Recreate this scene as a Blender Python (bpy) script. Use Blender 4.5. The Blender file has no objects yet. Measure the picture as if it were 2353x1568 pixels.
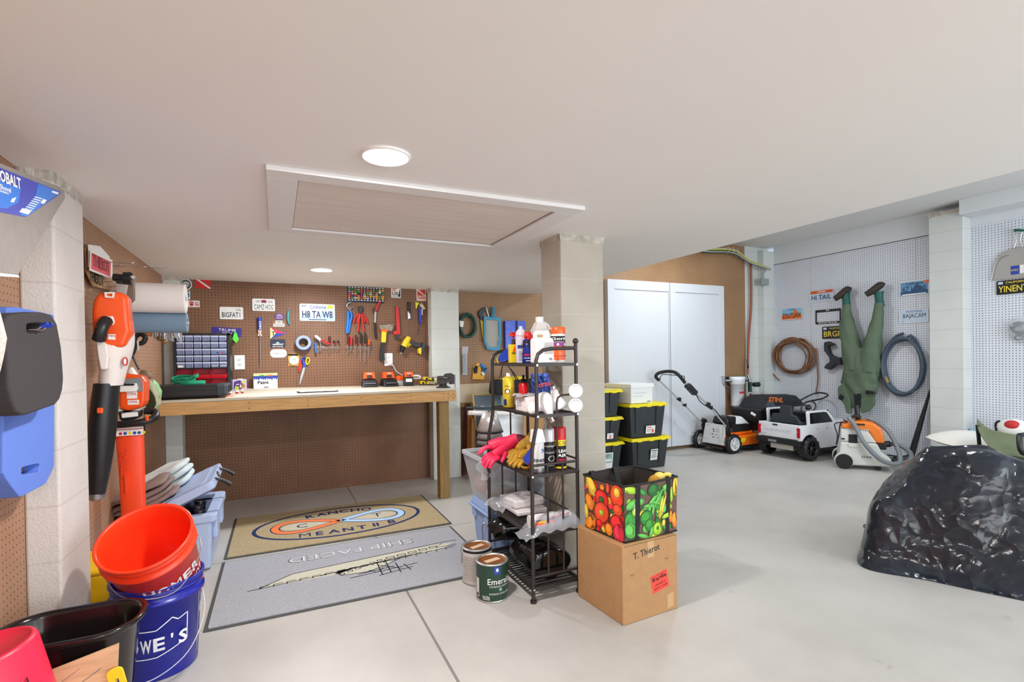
import bpy, math, random
from mathutils import Vector, Matrix, noise
random.seed(7)
PI = math.pi
sc = bpy.context.scene
COL = sc.collection
V = Vector

# ---------------------------------------------------------------- camera
FPX, YAW, PITCH, ROLL, CYP, CAMZ = 1163.49, .436998, -.0083156, -.015154, 830.41, 1.22
def _basis():
    cy, sy, cp, sp, cr, sr = (math.cos(YAW), math.sin(YAW), math.cos(PITCH), math.sin(PITCH), math.cos(ROLL), math.sin(ROLL))
    f = V((sy*cp, cy*cp, sp)); r = V((cy, -sy, 0)); u = r.cross(f)
    return r*cr + u*sr, -r*sr + u*cr, f
CR, CU, CF = _basis()
cam_d = bpy.data.cameras.new('camera'); cam = bpy.data.objects.new('camera', cam_d); COL.objects.link(cam)
cam.matrix_world = Matrix(((CR.x, CU.x, -CF.x, 0), (CR.y, CU.y, -CF.y, 0), (CR.z, CU.z, -CF.z, CAMZ), (0, 0, 0, 1)))
cam_d.sensor_width = 36; cam_d.lens = FPX/2353*36; cam_d.shift_y = (CYP-784)/2353; cam_d.clip_start = .05
sc.camera = cam
def P(px, py, ax, v):
    """the point of the plane (axis ax = v) that lies at a pixel of the photograph"""
    d = CR*((px-1176.5)/FPX) - CU*((py-CYP)/FPX) + CF
    o = V((0, 0, CAMZ)); k = (v-o[ax])/d[ax]
    return o + d*k

# ---------------------------------------------------------------- light
sc.view_settings.view_transform = 'Standard'; sc.view_settings.look = 'None'
sc.view_settings.exposure = 0.24; sc.view_settings.gamma = 1; sc.view_settings.use_curve_mapping = False
w = bpy.data.worlds.new('world'); sc.world = w; w.use_nodes = True
w.node_tree.nodes['Background'].inputs[0].default_value = (.75, .87, 1, 1); w.node_tree.nodes['Background'].inputs[1].default_value = 1.0
def area(loc, rot, size, power, col, spread=PI):
    l = bpy.data.lights.new('unseen_light', 'AREA'); l.shape = 'RECTANGLE'; l.size, l.size_y = size; l.energy = power; l.color = col; l.spread = spread
    o = bpy.data.objects.new('unseen_light', l); o.location = loc; o.rotation_euler = rot; COL.objects.link(o); return o
area((4.4, -2.9, 1.3), (math.radians(108), 0, 0), (3.2, 2.1), 120, (.86, .94, 1))      # added cool fill for an assumed open garage door, tilted up at the ceiling
area((1.0, -2.9, 1.25), (math.radians(112), 0, 0), (3.0, 1.2), 46, (1, .99, .98))     # added neutral fill behind the camera, also tilted up to brighten the ceiling
sc.cycles.use_denoising = True
try: sc.cycles.denoiser = 'OPENIMAGEDENOISE'
except Exception: pass
sc.cycles.max_bounces = 10; sc.cycles.diffuse_bounces = 6; sc.cycles.transparent_max_bounces = 12
sc.cycles.sample_clamp_indirect = 6; sc.cycles.caustics_reflective = False; sc.cycles.caustics_refractive = False

# ---------------------------------------------------------------- helpers
def lin(c):
    return tuple(((x/255)/12.92 if x/255 <= .04045 else ((x/255+.055)/1.055)**2.4) for x in c)
MATS = {}
def mat(name, col=None, rough=.5, metal=0, alpha=1, noise_amt=0, noise_scale=8, bump=0, bump_scale=200, coat=0, emit=0, trans=0, stretch=None):
    if name in MATS: return MATS[name]
    m = bpy.data.materials.new(name); m.use_nodes = True; MATS[name] = m
    nt = m.node_tree; b = nt.nodes['Principled BSDF']; c = lin(col)+(1,)
    b.inputs['Base Color'].default_value = c; b.inputs['Roughness'].default_value = rough; b.inputs['Metallic'].default_value = metal
    if alpha < 1: b.inputs['Alpha'].default_value = alpha
    if coat: b.inputs['Coat Weight'].default_value = coat; b.inputs['Coat Roughness'].default_value = .1
    if trans: b.inputs['Transmission Weight'].default_value = trans
    if emit: b.inputs['Emission Color'].default_value = c; b.inputs['Emission Strength'].default_value = emit
    if noise_amt or bump:
        tc = nt.nodes.new('ShaderNodeTexCoord'); src = tc.outputs['Object']
        if stretch:
            mp = nt.nodes.new('ShaderNodeMapping'); mp.inputs['Scale'].default_value = stretch; nt.links.new(src, mp.inputs[0]); src = mp.outputs[0]
    if noise_amt:
        n = nt.nodes.new('ShaderNodeTexNoise'); n.inputs['Scale'].default_value = noise_scale; n.inputs['Detail'].default_value = 5
        nt.links.new(src, n.inputs['Vector'])
        r = nt.nodes.new('ShaderNodeValToRGB'); r.color_ramp.elements[0].position = .3; r.color_ramp.elements[1].position = .7
        r.color_ramp.elements[0].color = tuple(x*(1-noise_amt) for x in c[:3])+(1,)
        r.color_ramp.elements[1].color = tuple(min(1, x*(1+noise_amt*.6)) for x in c[:3])+(1,)
        nt.links.new(n.outputs[0], r.inputs[0]); nt.links.new(r.outputs[0], b.inputs['Base Color'])
    if bump:
        n2 = nt.nodes.new('ShaderNodeTexNoise'); n2.inputs['Scale'].default_value = bump_scale; n2.inputs['Detail'].default_value = 3
        nt.links.new(src, n2.inputs['Vector'])
        bp = nt.nodes.new('ShaderNodeBump'); bp.inputs['Strength'].default_value = bump; bp.inputs['Distance'].default_value = .004
        nt.links.new(n2.outputs[0], bp.inputs['Height']); nt.links.new(bp.outputs[0], b.inputs['Normal'])
    return m

class NT:
    """small expression helper over a material's nodes"""
    def __init__(s, m): s.t = m.node_tree; s.b = s.t.nodes['Principled BSDF']
    def put(s, sock, v):
        if hasattr(v, 'default_value') or hasattr(v, 'links'): s.t.links.new(v, sock)
        else: sock.default_value = v
    def m(s, op, a, b=0, c=0):
        n = s.t.nodes.new('ShaderNodeMath'); n.operation = op
        for i, v in enumerate((a, b, c)): s.put(n.inputs[i], v)
        return n.outputs[0]
    def pos(s):
        g = s.t.nodes.new('ShaderNodeNewGeometry'); x = s.t.nodes.new('ShaderNodeSeparateXYZ'); s.t.links.new(g.outputs['Position'], x.inputs[0])
        return g.outputs['Position'], x.outputs[0], x.outputs[1], x.outputs[2]
    def noise(s, vec, scale, detail=4, rough=.5):
        n = s.t.nodes.new('ShaderNodeTexNoise'); n.inputs['Scale'].default_value = scale; n.inputs['Detail'].default_value = detail; n.inputs['Roughness'].default_value = rough
        s.t.links.new(vec, n.inputs['Vector']); return n.outputs[0]
    def ramp(s, v, stops):
        r = s.t.nodes.new('ShaderNodeValToRGB'); e = r.color_ramp.elements
        while len(e) < len(stops): e.new(.5)
        for i, (p, c) in enumerate(stops): e[i].position = p; e[i].color = lin(c)+(1,)
        s.t.links.new(v, r.inputs[0]); return r.outputs[0]
    def mix(s, f, a, b):
        n = s.t.nodes.new('ShaderNodeMix'); n.data_type = 'RGBA'
        s.put(n.inputs[0], f); s.put(n.inputs[6], a); s.put(n.inputs[7], b); return n.outputs[2]
    def bump(s, h, strength=.5, dist=.01):
        n = s.t.nodes.new('ShaderNodeBump'); n.inputs['Strength'].default_value = strength; n.inputs['Distance'].default_value = dist
        s.t.links.new(h, n.inputs['Height']); s.t.links.new(n.outputs[0], s.b.inputs['Normal'])
    def col(s, v): s.t.links.new(v, s.b.inputs['Base Color'])
def newmat(name, rough=.6):
    m = bpy.data.materials.new(name); m.use_nodes = True; n = NT(m); n.b.inputs['Roughness'].default_value = rough; return m, n

def pegmat(name, axis, a, b, hole, seam0=0., seams=True, rough=.55):
    m, n = newmat(name, rough); p, x, y, z = n.pos(); u = (x, y)[axis]
    fu = n.m('SUBTRACT', n.m('FRACT', n.m('DIVIDE', n.m('ADD', u, 10), .0254)), .5)
    fz = n.m('SUBTRACT', n.m('FRACT', n.m('DIVIDE', z, .0254)), .5)
    d = n.m('SQRT', n.m('ADD', n.m('MULTIPLY', fu, fu), n.m('MULTIPLY', fz, fz)))
    h = n.m('LESS_THAN', d, .125 if 'side' in name else (.15 if b[2] < 200 else .165))
    base = n.ramp(n.noise(p, 2.2, 6, .6), [(.3, a), (.7, b)])
    if seams:
        s = n.m('LESS_THAN', n.m('FRACT', n.m('DIVIDE', n.m('ADD', u, 12.192-seam0), 1.2192)), .0028)
        base = n.mix(n.m('MULTIPLY', s, .6), base, lin(hole)+(1,))
    n.col(n.mix(h, base, lin(hole)+(1,)))
    return m
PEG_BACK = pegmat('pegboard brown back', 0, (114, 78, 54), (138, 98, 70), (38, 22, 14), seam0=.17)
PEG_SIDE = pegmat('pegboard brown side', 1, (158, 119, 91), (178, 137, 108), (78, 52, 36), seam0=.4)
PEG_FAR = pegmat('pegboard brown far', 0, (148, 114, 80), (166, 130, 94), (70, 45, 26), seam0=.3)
PEG_WHITE = pegmat('pegboard white', 1, (212, 217, 227), (220, 224, 233), (40, 42, 48), seam0=.75)

def blockmat(name, a, b, grout, z0, speck=.5, bs=1.0):
    m, n = newmat(name, .85); p, x, y, z = n.pos()
    f = n.m('FRACT', n.m('DIVIDE', n.m('ADD', z, 4.064-z0), .2032))
    g = n.m('LESS_THAN', n.m('ABSOLUTE', n.m('SUBTRACT', f, .5)), .018)
    n1 = n.noise(p, 170, 4, .7); n2 = n.noise(p, 3, 3)
    base = n.ramp(n2, [(.3, a), (.7, b)])
    sp = n.m('LESS_THAN', n1, .36)
    base = n.mix(n.m('MULTIPLY', sp, speck), base, lin(tuple(c*.62 for c in a))+(1,))
    base = n.mix(n.m('MULTIPLY', g, .45), base, lin(grout)+(1,))
    n.col(base)
    hgt = n.m('SUBTRACT', n.m('MULTIPLY', n.noise(p, 120, 5, .7), .6), n.m('MULTIPLY', g, .8))
    n.bump(hgt, .55*bs, .006)
    return m

def frame(o, ux, uy):
    ux = V(ux).normalized(); uy = V(uy); uz = ux.cross(uy).normalized(); uy = uz.cross(ux); o = V(o)
    return Matrix(((ux.x, uy.x, uz.x, o.x), (ux.y, uy.y, uz.y, o.y), (ux.z, uy.z, uz.z, o.z), (0, 0, 0, 1)))
def rz(a, o=(0, 0, 0)): return Matrix.Translation(V(o)) @ Matrix.Rotation(math.radians(a), 4, 'Z')

def catmull(pts, k=6, closed=False):
    pts = [V(p) for p in pts]; n = len(pts); out = []
    for i in range(n if closed else n-1):
        a, b, c, d = ((pts[(i-1) % n], pts[i], pts[(i+1) % n], pts[(i+2) % n]) if closed else
                      (pts[max(i-1, 0)], pts[i], pts[i+1], pts[min(i+2, n-1)]))
        for j in range(k):
            t = j/k
            out.append(.5*((2*b)+(c-a)*t+(2*a-5*b+4*c-d)*t*t+(3*b-a-3*c+d)*t*t*t))
    if not closed: out.append(pts[-1])
    return out
def rpoly(x0, y0, x1, y1, r, k=4):
    o = []
    for cx, cy, a in ((x1-r, y1-r, 0), (x0+r, y1-r, 90), (x0+r, y0+r, 180), (x1-r, y0+r, 270)):
        for i in range(k+1):
            t = math.radians(a+90*i/k); o.append((cx+r*math.cos(t), cy+r*math.sin(t)))
    return o
def circ(cx, cy, rx, ry=None, n=20, a0=0, a1=360):
    ry = rx if ry is None else ry; e = n if a1-a0 == 360 else n-1
    return [(cx+rx*math.cos(math.radians(a0+(a1-a0)*i/e)), cy+ry*math.sin(math.radians(a0+(a1-a0)*i/e))) for i in range(n)]

_TXT = {}
def text_mesh(s, bold=0.0):
    if 'M' in s: bold = 0
    bold = min(bold, .03)
    k = (s, bold)
    if k not in _TXT:
        c = bpy.data.curves.new('t', 'FONT'); c.body = s; c.size = 1; c.resolution_u = 2; c.offset = bold; c.align_x = 'CENTER'; c.align_y = 'CENTER'
        o = bpy.data.objects.new('t', c); COL.objects.link(o)
        dg = bpy.context.evaluated_depsgraph_get(); me = o.evaluated_get(dg).to_mesh()
        _TXT[k] = ([v.co.copy() for v in me.vertices], [tuple(p.vertices) for p in me.polygons])
        o.evaluated_get(dg).to_mesh_clear(); bpy.data.objects.remove(o); bpy.data.curves.remove(c)
    return _TXT[k]

class MB:
    def __init__(s, m=None, T=None):
        s.v = []; s.f = []; s.mi = []; s.sm = []; s.mats = []; s.T = T or Matrix(); s.cur = 0; s.warp = None
        if m: s.use(m)
    def use(s, m):
        if m not in s.mats: s.mats.append(m)
        s.cur = s.mats.index(m); return s
    def add(s, vs, fs, smooth=False):
        b = len(s.v)
        for p in vs:
            q = V(p)
            if s.warp: q = V(s.warp(q))
            s.v.append(s.T @ q)
        for f in fs: s.f.append(tuple(b+i for i in f)); s.mi.append(s.cur); s.sm.append(smooth)
        return s
    def box(s, c, d, R=None):
        c = V(c); hx, hy, hz = d[0]/2, d[1]/2, d[2]/2
        vs = [V((x, y, z)) for x in (-hx, hx) for y in (-hy, hy) for z in (-hz, hz)]
        vs = [c+(R @ p if R else p) for p in vs]
        return s.add(vs, [(0, 1, 3, 2), (4, 6, 7, 5), (0, 4, 5, 1), (2, 3, 7, 6), (0, 2, 6, 4), (1, 5, 7, 3)])
    def bb(s, a, b): return s.box([(a[i]+b[i])/2 for i in range(3)], [abs(b[i]-a[i]) for i in range(3)])
    def frust(s, c0, d0, c1, d1):
        vs = []
        for c, d in ((c0, d0), (c1, d1)):
            vs += [(c[0]+sx*d[0]/2, c[1]+sy*d[1]/2, c[2]) for sx, sy in ((-1, -1), (1, -1), (1, 1), (-1, 1))]
        return s.add(vs, [(3, 2, 1, 0), (4, 5, 6, 7), (0, 1, 5, 4), (1, 2, 6, 5), (2, 3, 7, 6), (3, 0, 4, 7)])
    def prism(s, poly, w0, w1, smooth=False):
        n = len(poly); vs = [(p[0], p[1], w0) for p in poly]+[(p[0], p[1], w1) for p in poly]
        s.add(vs, [tuple(range(n-1, -1, -1)), tuple(range(n, 2*n))]+[(i, (i+1) % n, n+(i+1) % n, n+i) for i in range(n)])
        if smooth:
            for k in range(1, n+1): s.sm[-k] = True
        return s
    def ring(s, poly, inner, w0, w1):
        n = len(poly); vs = [(p[0], p[1], w) for w in (w0, w1) for q in (poly, inner) for p in q]
        f = []
        for i in range(n):
            j = (i+1) % n
            f += [(i, n+i, n+j, j), (2*n+i, 2*n+j, 3*n+j, 3*n+i), (i, j, 2*n+j, 2*n+i), (n+i, 3*n+i, 3*n+j, n+j)]
        return s.add(vs, f)
    def lathe(s, prof, c=(0, 0, 0), n=28, R=None, a0=0, a1=360, sx=1, sy=1):
        c = V(c); vs = []; full = a1-a0 == 360; k = n if full else n+1
        for r, z in prof:
            for i in range(k):
                a = math.radians(a0+(a1-a0)*i/n); p = V((r*math.cos(a)*sx, r*math.sin(a)*sy, z)); vs.append(c+(R @ p if R else p))
        f = []
        for j in range(len(prof)-1):
            for i in range(n):
                a, b = j*k+i, j*k+(i+1) % k; f.append((a, b, b+k, a+k))
        return s.add(vs, f, True)
    def cyl(s, a, b, r0, r1=None, n=16, caps=True):
        r1 = r0 if r1 is None else r1; a, b = V(a), V(b); d = (b-a).normalized()
        x = d.orthogonal().normalized(); y = d.cross(x); vs = []
        for c, r in ((a, r0), (b, r1)):
            for i in range(n):
                t = 2*PI*i/n; vs.append(c+x*(r*math.cos(t))+y*(r*math.sin(t)))
        s.add(vs, [(i, (i+1) % n, n+(i+1) % n, n+i) for i in range(n)], True)
        if caps:
            s.add(vs[:n], [tuple(range(n-1, -1, -1))]); s.add(vs[n:], [tuple(range(n))])
        return s
    def tube(s, pts, r, n=10, closed=False, k=0, flat=1.0, caps=True):
        if k: pts = catmull(pts, k, closed)
        pts = [V(p) for p in pts]; m = len(pts); rs = r if isinstance(r, (list, tuple)) else None
        vs = []; x = None
        for i, p in enumerate(pts):
            if closed: d = pts[(i+1) % m]-pts[i-1]
            else: d = pts[min(i+1, m-1)]-pts[max(i-1, 0)]
            if d.length < 1e-9: d = V((0, 0, 1))
            d.normalize()
            if x is None:
                x = d.orthogonal().normalized()
                if flat != 1: x = V((0, 0, 1))-d*d.z; x = x.normalized() if x.length > .1 else d.orthogonal().normalized()
            else:
                x = x-d*x.dot(d); x = x.normalized() if x.length > 1e-6 else d.orthogonal().normalized()
            y = d.cross(x)
            if rs:
                t = i/(m-1)*(len(rs)-1); q = min(int(t), len(rs)-2); rr = rs[q]+(rs[q+1]-rs[q])*(t-q)
            else: rr = r
            for j in range(n):
                t = 2*PI*j/n; vs.append(p+x*(rr*math.cos(t))+y*(rr*flat*math.sin(t)))
        f = []
        for i in range(m if closed else m-1):
            for j in range(n):
                a, b = i*n+j, i*n+(j+1) % n; c, d = ((i+1) % m)*n+(j+1) % n, ((i+1) % m)*n+j; f.append((a, b, c, d))
        s.add(vs, f, True)
        if not closed and caps: s.add(vs[:n], [tuple(range(n-1, -1, -1))]); s.add(vs[-n:], [tuple(range(n))])
        return s
    def ell(s, c, r, n=16, m=10, R=None, z0=-1, z1=1):
        if not isinstance(r, (list, tuple)): r = (r, r, r)
        c = V(c); vs = []
        for j in range(m+1):
            t = math.asin(z0)+(math.asin(z1)-math.asin(z0))*j/m
            for i in range(n):
                a = 2*PI*i/n; p = V((r[0]*math.cos(t)*math.cos(a), r[1]*math.cos(t)*math.sin(a), r[2]*math.sin(t))); vs.append(c+(R @ p if R else p))
        return s.add(vs, [(j*n+i, j*n+(i+1) % n, (j+1)*n+(i+1) % n, (j+1)*n+i) for j in range(m) for i in range(n)], True)
    def grid(s, fn, nu, nv, cu=False):
        vs = [fn(i/nu, j/nv) for j in range(nv+1) for i in range(nu if cu else nu+1)]; k = nu if cu else nu+1
        return s.add(vs, [(j*k+i, j*k+(i+1) % k, (j+1)*k+(i+1) % k, (j+1)*k+i) for j in range(nv) for i in range(nu)], True)
    def loft(s, secs, n=18, k=4, ax=0, fold=0, ff=5, caps=True):
        """closed skin through sections (u, v, w, a, b): an ellipse of half axes a (along u) and b (along w), stacked along v"""
        P_ = catmull([V(q[:3]) for q in secs], k); A_ = catmull([V((q[3], q[4], 0)) for q in secs], k); vs = []
        for j, (p, a) in enumerate(zip(P_, A_)):
            for i in range(n):
                t = 2*PI*i/n; g = 1+fold*math.sin(ff*t+j*.35)+fold*.6*noise.noise(V((3*math.cos(t), 3*math.sin(t), j*.5)))
                vs.append((p.x+a.x*math.cos(t)*g, p.y+.02*fold*math.sin(7*t), p.z+a.y*math.sin(t)*g))
        m = len(P_); s.add(vs, [(j*n+i, j*n+(i+1) % n, (j+1)*n+(i+1) % n, (j+1)*n+i) for j in range(m-1) for i in range(n)], True)
        if caps: s.add(vs[:n], [tuple(range(n-1, -1, -1))]); s.add(vs[-n:], [tuple(range(n))])
        return s
    def text(s, t, size, c, w=0.0, bold=0.0, wid=None, rot=0, italic=0):
        vs, fs = text_mesh(t, bold)
        if not vs: return s
        xs = [v.x for v in vs]; ys = [v.y for v in vs]; mx = (max(xs)+min(xs))/2; my = (max(ys)+min(ys))/2
        h = (max(ys)-min(ys)) or 1; k = size/h; kx = k if wid is None else wid/((max(xs)-min(xs)) or 1)
        cr, sr = math.cos(math.radians(rot)), math.sin(math.radians(rot)); o = []
        for v in vs:
            a, b = (v.x-mx)*kx, (v.y-my)*k; a += b*italic
            o.append((c[0]+a*cr-b*sr, c[1]+a*sr+b*cr, w))
        return s.add(o, fs)
    def build(s, name, parent=None, loc=None, label=None, bevel=0, seg=2, solid=0, subsurf=0, sharp=.7):
        me = bpy.data.meshes.new(name)
        base = V(ORG[parent.name]) if parent else (V(loc) if loc is not None else s.base())
        me.from_pydata([tuple(p-base) for p in s.v], [], s.f)
        for m in s.mats: me.materials.append(m)
        me.polygons.foreach_set('material_index', s.mi); me.polygons.foreach_set('use_smooth', s.sm); me.update()
        o = bpy.data.objects.new(name, me); COL.objects.link(o)
        if parent: o.parent = parent
        else: o.location = base
        ORG[o.name] = base
        if label: o['label'] = label
        if solid:
            md = o.modifiers.new('s', 'SOLIDIFY'); md.thickness = solid; md.offset = 0
        if bevel:
            md = o.modifiers.new('b', 'BEVEL'); md.width = bevel; md.segments = seg; md.limit_method = 'ANGLE'; md.angle_limit = sharp; md.harden_normals = False
        if subsurf:
            md = o.modifiers.new('u', 'SUBSURF'); md.levels = md.render_levels = subsurf
        return o
    def base(s):
        n = len(s.v); return V((sum(p.x for p in s.v)/n, sum(p.y for p in s.v)/n, min(p.z for p in s.v)))
ORG = {}
def tag(o, label, cat, group=None, kind=None):
    o['label'] = label; o['category'] = cat
    if group: o['group'] = group
    if kind: o['kind'] = kind
    return o
def thing(name, label, cat, loc, group=None):
    o = bpy.data.objects.new(name, None); COL.objects.link(o); o.location = V(loc); o.empty_display_size = .05
    ORG[o.name] = V(loc); return tag(o, label, cat, group)
def one(mb, name, label, cat, group=None, **k): return tag(mb.build(name, **k), label, cat, group)
def struct(mb, name, **k):
    o = mb.build(name, loc=(0, 0, 0), **k); o['kind'] = 'structure'; return o
def dup(root, loc=None, rot=None, label=None, group=None):
    r = root.copy(); COL.objects.link(r)
    if loc is not None: r.location = V(loc)
    if rot is not None: r.rotation_euler = rot
    if label: r['label'] = label
    if group: r['group'] = group
    for ch in list(root.children):
        c = ch.copy(); COL.objects.link(c); c.parent = r
        for g in list(ch.children):
            d = g.copy(); COL.objects.link(d); d.parent = c
    return r

# common materials
BLACK = mat('black plastic', (26, 26, 29), .42); BLACKG = mat('glossy black plastic', (16, 16, 18), .12)
DARK = mat('dark bronze metal', (54, 48, 46), .45, .3); CHROME = mat('chrome', (205, 205, 208), .2, 1)
STEEL = mat('steel', (165, 165, 168), .35, .9); WHITE = mat('white plastic', (236, 234, 232), .4); OFFW = mat('off white', (222, 218, 212), .6)
RED = mat('red plastic', (205, 28, 34), .4); ORANGE = mat('orange plastic', (240, 92, 28), .35); YELLOW = mat('yellow plastic', (240, 208, 30), .45)
BLUE = mat('blue plastic', (26, 62, 175), .4); SKY = mat('bright blue grip', (30, 120, 205), .45); PAPER = mat('paper', (238, 236, 232), .8)
INK = mat('black ink', (22, 22, 26), .7); NAVY = mat('navy ink', (22, 42, 92), .6); REDINK = mat('red ink', (196, 40, 44), .6)
GREYP = mat('light grey plastic', (205, 206, 204), .4); GREY = mat('grey plastic', (128, 130, 134), .5); GREEN = mat('green plastic', (28, 110, 82), .6)
PURPLE = mat('purple ink', (86, 44, 128), .6); BLUEINK = mat('blue ink', (38, 66, 160), .6); WOODL = mat('light wood', (214, 180, 138), .6, noise_amt=.18, noise_scale=6, stretch=(1, 12, 12))
CARD = mat('brown cardboard', (178, 136, 92), .8, noise_amt=.06, noise_scale=30)

# ---------------------------------------------------------------- the room
XL, XR, YB, YF, ZL, ZH, XS = -.82, 6.45, 5.05, -3.2, 1.92, 2.72, 2.65
mf, n = newmat('concrete floor', .42); p, x, y, z = n.pos()
c1 = n.ramp(n.noise(p, .9, 8, .62), [(.3, (166, 163, 158)), (.52, (184, 181, 176)), (.75, (194, 192, 187))])
c2 = n.m('GREATER_THAN', n.noise(p, 5.5, 3, .5), .74)
fl = n.mix(n.m('MULTIPLY', c2, .25), c1, lin((134, 130, 122))+(1,))
j1 = n.m('LESS_THAN', n.m('ABSOLUTE', n.m('SUBTRACT', x, .603)), .006)
j3 = n.m('LESS_THAN', n.m('ABSOLUTE', n.m('SUBTRACT', y, 3.52)), .004)
jj = n.m('MAXIMUM', j1, n.m('MULTIPLY', j3, n.m('LESS_THAN', x, 1.3)))
n.col(n.mix(n.m('MULTIPLY', jj, .72), fl, lin((92, 88, 82))+(1,)))
n.bump(n.m('SUBTRACT', n.m('MULTIPLY', n.noise(p, 60, 6, .7), .2), jj), .35, .004)
struct(MB(mf).bb((XL-.3, YF-.3, -.1), (XR+.3, YB+.3, 0)), 'floor')
mc, n = newmat('ceiling paint', .8); p, x, y, z = n.pos()
sm = n.m('GREATER_THAN', n.noise(p, 3.3, 8, .75), .79)
n.col(n.mix(n.m('MULTIPLY', sm, .22), n.ramp(n.noise(p, .6, 3), [(.35, (237, 235, 232)), (.65, (241, 239, 237))]), lin((150, 140, 132))+(1,)))
n.bump(n.noise(p, 90, 3), .06, .003)
struct(MB(mc).bb((XL-.3, YF-.3, ZL), (XS, YB+.3, ZH+.15)), 'ceiling')
WPAINT = mat('white wall paint', (216, 220, 224), .6)
struct(MB(mat('high ceiling paint', (222, 222, 220), .8)).bb((XS, YF-.3, ZH), (XR+.3, YB+.3, ZH+.15)), 'ceiling_high')
struct(MB(PEG_SIDE).bb((XL-.12, YF-.2, 0), (XL, YB+.2, ZL)), 'wall_left')
struct(MB(PEG_BACK).bb((XL-.1, YB, 0), (1.56, YB+.12, ZL)), 'wall_back')
struct(MB(PEG_FAR).bb((1.56, YB, 0), (5.98, YB+.12, ZH)), 'wall_back_far')
BK1 = blockmat('painted white block', (214, 208, 202), (224, 219, 214), (196, 188, 180), .093+.1016, .5, 1.7)
BK2 = blockmat('painted pale block', (208, 212, 206), (220, 223, 218), (196, 198, 192), .093+.1016, .5, 1.1)
BK3 = blockmat('painted beige block', (178, 171, 158), (192, 186, 173), (204, 198, 186), .04+.1016, .6, 1.3)  # centre pillar's block, toned a greyer beige
BK4 = blockmat('painted smooth block', (204, 208, 206), (212, 216, 213), (176, 180, 176), .013+.1016, .1, .35)
struct(MB(BK4).bb((5.98, YB, 0), (XR, YB+.12, ZH)), 'wall_corner')
struct(MB(BK4).bb((6.23, YB-.1, 0), (XR, YB, 2.66)), 'wall_corner_column')
struct(MB(PEG_WHITE).bb((XR, YF-.2, .02), (XR+.12, YB+.2, 2.475)), 'wall_right')
struct(MB(WPAINT).bb((XR-.006, YF-.2, 2.475), (XR+.12, YB-.1, ZH)), 'wall_right_header')
struct(MB(mat('dark gap', (70, 70, 72), .8)).bb((XR-.009, 3.0, 2.470), (XR, YB-.1, 2.476)).bb((XR-.004, YF, 0), (XR, YB-.1, .02)), 'trim_1')
# beam boxed in white above the second bay
struct(MB(WPAINT).bb((6.2, YF-.1, 2.57), (XR, 2.69, ZH)), 'beam', bevel=.003)
# unseen rear wall, its two openings assumed so that the added fill can enter
RW = MB(WPAINT)
RW.bb((XL-.1, YF-.12, 0), (-.6, YF, ZL)).bb((2.6, YF-.12, 0), (2.8, YF, ZH)).bb((6.0, YF-.12, 0), (XR, YF, ZH)).bb((-.6, YF-.12, 0), (2.6, YF, .5)).bb((2.8, YF-.12, 2.4), (6.0, YF, ZH))
struct(RW, 'wall_rear')

def post(x0, y0, x1, y1, z1, m, name='pillar', cap=None):
    """masonry post whose courses are slightly proud of the joints, with a chipped mortar bed at the top"""
    b = MB(m); b.bb((x0, y0, 0), (x1, y1, z1)); o = struct(b, name, bevel=.008, seg=2)
    c = MB(mat('rough mortar', (196, 190, 178), .95, noise_amt=.3, noise_scale=25, bump=.9, bump_scale=90)); rnd = random.Random(int(x0*100))
    per = [(x0, y0), (x1, y0), (x1, y1), (x0, y1)]
    vs = []; N = 14; outer = []
    for k in range(4):
        a, d = per[k], per[(k+1) % 4]
        for i in range(N):
            t = i/N; outer.append((a[0]+(d[0]-a[0])*t, a[1]+(d[1]-a[1])*t))
    cx, cy = (x0+x1)/2, (y0+y1)/2; vs = []
    for (px, py) in outer:
        e = .004+.010*rnd.random(); q = V((px-cx, py-cy, 0)).normalized()
        vs.append((px+q.x*.001, py+q.y*.001, z1-.030-.012*rnd.random())); vs.append((px+q.x*e, py+q.y*e, z1+.004))
    M_ = len(outer); c.add(vs, [(2*i, 2*((i+1) % M_), 2*((i+1) % M_)+1, 2*i+1) for i in range(M_)])
    cc = c.build('mortar_bed', parent=o)
    return o
post(XL, 2.37, -.72, 2.687, ZL, BK1)
post(1.415, 4.91, 1.705, YB, ZL, BK2)
post(1.483, 2.50, 1.778, 2.738, ZL, BK3)
post(XL, 4.90, -.70, YB, ZL, BK2)
post(6.30, 2.70, XR, 3.00, 2.66, BK4)

# ceiling hatch: a flat panel inside mitred casing boards
h = MB(mat('hatch casing', (230, 229, 228), .55))
for a, b in (((-.02, 2.00), (1.325, 2.085)), ((-.02, 2.875), (1.325, 2.96)), ((-.02, 2.085), (.09, 2.875)), ((1.215, 2.085), (1.325, 2.875))):
    h.bb((a[0], a[1], ZL-.019), (b[0], b[1], ZL))
struct(h, 'trim_2', bevel=.003)
struct(MB(mat('hatch panel', (224, 214, 206), .7, noise_amt=.06, noise_scale=3, stretch=(1, 9, 1))).bb((.094, 2.09, ZL-.008), (1.211, 2.871, ZL)), 'trim_3')
struct(MB(mat('hatch gap', (120, 104, 92), .9)).bb((.09, 2.868, ZL-.0085), (1.215, 2.875, ZL-.003)).bb((1.209, 2.085, ZL-.0085), (1.215, 2.875, ZL-.003)), 'trim_4')

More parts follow.
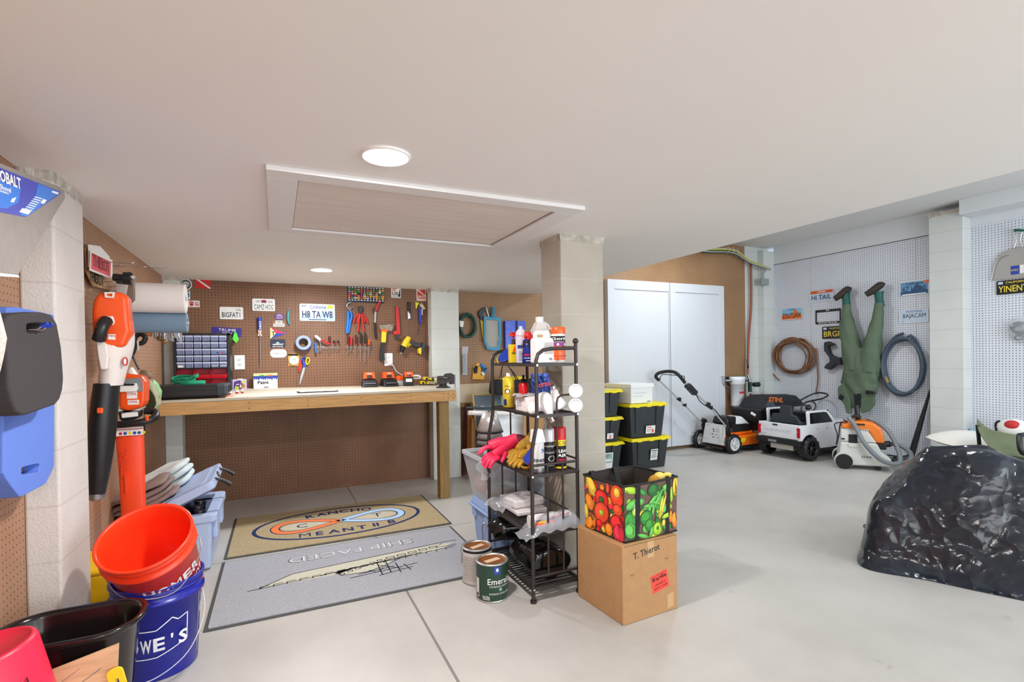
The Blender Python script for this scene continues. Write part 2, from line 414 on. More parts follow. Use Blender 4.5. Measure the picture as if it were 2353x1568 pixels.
# recessed wafer lamps
def lamp(x, y, z, power, label, col=(1, .97, .945), seen=True):
    t = thing('ceiling_lamp', label, 'ceiling lamp', (x, y, z), 'round flush ceiling lamps')
    m = MB(mat('lamp trim white', (245, 244, 242), .4)); m.lathe([(.084, z), (.084, z-.006), (.078, z-.010), (.074, z-.006)], (x, y, 0), 40); m.build('trim_ring', t)
    e = MB(mat('lit lamp diffuser', (255, 247, 238), .5, emit=22)); e.lathe([(.0765, z-.0085), (.05, z-.0095), (.0005, z-.0098)], (x, y, 0), 32); e.build('diffuser', t)
    l = bpy.data.lights.new('lamp_light', 'AREA'); l.shape = 'DISK'; l.size = .14; l.energy = power; l.color = col
    o = bpy.data.objects.new('lamp_light', l); COL.objects.link(o); o.parent = t; o.location = (0, 0, -.011)
    return t
lamp(.356, 1.762, ZL, 24, 'round flush ceiling lamp, lit, just in front of the hatch')
lamp(.335, 4.165, ZL, 22, 'small lit flush ceiling lamp beyond the hatch, above the workbench', (.95, .97, 1))
area((.35, -.7, ZL-.02), (0, 0, 0), (.25, .25), 20, (1, .97, .95))  # unseen fill lamp added behind the camera
for (x, y) in ((4.3, 1.8), (4.3, 4.1), (4.3, -.6)): area((x, y, ZH-.02), (0, 0, 0), (.3, .3), 21, (.93, .97, 1))  # unseen lamps of the high ceiling, lighting the right bay

# ---------------------------------------------------------------- wall frames: u along the wall, v up, w out into the room
BK = frame((0, YB, 0), (1, 0, 0), (0, 0, 1)); RT = frame((XR, 0, 0), (0, -1, 0), (0, 0, 1)); LT = frame((XL, 0, 0), (0, 1, 0), (0, 0, 1))
def bk(px, py, off=0): q = P(px, py, 1, YB-off); return (q.x, q.z)
def rt(px, py, off=0): q = P(px, py, 0, XR-off); return (-q.y, q.z)
def lt(px, py, off=0): q = P(px, py, 0, XL+off); return (q.y, q.z)
WF = {'b': (BK, bk), 'r': (RT, rt), 'l': (LT, lt)}
def pts(wl, pl, off=0, w=None):
    f = WF[wl][1]; o = [f(x, y, off) for x, y in pl]
    return o if w is None else [(a, b, w) for a, b in o]

def art(m, ops, w, h, z, T=None):
    """flat printing on a sheet of size w x h whose middle is (0,0): ops use 0..1 coordinates"""
    for k, op in enumerate(ops):
        e = z+.0003*(k+1); a = op[0]
        X = lambda t: (t-.5)*w
        Y = lambda t: (t-.5)*h
        if a == 't': # text, cx, cy, height, width, mat, bold
            m.use(op[6]); m.text(op[1], op[4]*h, (X(op[2]), Y(op[3])), e, bold=op[7] if len(op) > 7 else .012, wid=op[5]*w)
        elif a == 'r' and m.warp:
            m.use(op[5]); K = 14
            for j in range(K):
                xa, xb = X(op[1]+(op[3]-op[1])*j/K), X(op[1]+(op[3]-op[1])*(j+1)/K); m.add([(xa, Y(op[2]), e), (xb, Y(op[2]), e), (xb, Y(op[4]), e), (xa, Y(op[4]), e)], [(0, 1, 2, 3)])
        elif a == 'r': m.use(op[5]); m.add([(X(op[1]), Y(op[2]), e), (X(op[3]), Y(op[2]), e), (X(op[3]), Y(op[4]), e), (X(op[1]), Y(op[4]), e)], [(0, 1, 2, 3)])
        elif a == 'p': m.use(op[2]); m.add([(X(x), Y(y), e) for x, y in op[1]], [tuple(range(len(op[1])))])
        elif a == 'o': m.use(op[5]); q = circ(op[1], op[2], op[3], op[4], 24); m.add([(X(x), Y(y), e) for x, y in q], [tuple(range(24))])
def card(name, label, cat, wl, rect, base, ops=(), th=.0012, r=.004, rot=0, off=.0, group=None, rim=None, holes=False, size=None):
    F, f = WF[wl]; x0, y0, x1, y1 = rect; xc, yc = (x0+x1)/2, (y0+y1)/2
    a, b = f(x0, yc, off), f(x1, yc, off); c, d = f(xc, y0, off), f(xc, y1, off)
    w, h = (abs(b[0]-a[0]), abs(c[1]-d[1])) if size is None else size; ctr = f(xc, yc, off)
    T = F @ Matrix.Translation((ctr[0], ctr[1], off)) @ Matrix.Rotation(math.radians(rot), 4, 'Z')
    m = MB(base, T); m.prism(rpoly(-w/2, -h/2, w/2, h/2, min(r, h*.45)), .0005, th)
    if rim:
        m.use(rim); m.ring(rpoly(-w/2, -h/2, w/2, h/2, r), rpoly(-w/2+.006, -h/2+.006, w/2-.006, h/2-.006, max(r-.005, .001)), th-.0002, th+.0012)
    if holes:
        for sx in (-1, 1):
            for sy in (-1, 1): m.use(INK); m.prism(circ(sx*w*.29, sy*(h/2-.014), .004, n=8), th, th+.0004)
    art(m, ops, w, h, th)
    return one(m, name, label, cat, group, loc=T @ V((0, 0, 0)))
def hook(wl, uv, L=.05, group='steel peg hooks in the pegboard', label='bent steel peg hook in the pegboard'):
    F = WF[wl][0]; m = MB(CHROME, F); u, v = uv
    m.tube([(u, v+.02, -.002), (u, v+.022, .006), (u, v+.008, .007), (u, v, .014), (u, v, L), (u, v+.012, L+.006)], .0022, 6, k=3)
    return one(m, 'peg_hook', label, 'hook', group)

# ---------------------------------------------------------------- workbench
LUM = mat('pressure treated lumber', (206, 160, 100), .6, noise_amt=.22, noise_scale=5, stretch=(1.2, 18, 18))
LUMV = mat('upright treated lumber', (146, 116, 64), .6, noise_amt=.3, noise_scale=6, stretch=(20, 20, 1.2))
PLY = mat('worn plywood top', (206, 196, 176), .6, noise_amt=.1, noise_scale=4, stretch=(1.5, 9, 9))
def bz(x, y): t = (y-4.2)/.85; return .9545+t*(.026*(1-min(1, max(0, (x+.3)/1.6))))
def BP(px, py):
    z = .96
    for _ in range(4):
        q = P(px, py, 2, z)
        if q.y > 4.88 or q.y < 4.2: q = P(px, py, 1, 4.86)
        z = bz(q.x, q.y)
    return V((q.x, q.y, z))
bench = thing('workbench', 'long lumber workbench with a pale plywood top against the brown pegboard', 'workbench', (.3, 4.62, 0))
x0, x1 = XL+.005, 1.418; yf, yb = 4.185, YB-.004
m = MB(PLY); N = 24; vs = []
for i in range(N+1):
    x = x0+(x1-x0)*i/N
    yb_ = yb if (x < 1.405 and x > -.69) else 4.905
    for (y, dz) in ((yf, 0), (yb_, 0), (yb_, -.018), (yf, -.018)): vs.append((x, y, bz(x, y)+dz))
fs = [(4*i, 4*i+4, 4*i+5, 4*i+1) for i in range(N)]+[(4*i+1, 4*i+5, 4*i+6, 4*i+2) for i in range(N)]+[(4*i+3, 4*i+7, 4*i+4, 4*i) for i in range(N)]+[(4*i+2, 4*i+6, 4*i+7, 4*i+3) for i in range(N)]+[(0, 1, 2, 3), (4*N+3, 4*N+2, 4*N+1, 4*N)]
m.add(vs, fs); m.build('bench_top', bench)
m = MB(LUM).bb((x0, yf, .848), (x1, yf+.038, .934)); m.use(mat('screw heads', (60, 44, 30), .5))
for x in (-.18, .22, .62, 1.02, 1.30, 1.345, 1.39):
    for z in (.872, .912): m.cyl((x, yf+.001, z), (x, yf-.0012, z), .0042, n=8)
m.build('front_rail', bench, bevel=.003)
MB(LUM).bb((x1-.038, yf+.038, .848), (x1, 4.9, .934)).bb((-.59, 4.99, .848), (1.40, 5.03, .934)).bb((.25, yf+.038, .848), (.288, 4.99, .934)).build('cross_rail', bench, bevel=.003)
MB(LUMV).bb((1.272, yf+.040, 0), (1.361, yf+.129, .932)).build('leg', bench, bevel=.004)

# organiser cabinet: five rows of clear drawers above red bins
CB = BP(466, 897); cx0, cx1, cy, zb = -.735, -.338, 4.885, bz(-.5, 4.9)+.001; zt = zb+.475
cab = thing('drawer_cabinet', 'black parts organiser with clear drawers above red bins on the bench', 'parts organiser', (-.536, 4.96, zb))
m = MB(BLACK); m.bb((cx0, cy, zb), (cx0+.018, YB-.15+.145, zt)); m.v = []; m.f = []; m.mi = []; m.sm = []
yk = 4.898  # the masonry column stands behind the left part
m.bb((cx0, cy-.11, zb), (cx0+.020, yk, zt)).bb((cx1-.020, cy-.11, zb), (cx1, yk+.1, zt)).bb((cx0, cy-.11, zt-.018), (cx1, yk, zt)).bb((cx0, cy-.11, zb), (cx1, yk, zb+.016)).bb((cx0, yk-.012, zb), (cx1, yk, zt))
for k in range(6): z = zt-.018-.0535*(k+1)+.004; m.bb((cx0, cy-.108, z-.004), (cx1, yk-.01, z))
m.build('housing', cab)
CLR = mat('clear drawer plastic', (132, 142, 176), .15, alpha=.82); CLR2 = mat('clear drawer rim', (196, 206, 232), .15)
g = (cx1-cx0-.044)/6
first = None
for rr in range(5):
    for c in range(6):
        wd = 2 if (rr == 2 and c == 4) else 1
        if rr == 2 and c == 5: continue
        xa = cx0+.022+g*c+.0025; xb = cx0+.022+g*(c+wd)-.0025; z1 = zt-.021-.0535*rr; z0 = z1-.045
        m = MB(CLR); m.frust(((xa+xb)/2, cy-.07, z0), (xb-xa-.004, .085, 0), ((xa+xb)/2, cy-.072, z1-.010), (xb-xa, .088, 0))
        m.use(CLR2); m.bb((xa, cy-.118, z1-.011), (xb, cy-.03, z1)).bb((xb-.006, cy-.119, z0+.003), (xb-.003, cy-.115, z1-.008))
        if rr == 4 and c == 0: m.use(PAPER); m.bb((xa+.008, cy-.1185, z0+.004), (xb-.01, cy-.1175, z0+.02))
        if rr == 4 and c > 3: m.use(WHITE); [m.ell((xa+.012+.011*q, cy-.116, z0+.010+.004*(q % 2)), (.004, .002, .005), 6, 4) for q in range(4)]
        if rr == 2 and c == 4: m.use(BLUEINK); m.ell((xa+.05, cy-.114, z0+.012), (.011, .004, .006), 8, 5); m.use(RED); m.ell((xa+.085, cy-.114, z0+.012), (.008, .004, .006), 8, 5)
        m.build('drawer', cab)
g3 = (cx1-cx0-.044)/3; RB = mat('red bin plastic', (206, 14, 44), .35)
for rr in range(2):
    for c in range(3):
        xa = cx0+.022+g3*c+.001; xb = xa+g3-.003; z1 = zt-.018-.0535*5-.088*rr-.006; z0 = z1-.078; y0 = cy-.125
        m = MB(RB); t = .0025
        m.bb((xa, y0+.012, z0), (xb, cy-.005, z0+t)); m.bb((xa, cy-.008, z0), (xb, cy-.005, z1))
        for xx in (xa, xb-t):
            m.add([(xx, y0+.030, z0), (xx, cy-.005, z0), (xx, cy-.005, z1), (xx, cy-.08, z1), (xx, y0+.002, z0+.030), (xx+t, y0+.030, z0), (xx+t, cy-.005, z0), (xx+t, cy-.005, z1), (xx+t, cy-.08, z1), (xx+t, y0+.002, z0+.030)],
                  [(0, 1, 2, 3, 4), (9, 8, 7, 6, 5), (0, 4, 9, 5), (4, 3, 8, 9), (3, 2, 7, 8)])
        m.add([(xa, y0+.022, z0), (xb, y0+.022, z0), (xb, y0, z0+.034), (xa, y0, z0+.034), (xa, y0+.025, z0), (xb, y0+.025, z0), (xb, y0+.004, z0+.034), (xa, y0+.004, z0+.034)], [(0, 1, 2, 3), (7, 6, 5, 4), (3, 2, 6, 7)])
        m.build('bin', cab)

# tool case and the strap on it
z = bz(-.6, 4.54)+.001
case = thing('tool_case', 'large closed black tool case lying on the bench', 'tool case', (-.6, 4.36, z))
MB(BLACK).bb((-.80, 4.20, z), (-.335, 4.54, z+.088)).build('body', case, bevel=.018, seg=3)
m = MB(mat('charcoal case corner', (52, 60, 66), .5)); m.bb((-.40, 4.196, z+.002), (-.318, 4.544, z+.091)); m.build('end_cap', case, bevel=.02, seg=3)
MB(mat('case seam', (12, 12, 14), .6)).bb((-.80, 4.197, z+.05), (-.34, 4.2, z+.053)).bb((-.322, 4.25, z+.028), (-.312, 4.31, z+.075)).bb((-.322, 4.41, z+.028), (-.312, 4.47, z+.075)).build('latch', case, bevel=.002)
m = MB(mat('green strap cloth', (32, 148, 108), .85)); zz = z+.094
for k, (cx_, r_, hh) in enumerate(((-.60, .055, .045), (-.565, .04, .05), (-.625, .045, .032))):
    p_ = [(cx_+r_*math.cos(a/9*2*PI)*1.3, 4.30+.03*k+r_*.5*math.sin(a/9*2*PI), zz+.012+hh*(.5+.5*math.sin(a/9*2*PI+k*1.4))) for a in range(9)]
    m.tube(p_, .014, 8, closed=True, k=4, flat=.14)
m.tube([(-.62, 4.28, zz+.01), (-.56, 4.27, zz+.008), (-.50, 4.29, zz+.01), (-.47, 4.33, zz+.006)], .014, 8, k=5, flat=.2)
one(m, 'webbing_strap', 'crumpled green webbing strap heaped on the black tool case', 'strap')

# small things on the bench
q = BP(552, 897); q.y = 4.97; q.z = bz(q.x, q.y)
card('craft_packet', 'small purple and white craft packet leaning on the pegboard', 'packet', 'b', (535, 872, 567, 898), mat('lilac packet', (206, 188, 226), .35), [
    ('p', [(.05, .1), (.5, .04), (.8, .4), (.55, .95), (.1, .8)], PURPLE), ('p', [(.12, .1), (.4, .08), (.45, .34), (.2, .42)], mat('lime print', (186, 214, 40), .5)), ('p', [(.6, .15), (.9, .3), (.85, .6), (.62, .5)], mat('ochre print', (176, 128, 50), .5)),
    ('p', [(.55, .7), (.95, .65), (.85, .9)], mat('lime print', None)), ('p', [(.2, .5), (.5, .55), (.35, .62)], PAPER), ('p', [(.5, .3), (.62, .28), (.58, .66)], PAPER), ('r', .35, .93, .75, 1.06, PAPER)], th=.02, off=.07)
DRIP = [(0, .70)]
for k in range(11): DRIP += [(k/11+.02, .70-.05*(k % 3)), (k/11+.05, .56+.04*(k % 2)), (k/11+.08, .68)]
DRIP += [(1, .7), (1, .86), (0, .84)]
card('paint_set_box', 'white paint set box with blue drips and a yellow top edge, standing on the bench', 'box', 'b', (583, 858, 638, 895), mat('glossy white box', (240, 242, 246), .3), [
    ('r', 0, .84, 1, 1, mat('pale yellow print', (236, 232, 150), .4)), ('p', DRIP, BLUEINK), ('r', .25, .82, .45, .9, mat('green print', (60, 150, 70), .5)), ('r', .55, .82, .8, .9, mat('orange print', (226, 110, 40), .5)),
    ('t', 'Paint', .4, .44, .2, .46, INK, .03), ('t', 'by number', .78, .4, .05, .2, GREY), ('r', .42, .1, .62, .18, GREY)], th=.03, off=.05, r=.002)
m = MB(INK); a = BP(683, 903); b = BP(776, 899); ang = math.degrees(math.atan2(b.y-a.y, b.x-a.x)); T = rz(ang*.4, ((a.x+b.x)/2, (a.y+b.y)/2, a.z+.003)); m.T = T
m.prism(rpoly(-.155, -.07, .155, .07, .008), 0, .003); m.use(PAPER)
for k in range(8):
    for sx in (-1, 1): m.prism([(sx*(.06+.011*k), -.06), (sx*(.06+.011*k)+.006, -.06), (sx*(.06+.011*k)+.006, .06), (sx*(.06+.011*k), .06)], .003, .0036)
m.prism(rpoly(-.05, -.05, .05, .05, .003), .003, .0036); m.use(REDINK); m.text('RANCHO', .02, (0, -.012), .0038, .03); m.use(INK); m.text('MEANT', .018, (0, .024), .0038, .02)
one(m, 'striped_plate', 'flat black and white striped plate lying on the bench top', 'plate')
for k, (px, py) in enumerate(((517, 906), (528, 908), (545, 905), (557, 904))):
    q = BP(px, py); m = MB(RED); m.ell((q.x, q.y, q.z+.014), .013, 12, 8, z0=-1, z1=0.1); m.use(WHITE); m.ell((q.x, q.y, q.z+.014), .0132, 12, 8, z0=.05, z1=1); m.cyl((q.x, q.y, q.z+.02), (q.x+.01, q.y-.01, q.z+.034), .002)
    o = one(m, 'fishing_bobber', 'small red and white fishing bobber on the bench beside the tool case', 'bobber', 'red and white bobbers on the bench')
q = BP(520, 912); m = MB(ORANGE, rz(12, q)); m.prism([(-.05, -.012), (.05, -.008), (.045, .014), (-.03, .016)], 0.0005, .004); one(m, 'paper_tag', 'orange paper tag lying near the bench edge', 'tag')
q = BP(570, 911); m = MB(PAPER, rz(4, q)); m.prism([(-.11, -.03), (.10, -.02), (.11, .035), (-.09, .03)], 0.0005, .0014); one(m, 'paper_sheet', 'white sheet of paper lying near the bench edge', 'paper')

# battery chargers
def charger(px, py, label, rot=0):
    q = BP(px, py); t = thing('battery_charger', label, 'charger', q, 'battery chargers on the bench'); R = rz(rot, q)
    m = MB(BLACK, R); m.frust((0, 0, .001), (.15, .16, 0), (0, .02, .07), (.125, .11, 0)); m.frust((0, .03, .07), (.10, .075, 0), (0, .035, .098), (.095, .065, 0)); m.build('body', t, bevel=.012, seg=3)
    m = MB(GREY, R @ Matrix.Translation((0, -.075, .035))); m.box((0, 0, 0), (.10, .006, .006)); m.build('grip_ridge', t, bevel=.002)
    m = MB(ORANGE, R); m.frust((0, .025, .078), (.108, .06, 0), (0, .04, .135), (.092, .05, 0)); m.use(PAPER); m.T = R @ frame((0, -.006, .122), (1, 0, 0), (0, .26, 1)); m.text('STIHL', .012, (0, 0), .003, .02); m.use(DARK); m.T = R @ frame((0, -.008, .098), (1, 0, 0), (0, .25, 1)); m.prism(rpoly(-.024, -.012, .024, .01, .004), 0, .006)
    m.build('battery', t, bevel=.006)
charger(849, 884, 'black charger with orange battery, leftmost of the three on the bench', -4)
charger(894, 882, 'black charger with orange battery, middle of the three on the bench', 6)
q = BP(939, 886); t = thing('battery_pack', 'tall black battery with orange label and white sticker, end of the charger row', 'battery', q)
m = MB(BLACK, rz(-6, q)); m.frust((0, 0, .001), (.10, .075, 0), (0, .02, .118), (.088, .07, 0)); m.build('body', t, bevel=.01)
m = MB(ORANGE, rz(-6, q)); m.frust((0, -.001, .088), (.084, .055, 0), (0, .012, .136), (.078, .055, 0)); m.use(PAPER); m.T = rz(-6, q) @ frame((0, -.0345, .055), (1, 0, 0), (0, .13, 1)); m.prism([(-.03, -.016), (.03, -.016), (.03, .016), (-.03, .016)], 0, .001)
m.T = rz(-6, q) @ frame((0, -.024, .116), (1, 0, 0), (0, .25, 1)); m.text('STIHL', .012, (0, .004), .003, .02); m.use(BLACK); m.prism(rpoly(-.02, -.022, .02, -.01, .003), 0, .004); m.build('label_face', t, bevel=.004)
q = BP(921, 884); q.y += .06; t = thing('small_battery', 'small orange and grey battery wedged between charger and tall battery', 'battery', q)
m = MB(GREYP, rz(20, q)); m.frust((0, 0, .001), (.07, .07, 0), (0, 0, .052), (.085, .08, 0)); m.build('base', t, bevel=.006); m = MB(ORANGE, rz(20, q)); m.frust((0, 0, .053), (.088, .083, 0), (.005, 0, .098), (.05, .05, 0)); m.build('cover', t, bevel=.008)
# yellow and black tool batteries stacked in two layers
k0 = None
for k, (px, dz) in enumerate(((972, 0), (988, 0), (1001, 0), (980, .042), (994, .042))):
    q = BP(px, 886); q.y += .02; q.z += dz; t = thing('tool_battery', 'yellow and black tool battery in the little stack beside the vise', 'battery', q, 'yellow and black tool batteries')
    MB(BLACK, rz(0, q)).bb((-.022, -.03, .001), (.022, .04, .022)).build('base', t, bevel=.003)
    m = MB(YELLOW, rz(0, q)).bb((-.023, -.032, .012), (-.012, .04, .040)).bb((.012, -.032, .012), (.023, .04, .040)).bb((-.02, -.031, .032), (.02, .04, .041)); m.build('shell', t, bevel=.002)
# bench vise
q = BP(1026, 891); q.x = 1.345; q.y = 4.34; q.z = bz(q.x, q.y)+.001; t = thing('bench_vise', 'dark cast iron bench vise bolted to the bench corner', 'vise', q); IRON = mat('cast iron', (62, 58, 56), .5, .4, bump=.3, bump_scale=150)
T = Matrix.Translation(q)
m = MB(IRON, T); m.lathe([(.0, 0), (.062, 0), (.062, .008), (.040, .014), (.030, .03), (.034, .05)], n=20); m.bb((-.045, -.035, .03), (.03, .035, .078)); m.bb((-.045, -.03, .078), (-.0, .03, .105)); m.build('body', t, bevel=.004)
m = MB(IRON, T); m.prism([(p[0], p[1]) for p in rpoly(.015, -.03, .085, .03, .008)], .05, .085); m.T = T @ frame((0, .028, 0), (1, 0, 0), (0, 0, 1)); m.prism([(.01, .10), (.03, .125), (.075, .128), (.10, .112), (.10, .03), (.065, .03), (.06, .085), (.01, .098)], 0, .056); m.build('moving_jaw', t, bevel=.004)
m = MB(STEEL, T); m.cyl((-.13, 0, .048), (.08, 0, .048), .008); m.cyl((.06, 0, .095), (-.14, 0, .095), .005); m.build('screw', t)
m = MB(STEEL, T); m.cyl((.112, -.01, .108), (.112, -.01, -.03), .0045); m.ell((.112, -.01, .11), .007, 8, 6); m.ell((.112, -.01, -.03), .007, 8, 6); m.cyl((.09, 0, .075), (.118, 0, .075), .011); m.build('handle', t)
# bundled white power cord and charger lead
m = MB(WHITE); c = BP(962, 884); c.y = 4.93
for k in range(4): m.tube([(c.x+.045*math.cos(a/10*2*PI), c.y+.01*k, c.z+.075+.014*math.sin(a/10*2*PI)+.004*k) for a in range(10)], .003, 6, closed=True, k=2)
one(m, 'bundled_cord', 'white power cord coiled up behind the yellow batteries', 'cord')

# outlets
def outlet(rect, label, plug=False):
    F, f = WF['b']; c = f((rect[0]+rect[2])/2, (rect[1]+rect[3])/2); T = BK @ Matrix.Translation((c[0], c[1], 0)); w_, h_ = .082, .125
    t = thing('wall_outlet', label, 'outlet', T @ V((0, 0, 0)), 'white wall outlets above the bench')
    MB(mat('outlet plate', (240, 240, 238), .4), T).prism(rpoly(-w_/2, -h_/2, w_/2, h_/2, .004), 0, .006).build('cover_plate', t, bevel=.002)
    for s_ in (-1, 1):
        m = MB(mat('outlet face', (228, 228, 226), .4), T); m.prism(circ(0, s_*.021, .017, .014, 18), .006, .008); m.use(INK)
        for a in (-.006, .006): m.bb((a-.001, s_*.021-.001, .008), (a+.001, s_*.021+.007, .0084))
        m.prism(circ(0, s_*.021-.006, .0025, n=8), .008, .0084); m.build('socket', t)
    return T
outlet((539, 817, 562, 849), 'white duplex outlet beside the parts organiser')
T = outlet((883, 812, 902, 841), 'white duplex outlet with a cord plugged in, below the hatchet')
m = MB(WHITE); e = BK.inverted() @ V((BP(937, 884).x-.02, 4.75, bz(1, 4.7)+.10)); c = bk(895, 835)
m.T = BK; m.box((c[0], c[1], .02), (.025, .03, .03)); m.tube([(c[0], c[1], .035), (c[0]+.02, c[1]-.02, .06), (c[0]+.06, c[1]-.09, .08), (c[0]+.14, c[1]-.13, .12), (e[0], e[1], e[2])], .0035, 8, k=5)
one(m, 'charger_cord', 'white cord curving from the outlet to the tall battery', 'cord')

# ---------------------------------------------------------------- plates and stickers on the back wall
PW = mat('plate white', (232, 234, 232), .35); PB = mat('plate pale blue', (196, 212, 230), .35); RIMW = mat('plate rim', (240, 242, 244), .3)
PLG = 'licence plates on the brown pegboard'
card('licence_plate', 'white motorcycle licence plate reading BIGFAT1 with COL in its corner', 'licence plate', 'b', (505, 706, 559, 734), PW, [('t', 'BIGFAT1', .48, .36, .42, .78, INK), ('t', 'COL', .8, .78, .18, .22, INK)], rim=RIMW, r=.01, group=PLG, off=.006)
card('licence_plate', 'white licence plate reading CAMZ HOG with a red and blue strip', 'licence plate', 'b', (580, 687, 632, 715), PW, [('t', 'CAMZ HOG', .5, .32, .42, .84, INK), ('t', 'JAN', .26, .76, .16, .18, NAVY), ('t', 'COL', .8, .76, .16, .22, INK), ('r', .4, .66, .62, .9, REDINK), ('r', .44, .7, .58, .82, BLUEINK)], rim=RIMW, r=.01, group=PLG, off=.006)
card('licence_plate', 'large pale blue licence plate reading H8 TA W8', 'licence plate', 'b', (689, 699, 770, 738), PB, [('p', [(0, .15), (.3, .5), (.45, .25), (.62, .62), (1, .35), (1, 0), (0, 0)], mat('plate blue patch', (170, 196, 226), .35)), ('p', [(.3, .2), (.4, .9), (.5, .6), (.6, .2)], mat('plate pale patch', (222, 232, 242), .35)), ('t', 'H8 TA W8', .5, .38, .42, .86, NAVY, .02), ('t', 'California', .52, .82, .2, .46, BLUEINK, 0), ('t', 'JAN', .12, .86, .1, .14, NAVY), ('r', .79, .74, .94, .94, mat('plate sticker', (236, 210, 40), .5)), ('r', .25, .06, .75, .1, NAVY)], rim=RIMW, r=.012, group=PLG, off=.006)  # paler and bluer flat shapes behind the letters
for p_ in ((509, 703), (554, 703), (584, 685), (628, 686), (706, 697), (753, 698)): hook('b', bk(*p_), .012)
STK = 'stickers on the pegboard'
card('dive_flag', 'red sticker with a white diagonal stripe at the top of the pegboard', 'sticker', 'b', (450, 641, 484, 663), RED, [('p', [(0, .92), (0, 1), (.1, 1), (1, .08), (1, 0), (.88, 0)], PAPER)], group=STK, r=.001)
card('round_sticker', 'round black and white sticker beside the column, high on the pegboard', 'sticker', 'b', (414, 641, 441, 667), PAPER, [('o', .5, .5, .42, .42, mat('charcoal print', (70, 82, 92), .6)), ('o', .5, .55, .3, .2, GREYP), ('r', .3, .3, .7, .4, GREYP), ('t', 'FISHING', .5, .5, .14, .5, INK)], group=STK, r=.08)
card('square_sticker', 'small square sticker with a teal swirl', 'sticker', 'b', (418, 668, 437, 688), PAPER, [('o', .5, .48, .42, .42, mat('teal print', (30, 130, 150), .6)), ('p', [(.3, .4), (.55, .75), (.7, .55), (.5, .5)], PAPER), ('r', .1, .86, .9, .96, NAVY)], group=STK, r=.002)
card('paw_sticker', 'white sticker with red letters and a paw print', 'sticker', 'b', (421, 691, 459, 706), PAPER, [('t', 'Y', .2, .5, .6, .2, REDINK, .04), ('o', .5, .4, .12, .24, REDINK), ('o', .4, .72, .05, .12, REDINK), ('o', .5, .8, .05, .12, REDINK), ('o', .6, .72, .05, .12, REDINK), ('t', 'G', .82, .5, .6, .22, REDINK, .04)], group=STK, r=.002)
card('banner_sticker', 'purple bumper sticker reading TRUMP, partly behind the parts organiser', 'sticker', 'b', (486, 753, 555, 774), mat('deep purple print', (52, 34, 132), .5), [('t', 'TRUMP', .52, .72, .3, .58, PAPER, .03), ('t', '... 2024 ...', .52, .4, .16, .7, PAPER)], group=STK, r=.002, rot=-3)
card('oval_decal', 'small purple oval sticker with white lettering', 'sticker', 'b', (631, 721, 653, 735), PURPLE, [('o', .5, .5, .4, .4, mat('mauve print', (180, 150, 200), .6)), ('t', 'BRANDS', .5, .52, .3, .8, INK, .02), ('t', 'LODGE', .5, .2, .2, .4, INK)], group=STK, r=.03)
card('lettering_decal', 'small white two-line sticker with black letters below the purple oval', 'sticker', 'b', (628, 737, 654, 751), PAPER, [('t', 'CABO', .5, .76, .36, .5, INK, .02), ('t', 'MARINA', .5, .28, .4, .9, INK, .02), ('r', 0, .5, .2, 1, mat('pegboard tan', (150, 106, 76), .6)), ('r', .8, .5, 1, 1, mat('pegboard tan', None))], group=STK, r=.002)
m = MB(mat('pale yellow print', None), BK); a = pts('b', [(621, 753), (621, 779), (659, 767)]); m.prism(a, .001, .003); m.use(mat('crimson print', (206, 40, 90), .5)); m.prism(pts('b', [(622, 753), (659, 767), (634, 766)]), .003, .0034)
m.use(BLUEINK); m.prism(pts('b', [(634, 766), (659, 767), (622, 779)]), .003, .0034); m.use(INK); c = bk(628, 767); m.text('T', .035, c, .0036, .04); one(m, 'pennant', 'small triangular pennant in yellow, crimson and blue with a letter T', 'pennant', loc=BK @ V((c[0], c[1], 0)))
card('boat_decal', 'dark blue rectangular sticker with a white boat', 'sticker', 'b', (621, 780, 656, 799), mat('midnight print', (24, 34, 58), .5), [('p', [(.12, .42), (.9, .46), (.8, .34), (.22, .3)], PAPER), ('p', [(.35, .48), (.62, .5), (.56, .68), (.42, .66)], mat('pale print', (160, 190, 214), .6)), ('t', 'SEA HUNTER', .5, .12, .14, .7, PAPER)], group=STK, r=.001)
card('white_oval', 'white oval sticker with a thin dark script', 'sticker', 'b', (621, 803, 659, 822), PAPER, [('o', .5, .5, .46, .43, GREY), ('o', .5, .5, .45, .41, PAPER), ('t', 'KONA GOLD', .5, .5, .2, .7, INK, 0)], group=STK, r=.055)
FL = [RED, YELLOW, BLUEINK, PAPER, ORANGE, NAVY, mat('green print', None), REDINK]; ops = []
rnd = random.Random(3)
for i in range(12):
    for j in range(7):
        x_, y_ = .03+.08*i, .08+.125*j; a_, b_, c_ = rnd.choice(FL), rnd.choice(FL), rnd.choice(FL)
        if j in (0, 6): ops.append(('r', x_+.01, y_+.02, x_+.055, y_+.07, PAPER)); continue
        ops.append(('r', x_, y_, x_+.062, y_+.095, a_)); v = rnd.random()
        ops.append(('r', x_+.02, y_, x_+.04, y_+.095, b_) if v < .33 else (('r', x_, y_+.03, x_+.062, y_+.065, b_) if v < .66 else ('o', x_+.031, y_+.047, .018, .03, b_)))
o = card('flag_chart', 'dark blue chart of small colourful signal flags, topmost on the pegboard', 'poster', 'b', (798, 658, 883, 696), mat('midnight print', None), ops, r=.001, rot=-1)
for md in (): pass
card('sailing_sticker', 'white square sticker reading US with red stripes and a sail', 'sticker', 'b', (899, 661, 921, 685), PAPER, [('t', 'US', .4, .4, .34, .6, INK, .03), ('p', [(.7, .15), (.95, .12), (.9, .95)], INK), ('r', .1, .84, .6, .9, REDINK), ('r', .1, .72, .5, .78, REDINK), ('r', .1, .62, .4, .66, REDINK), ('t', 'SAILING', .5, .1, .1, .8, INK)], group=STK, r=.008)
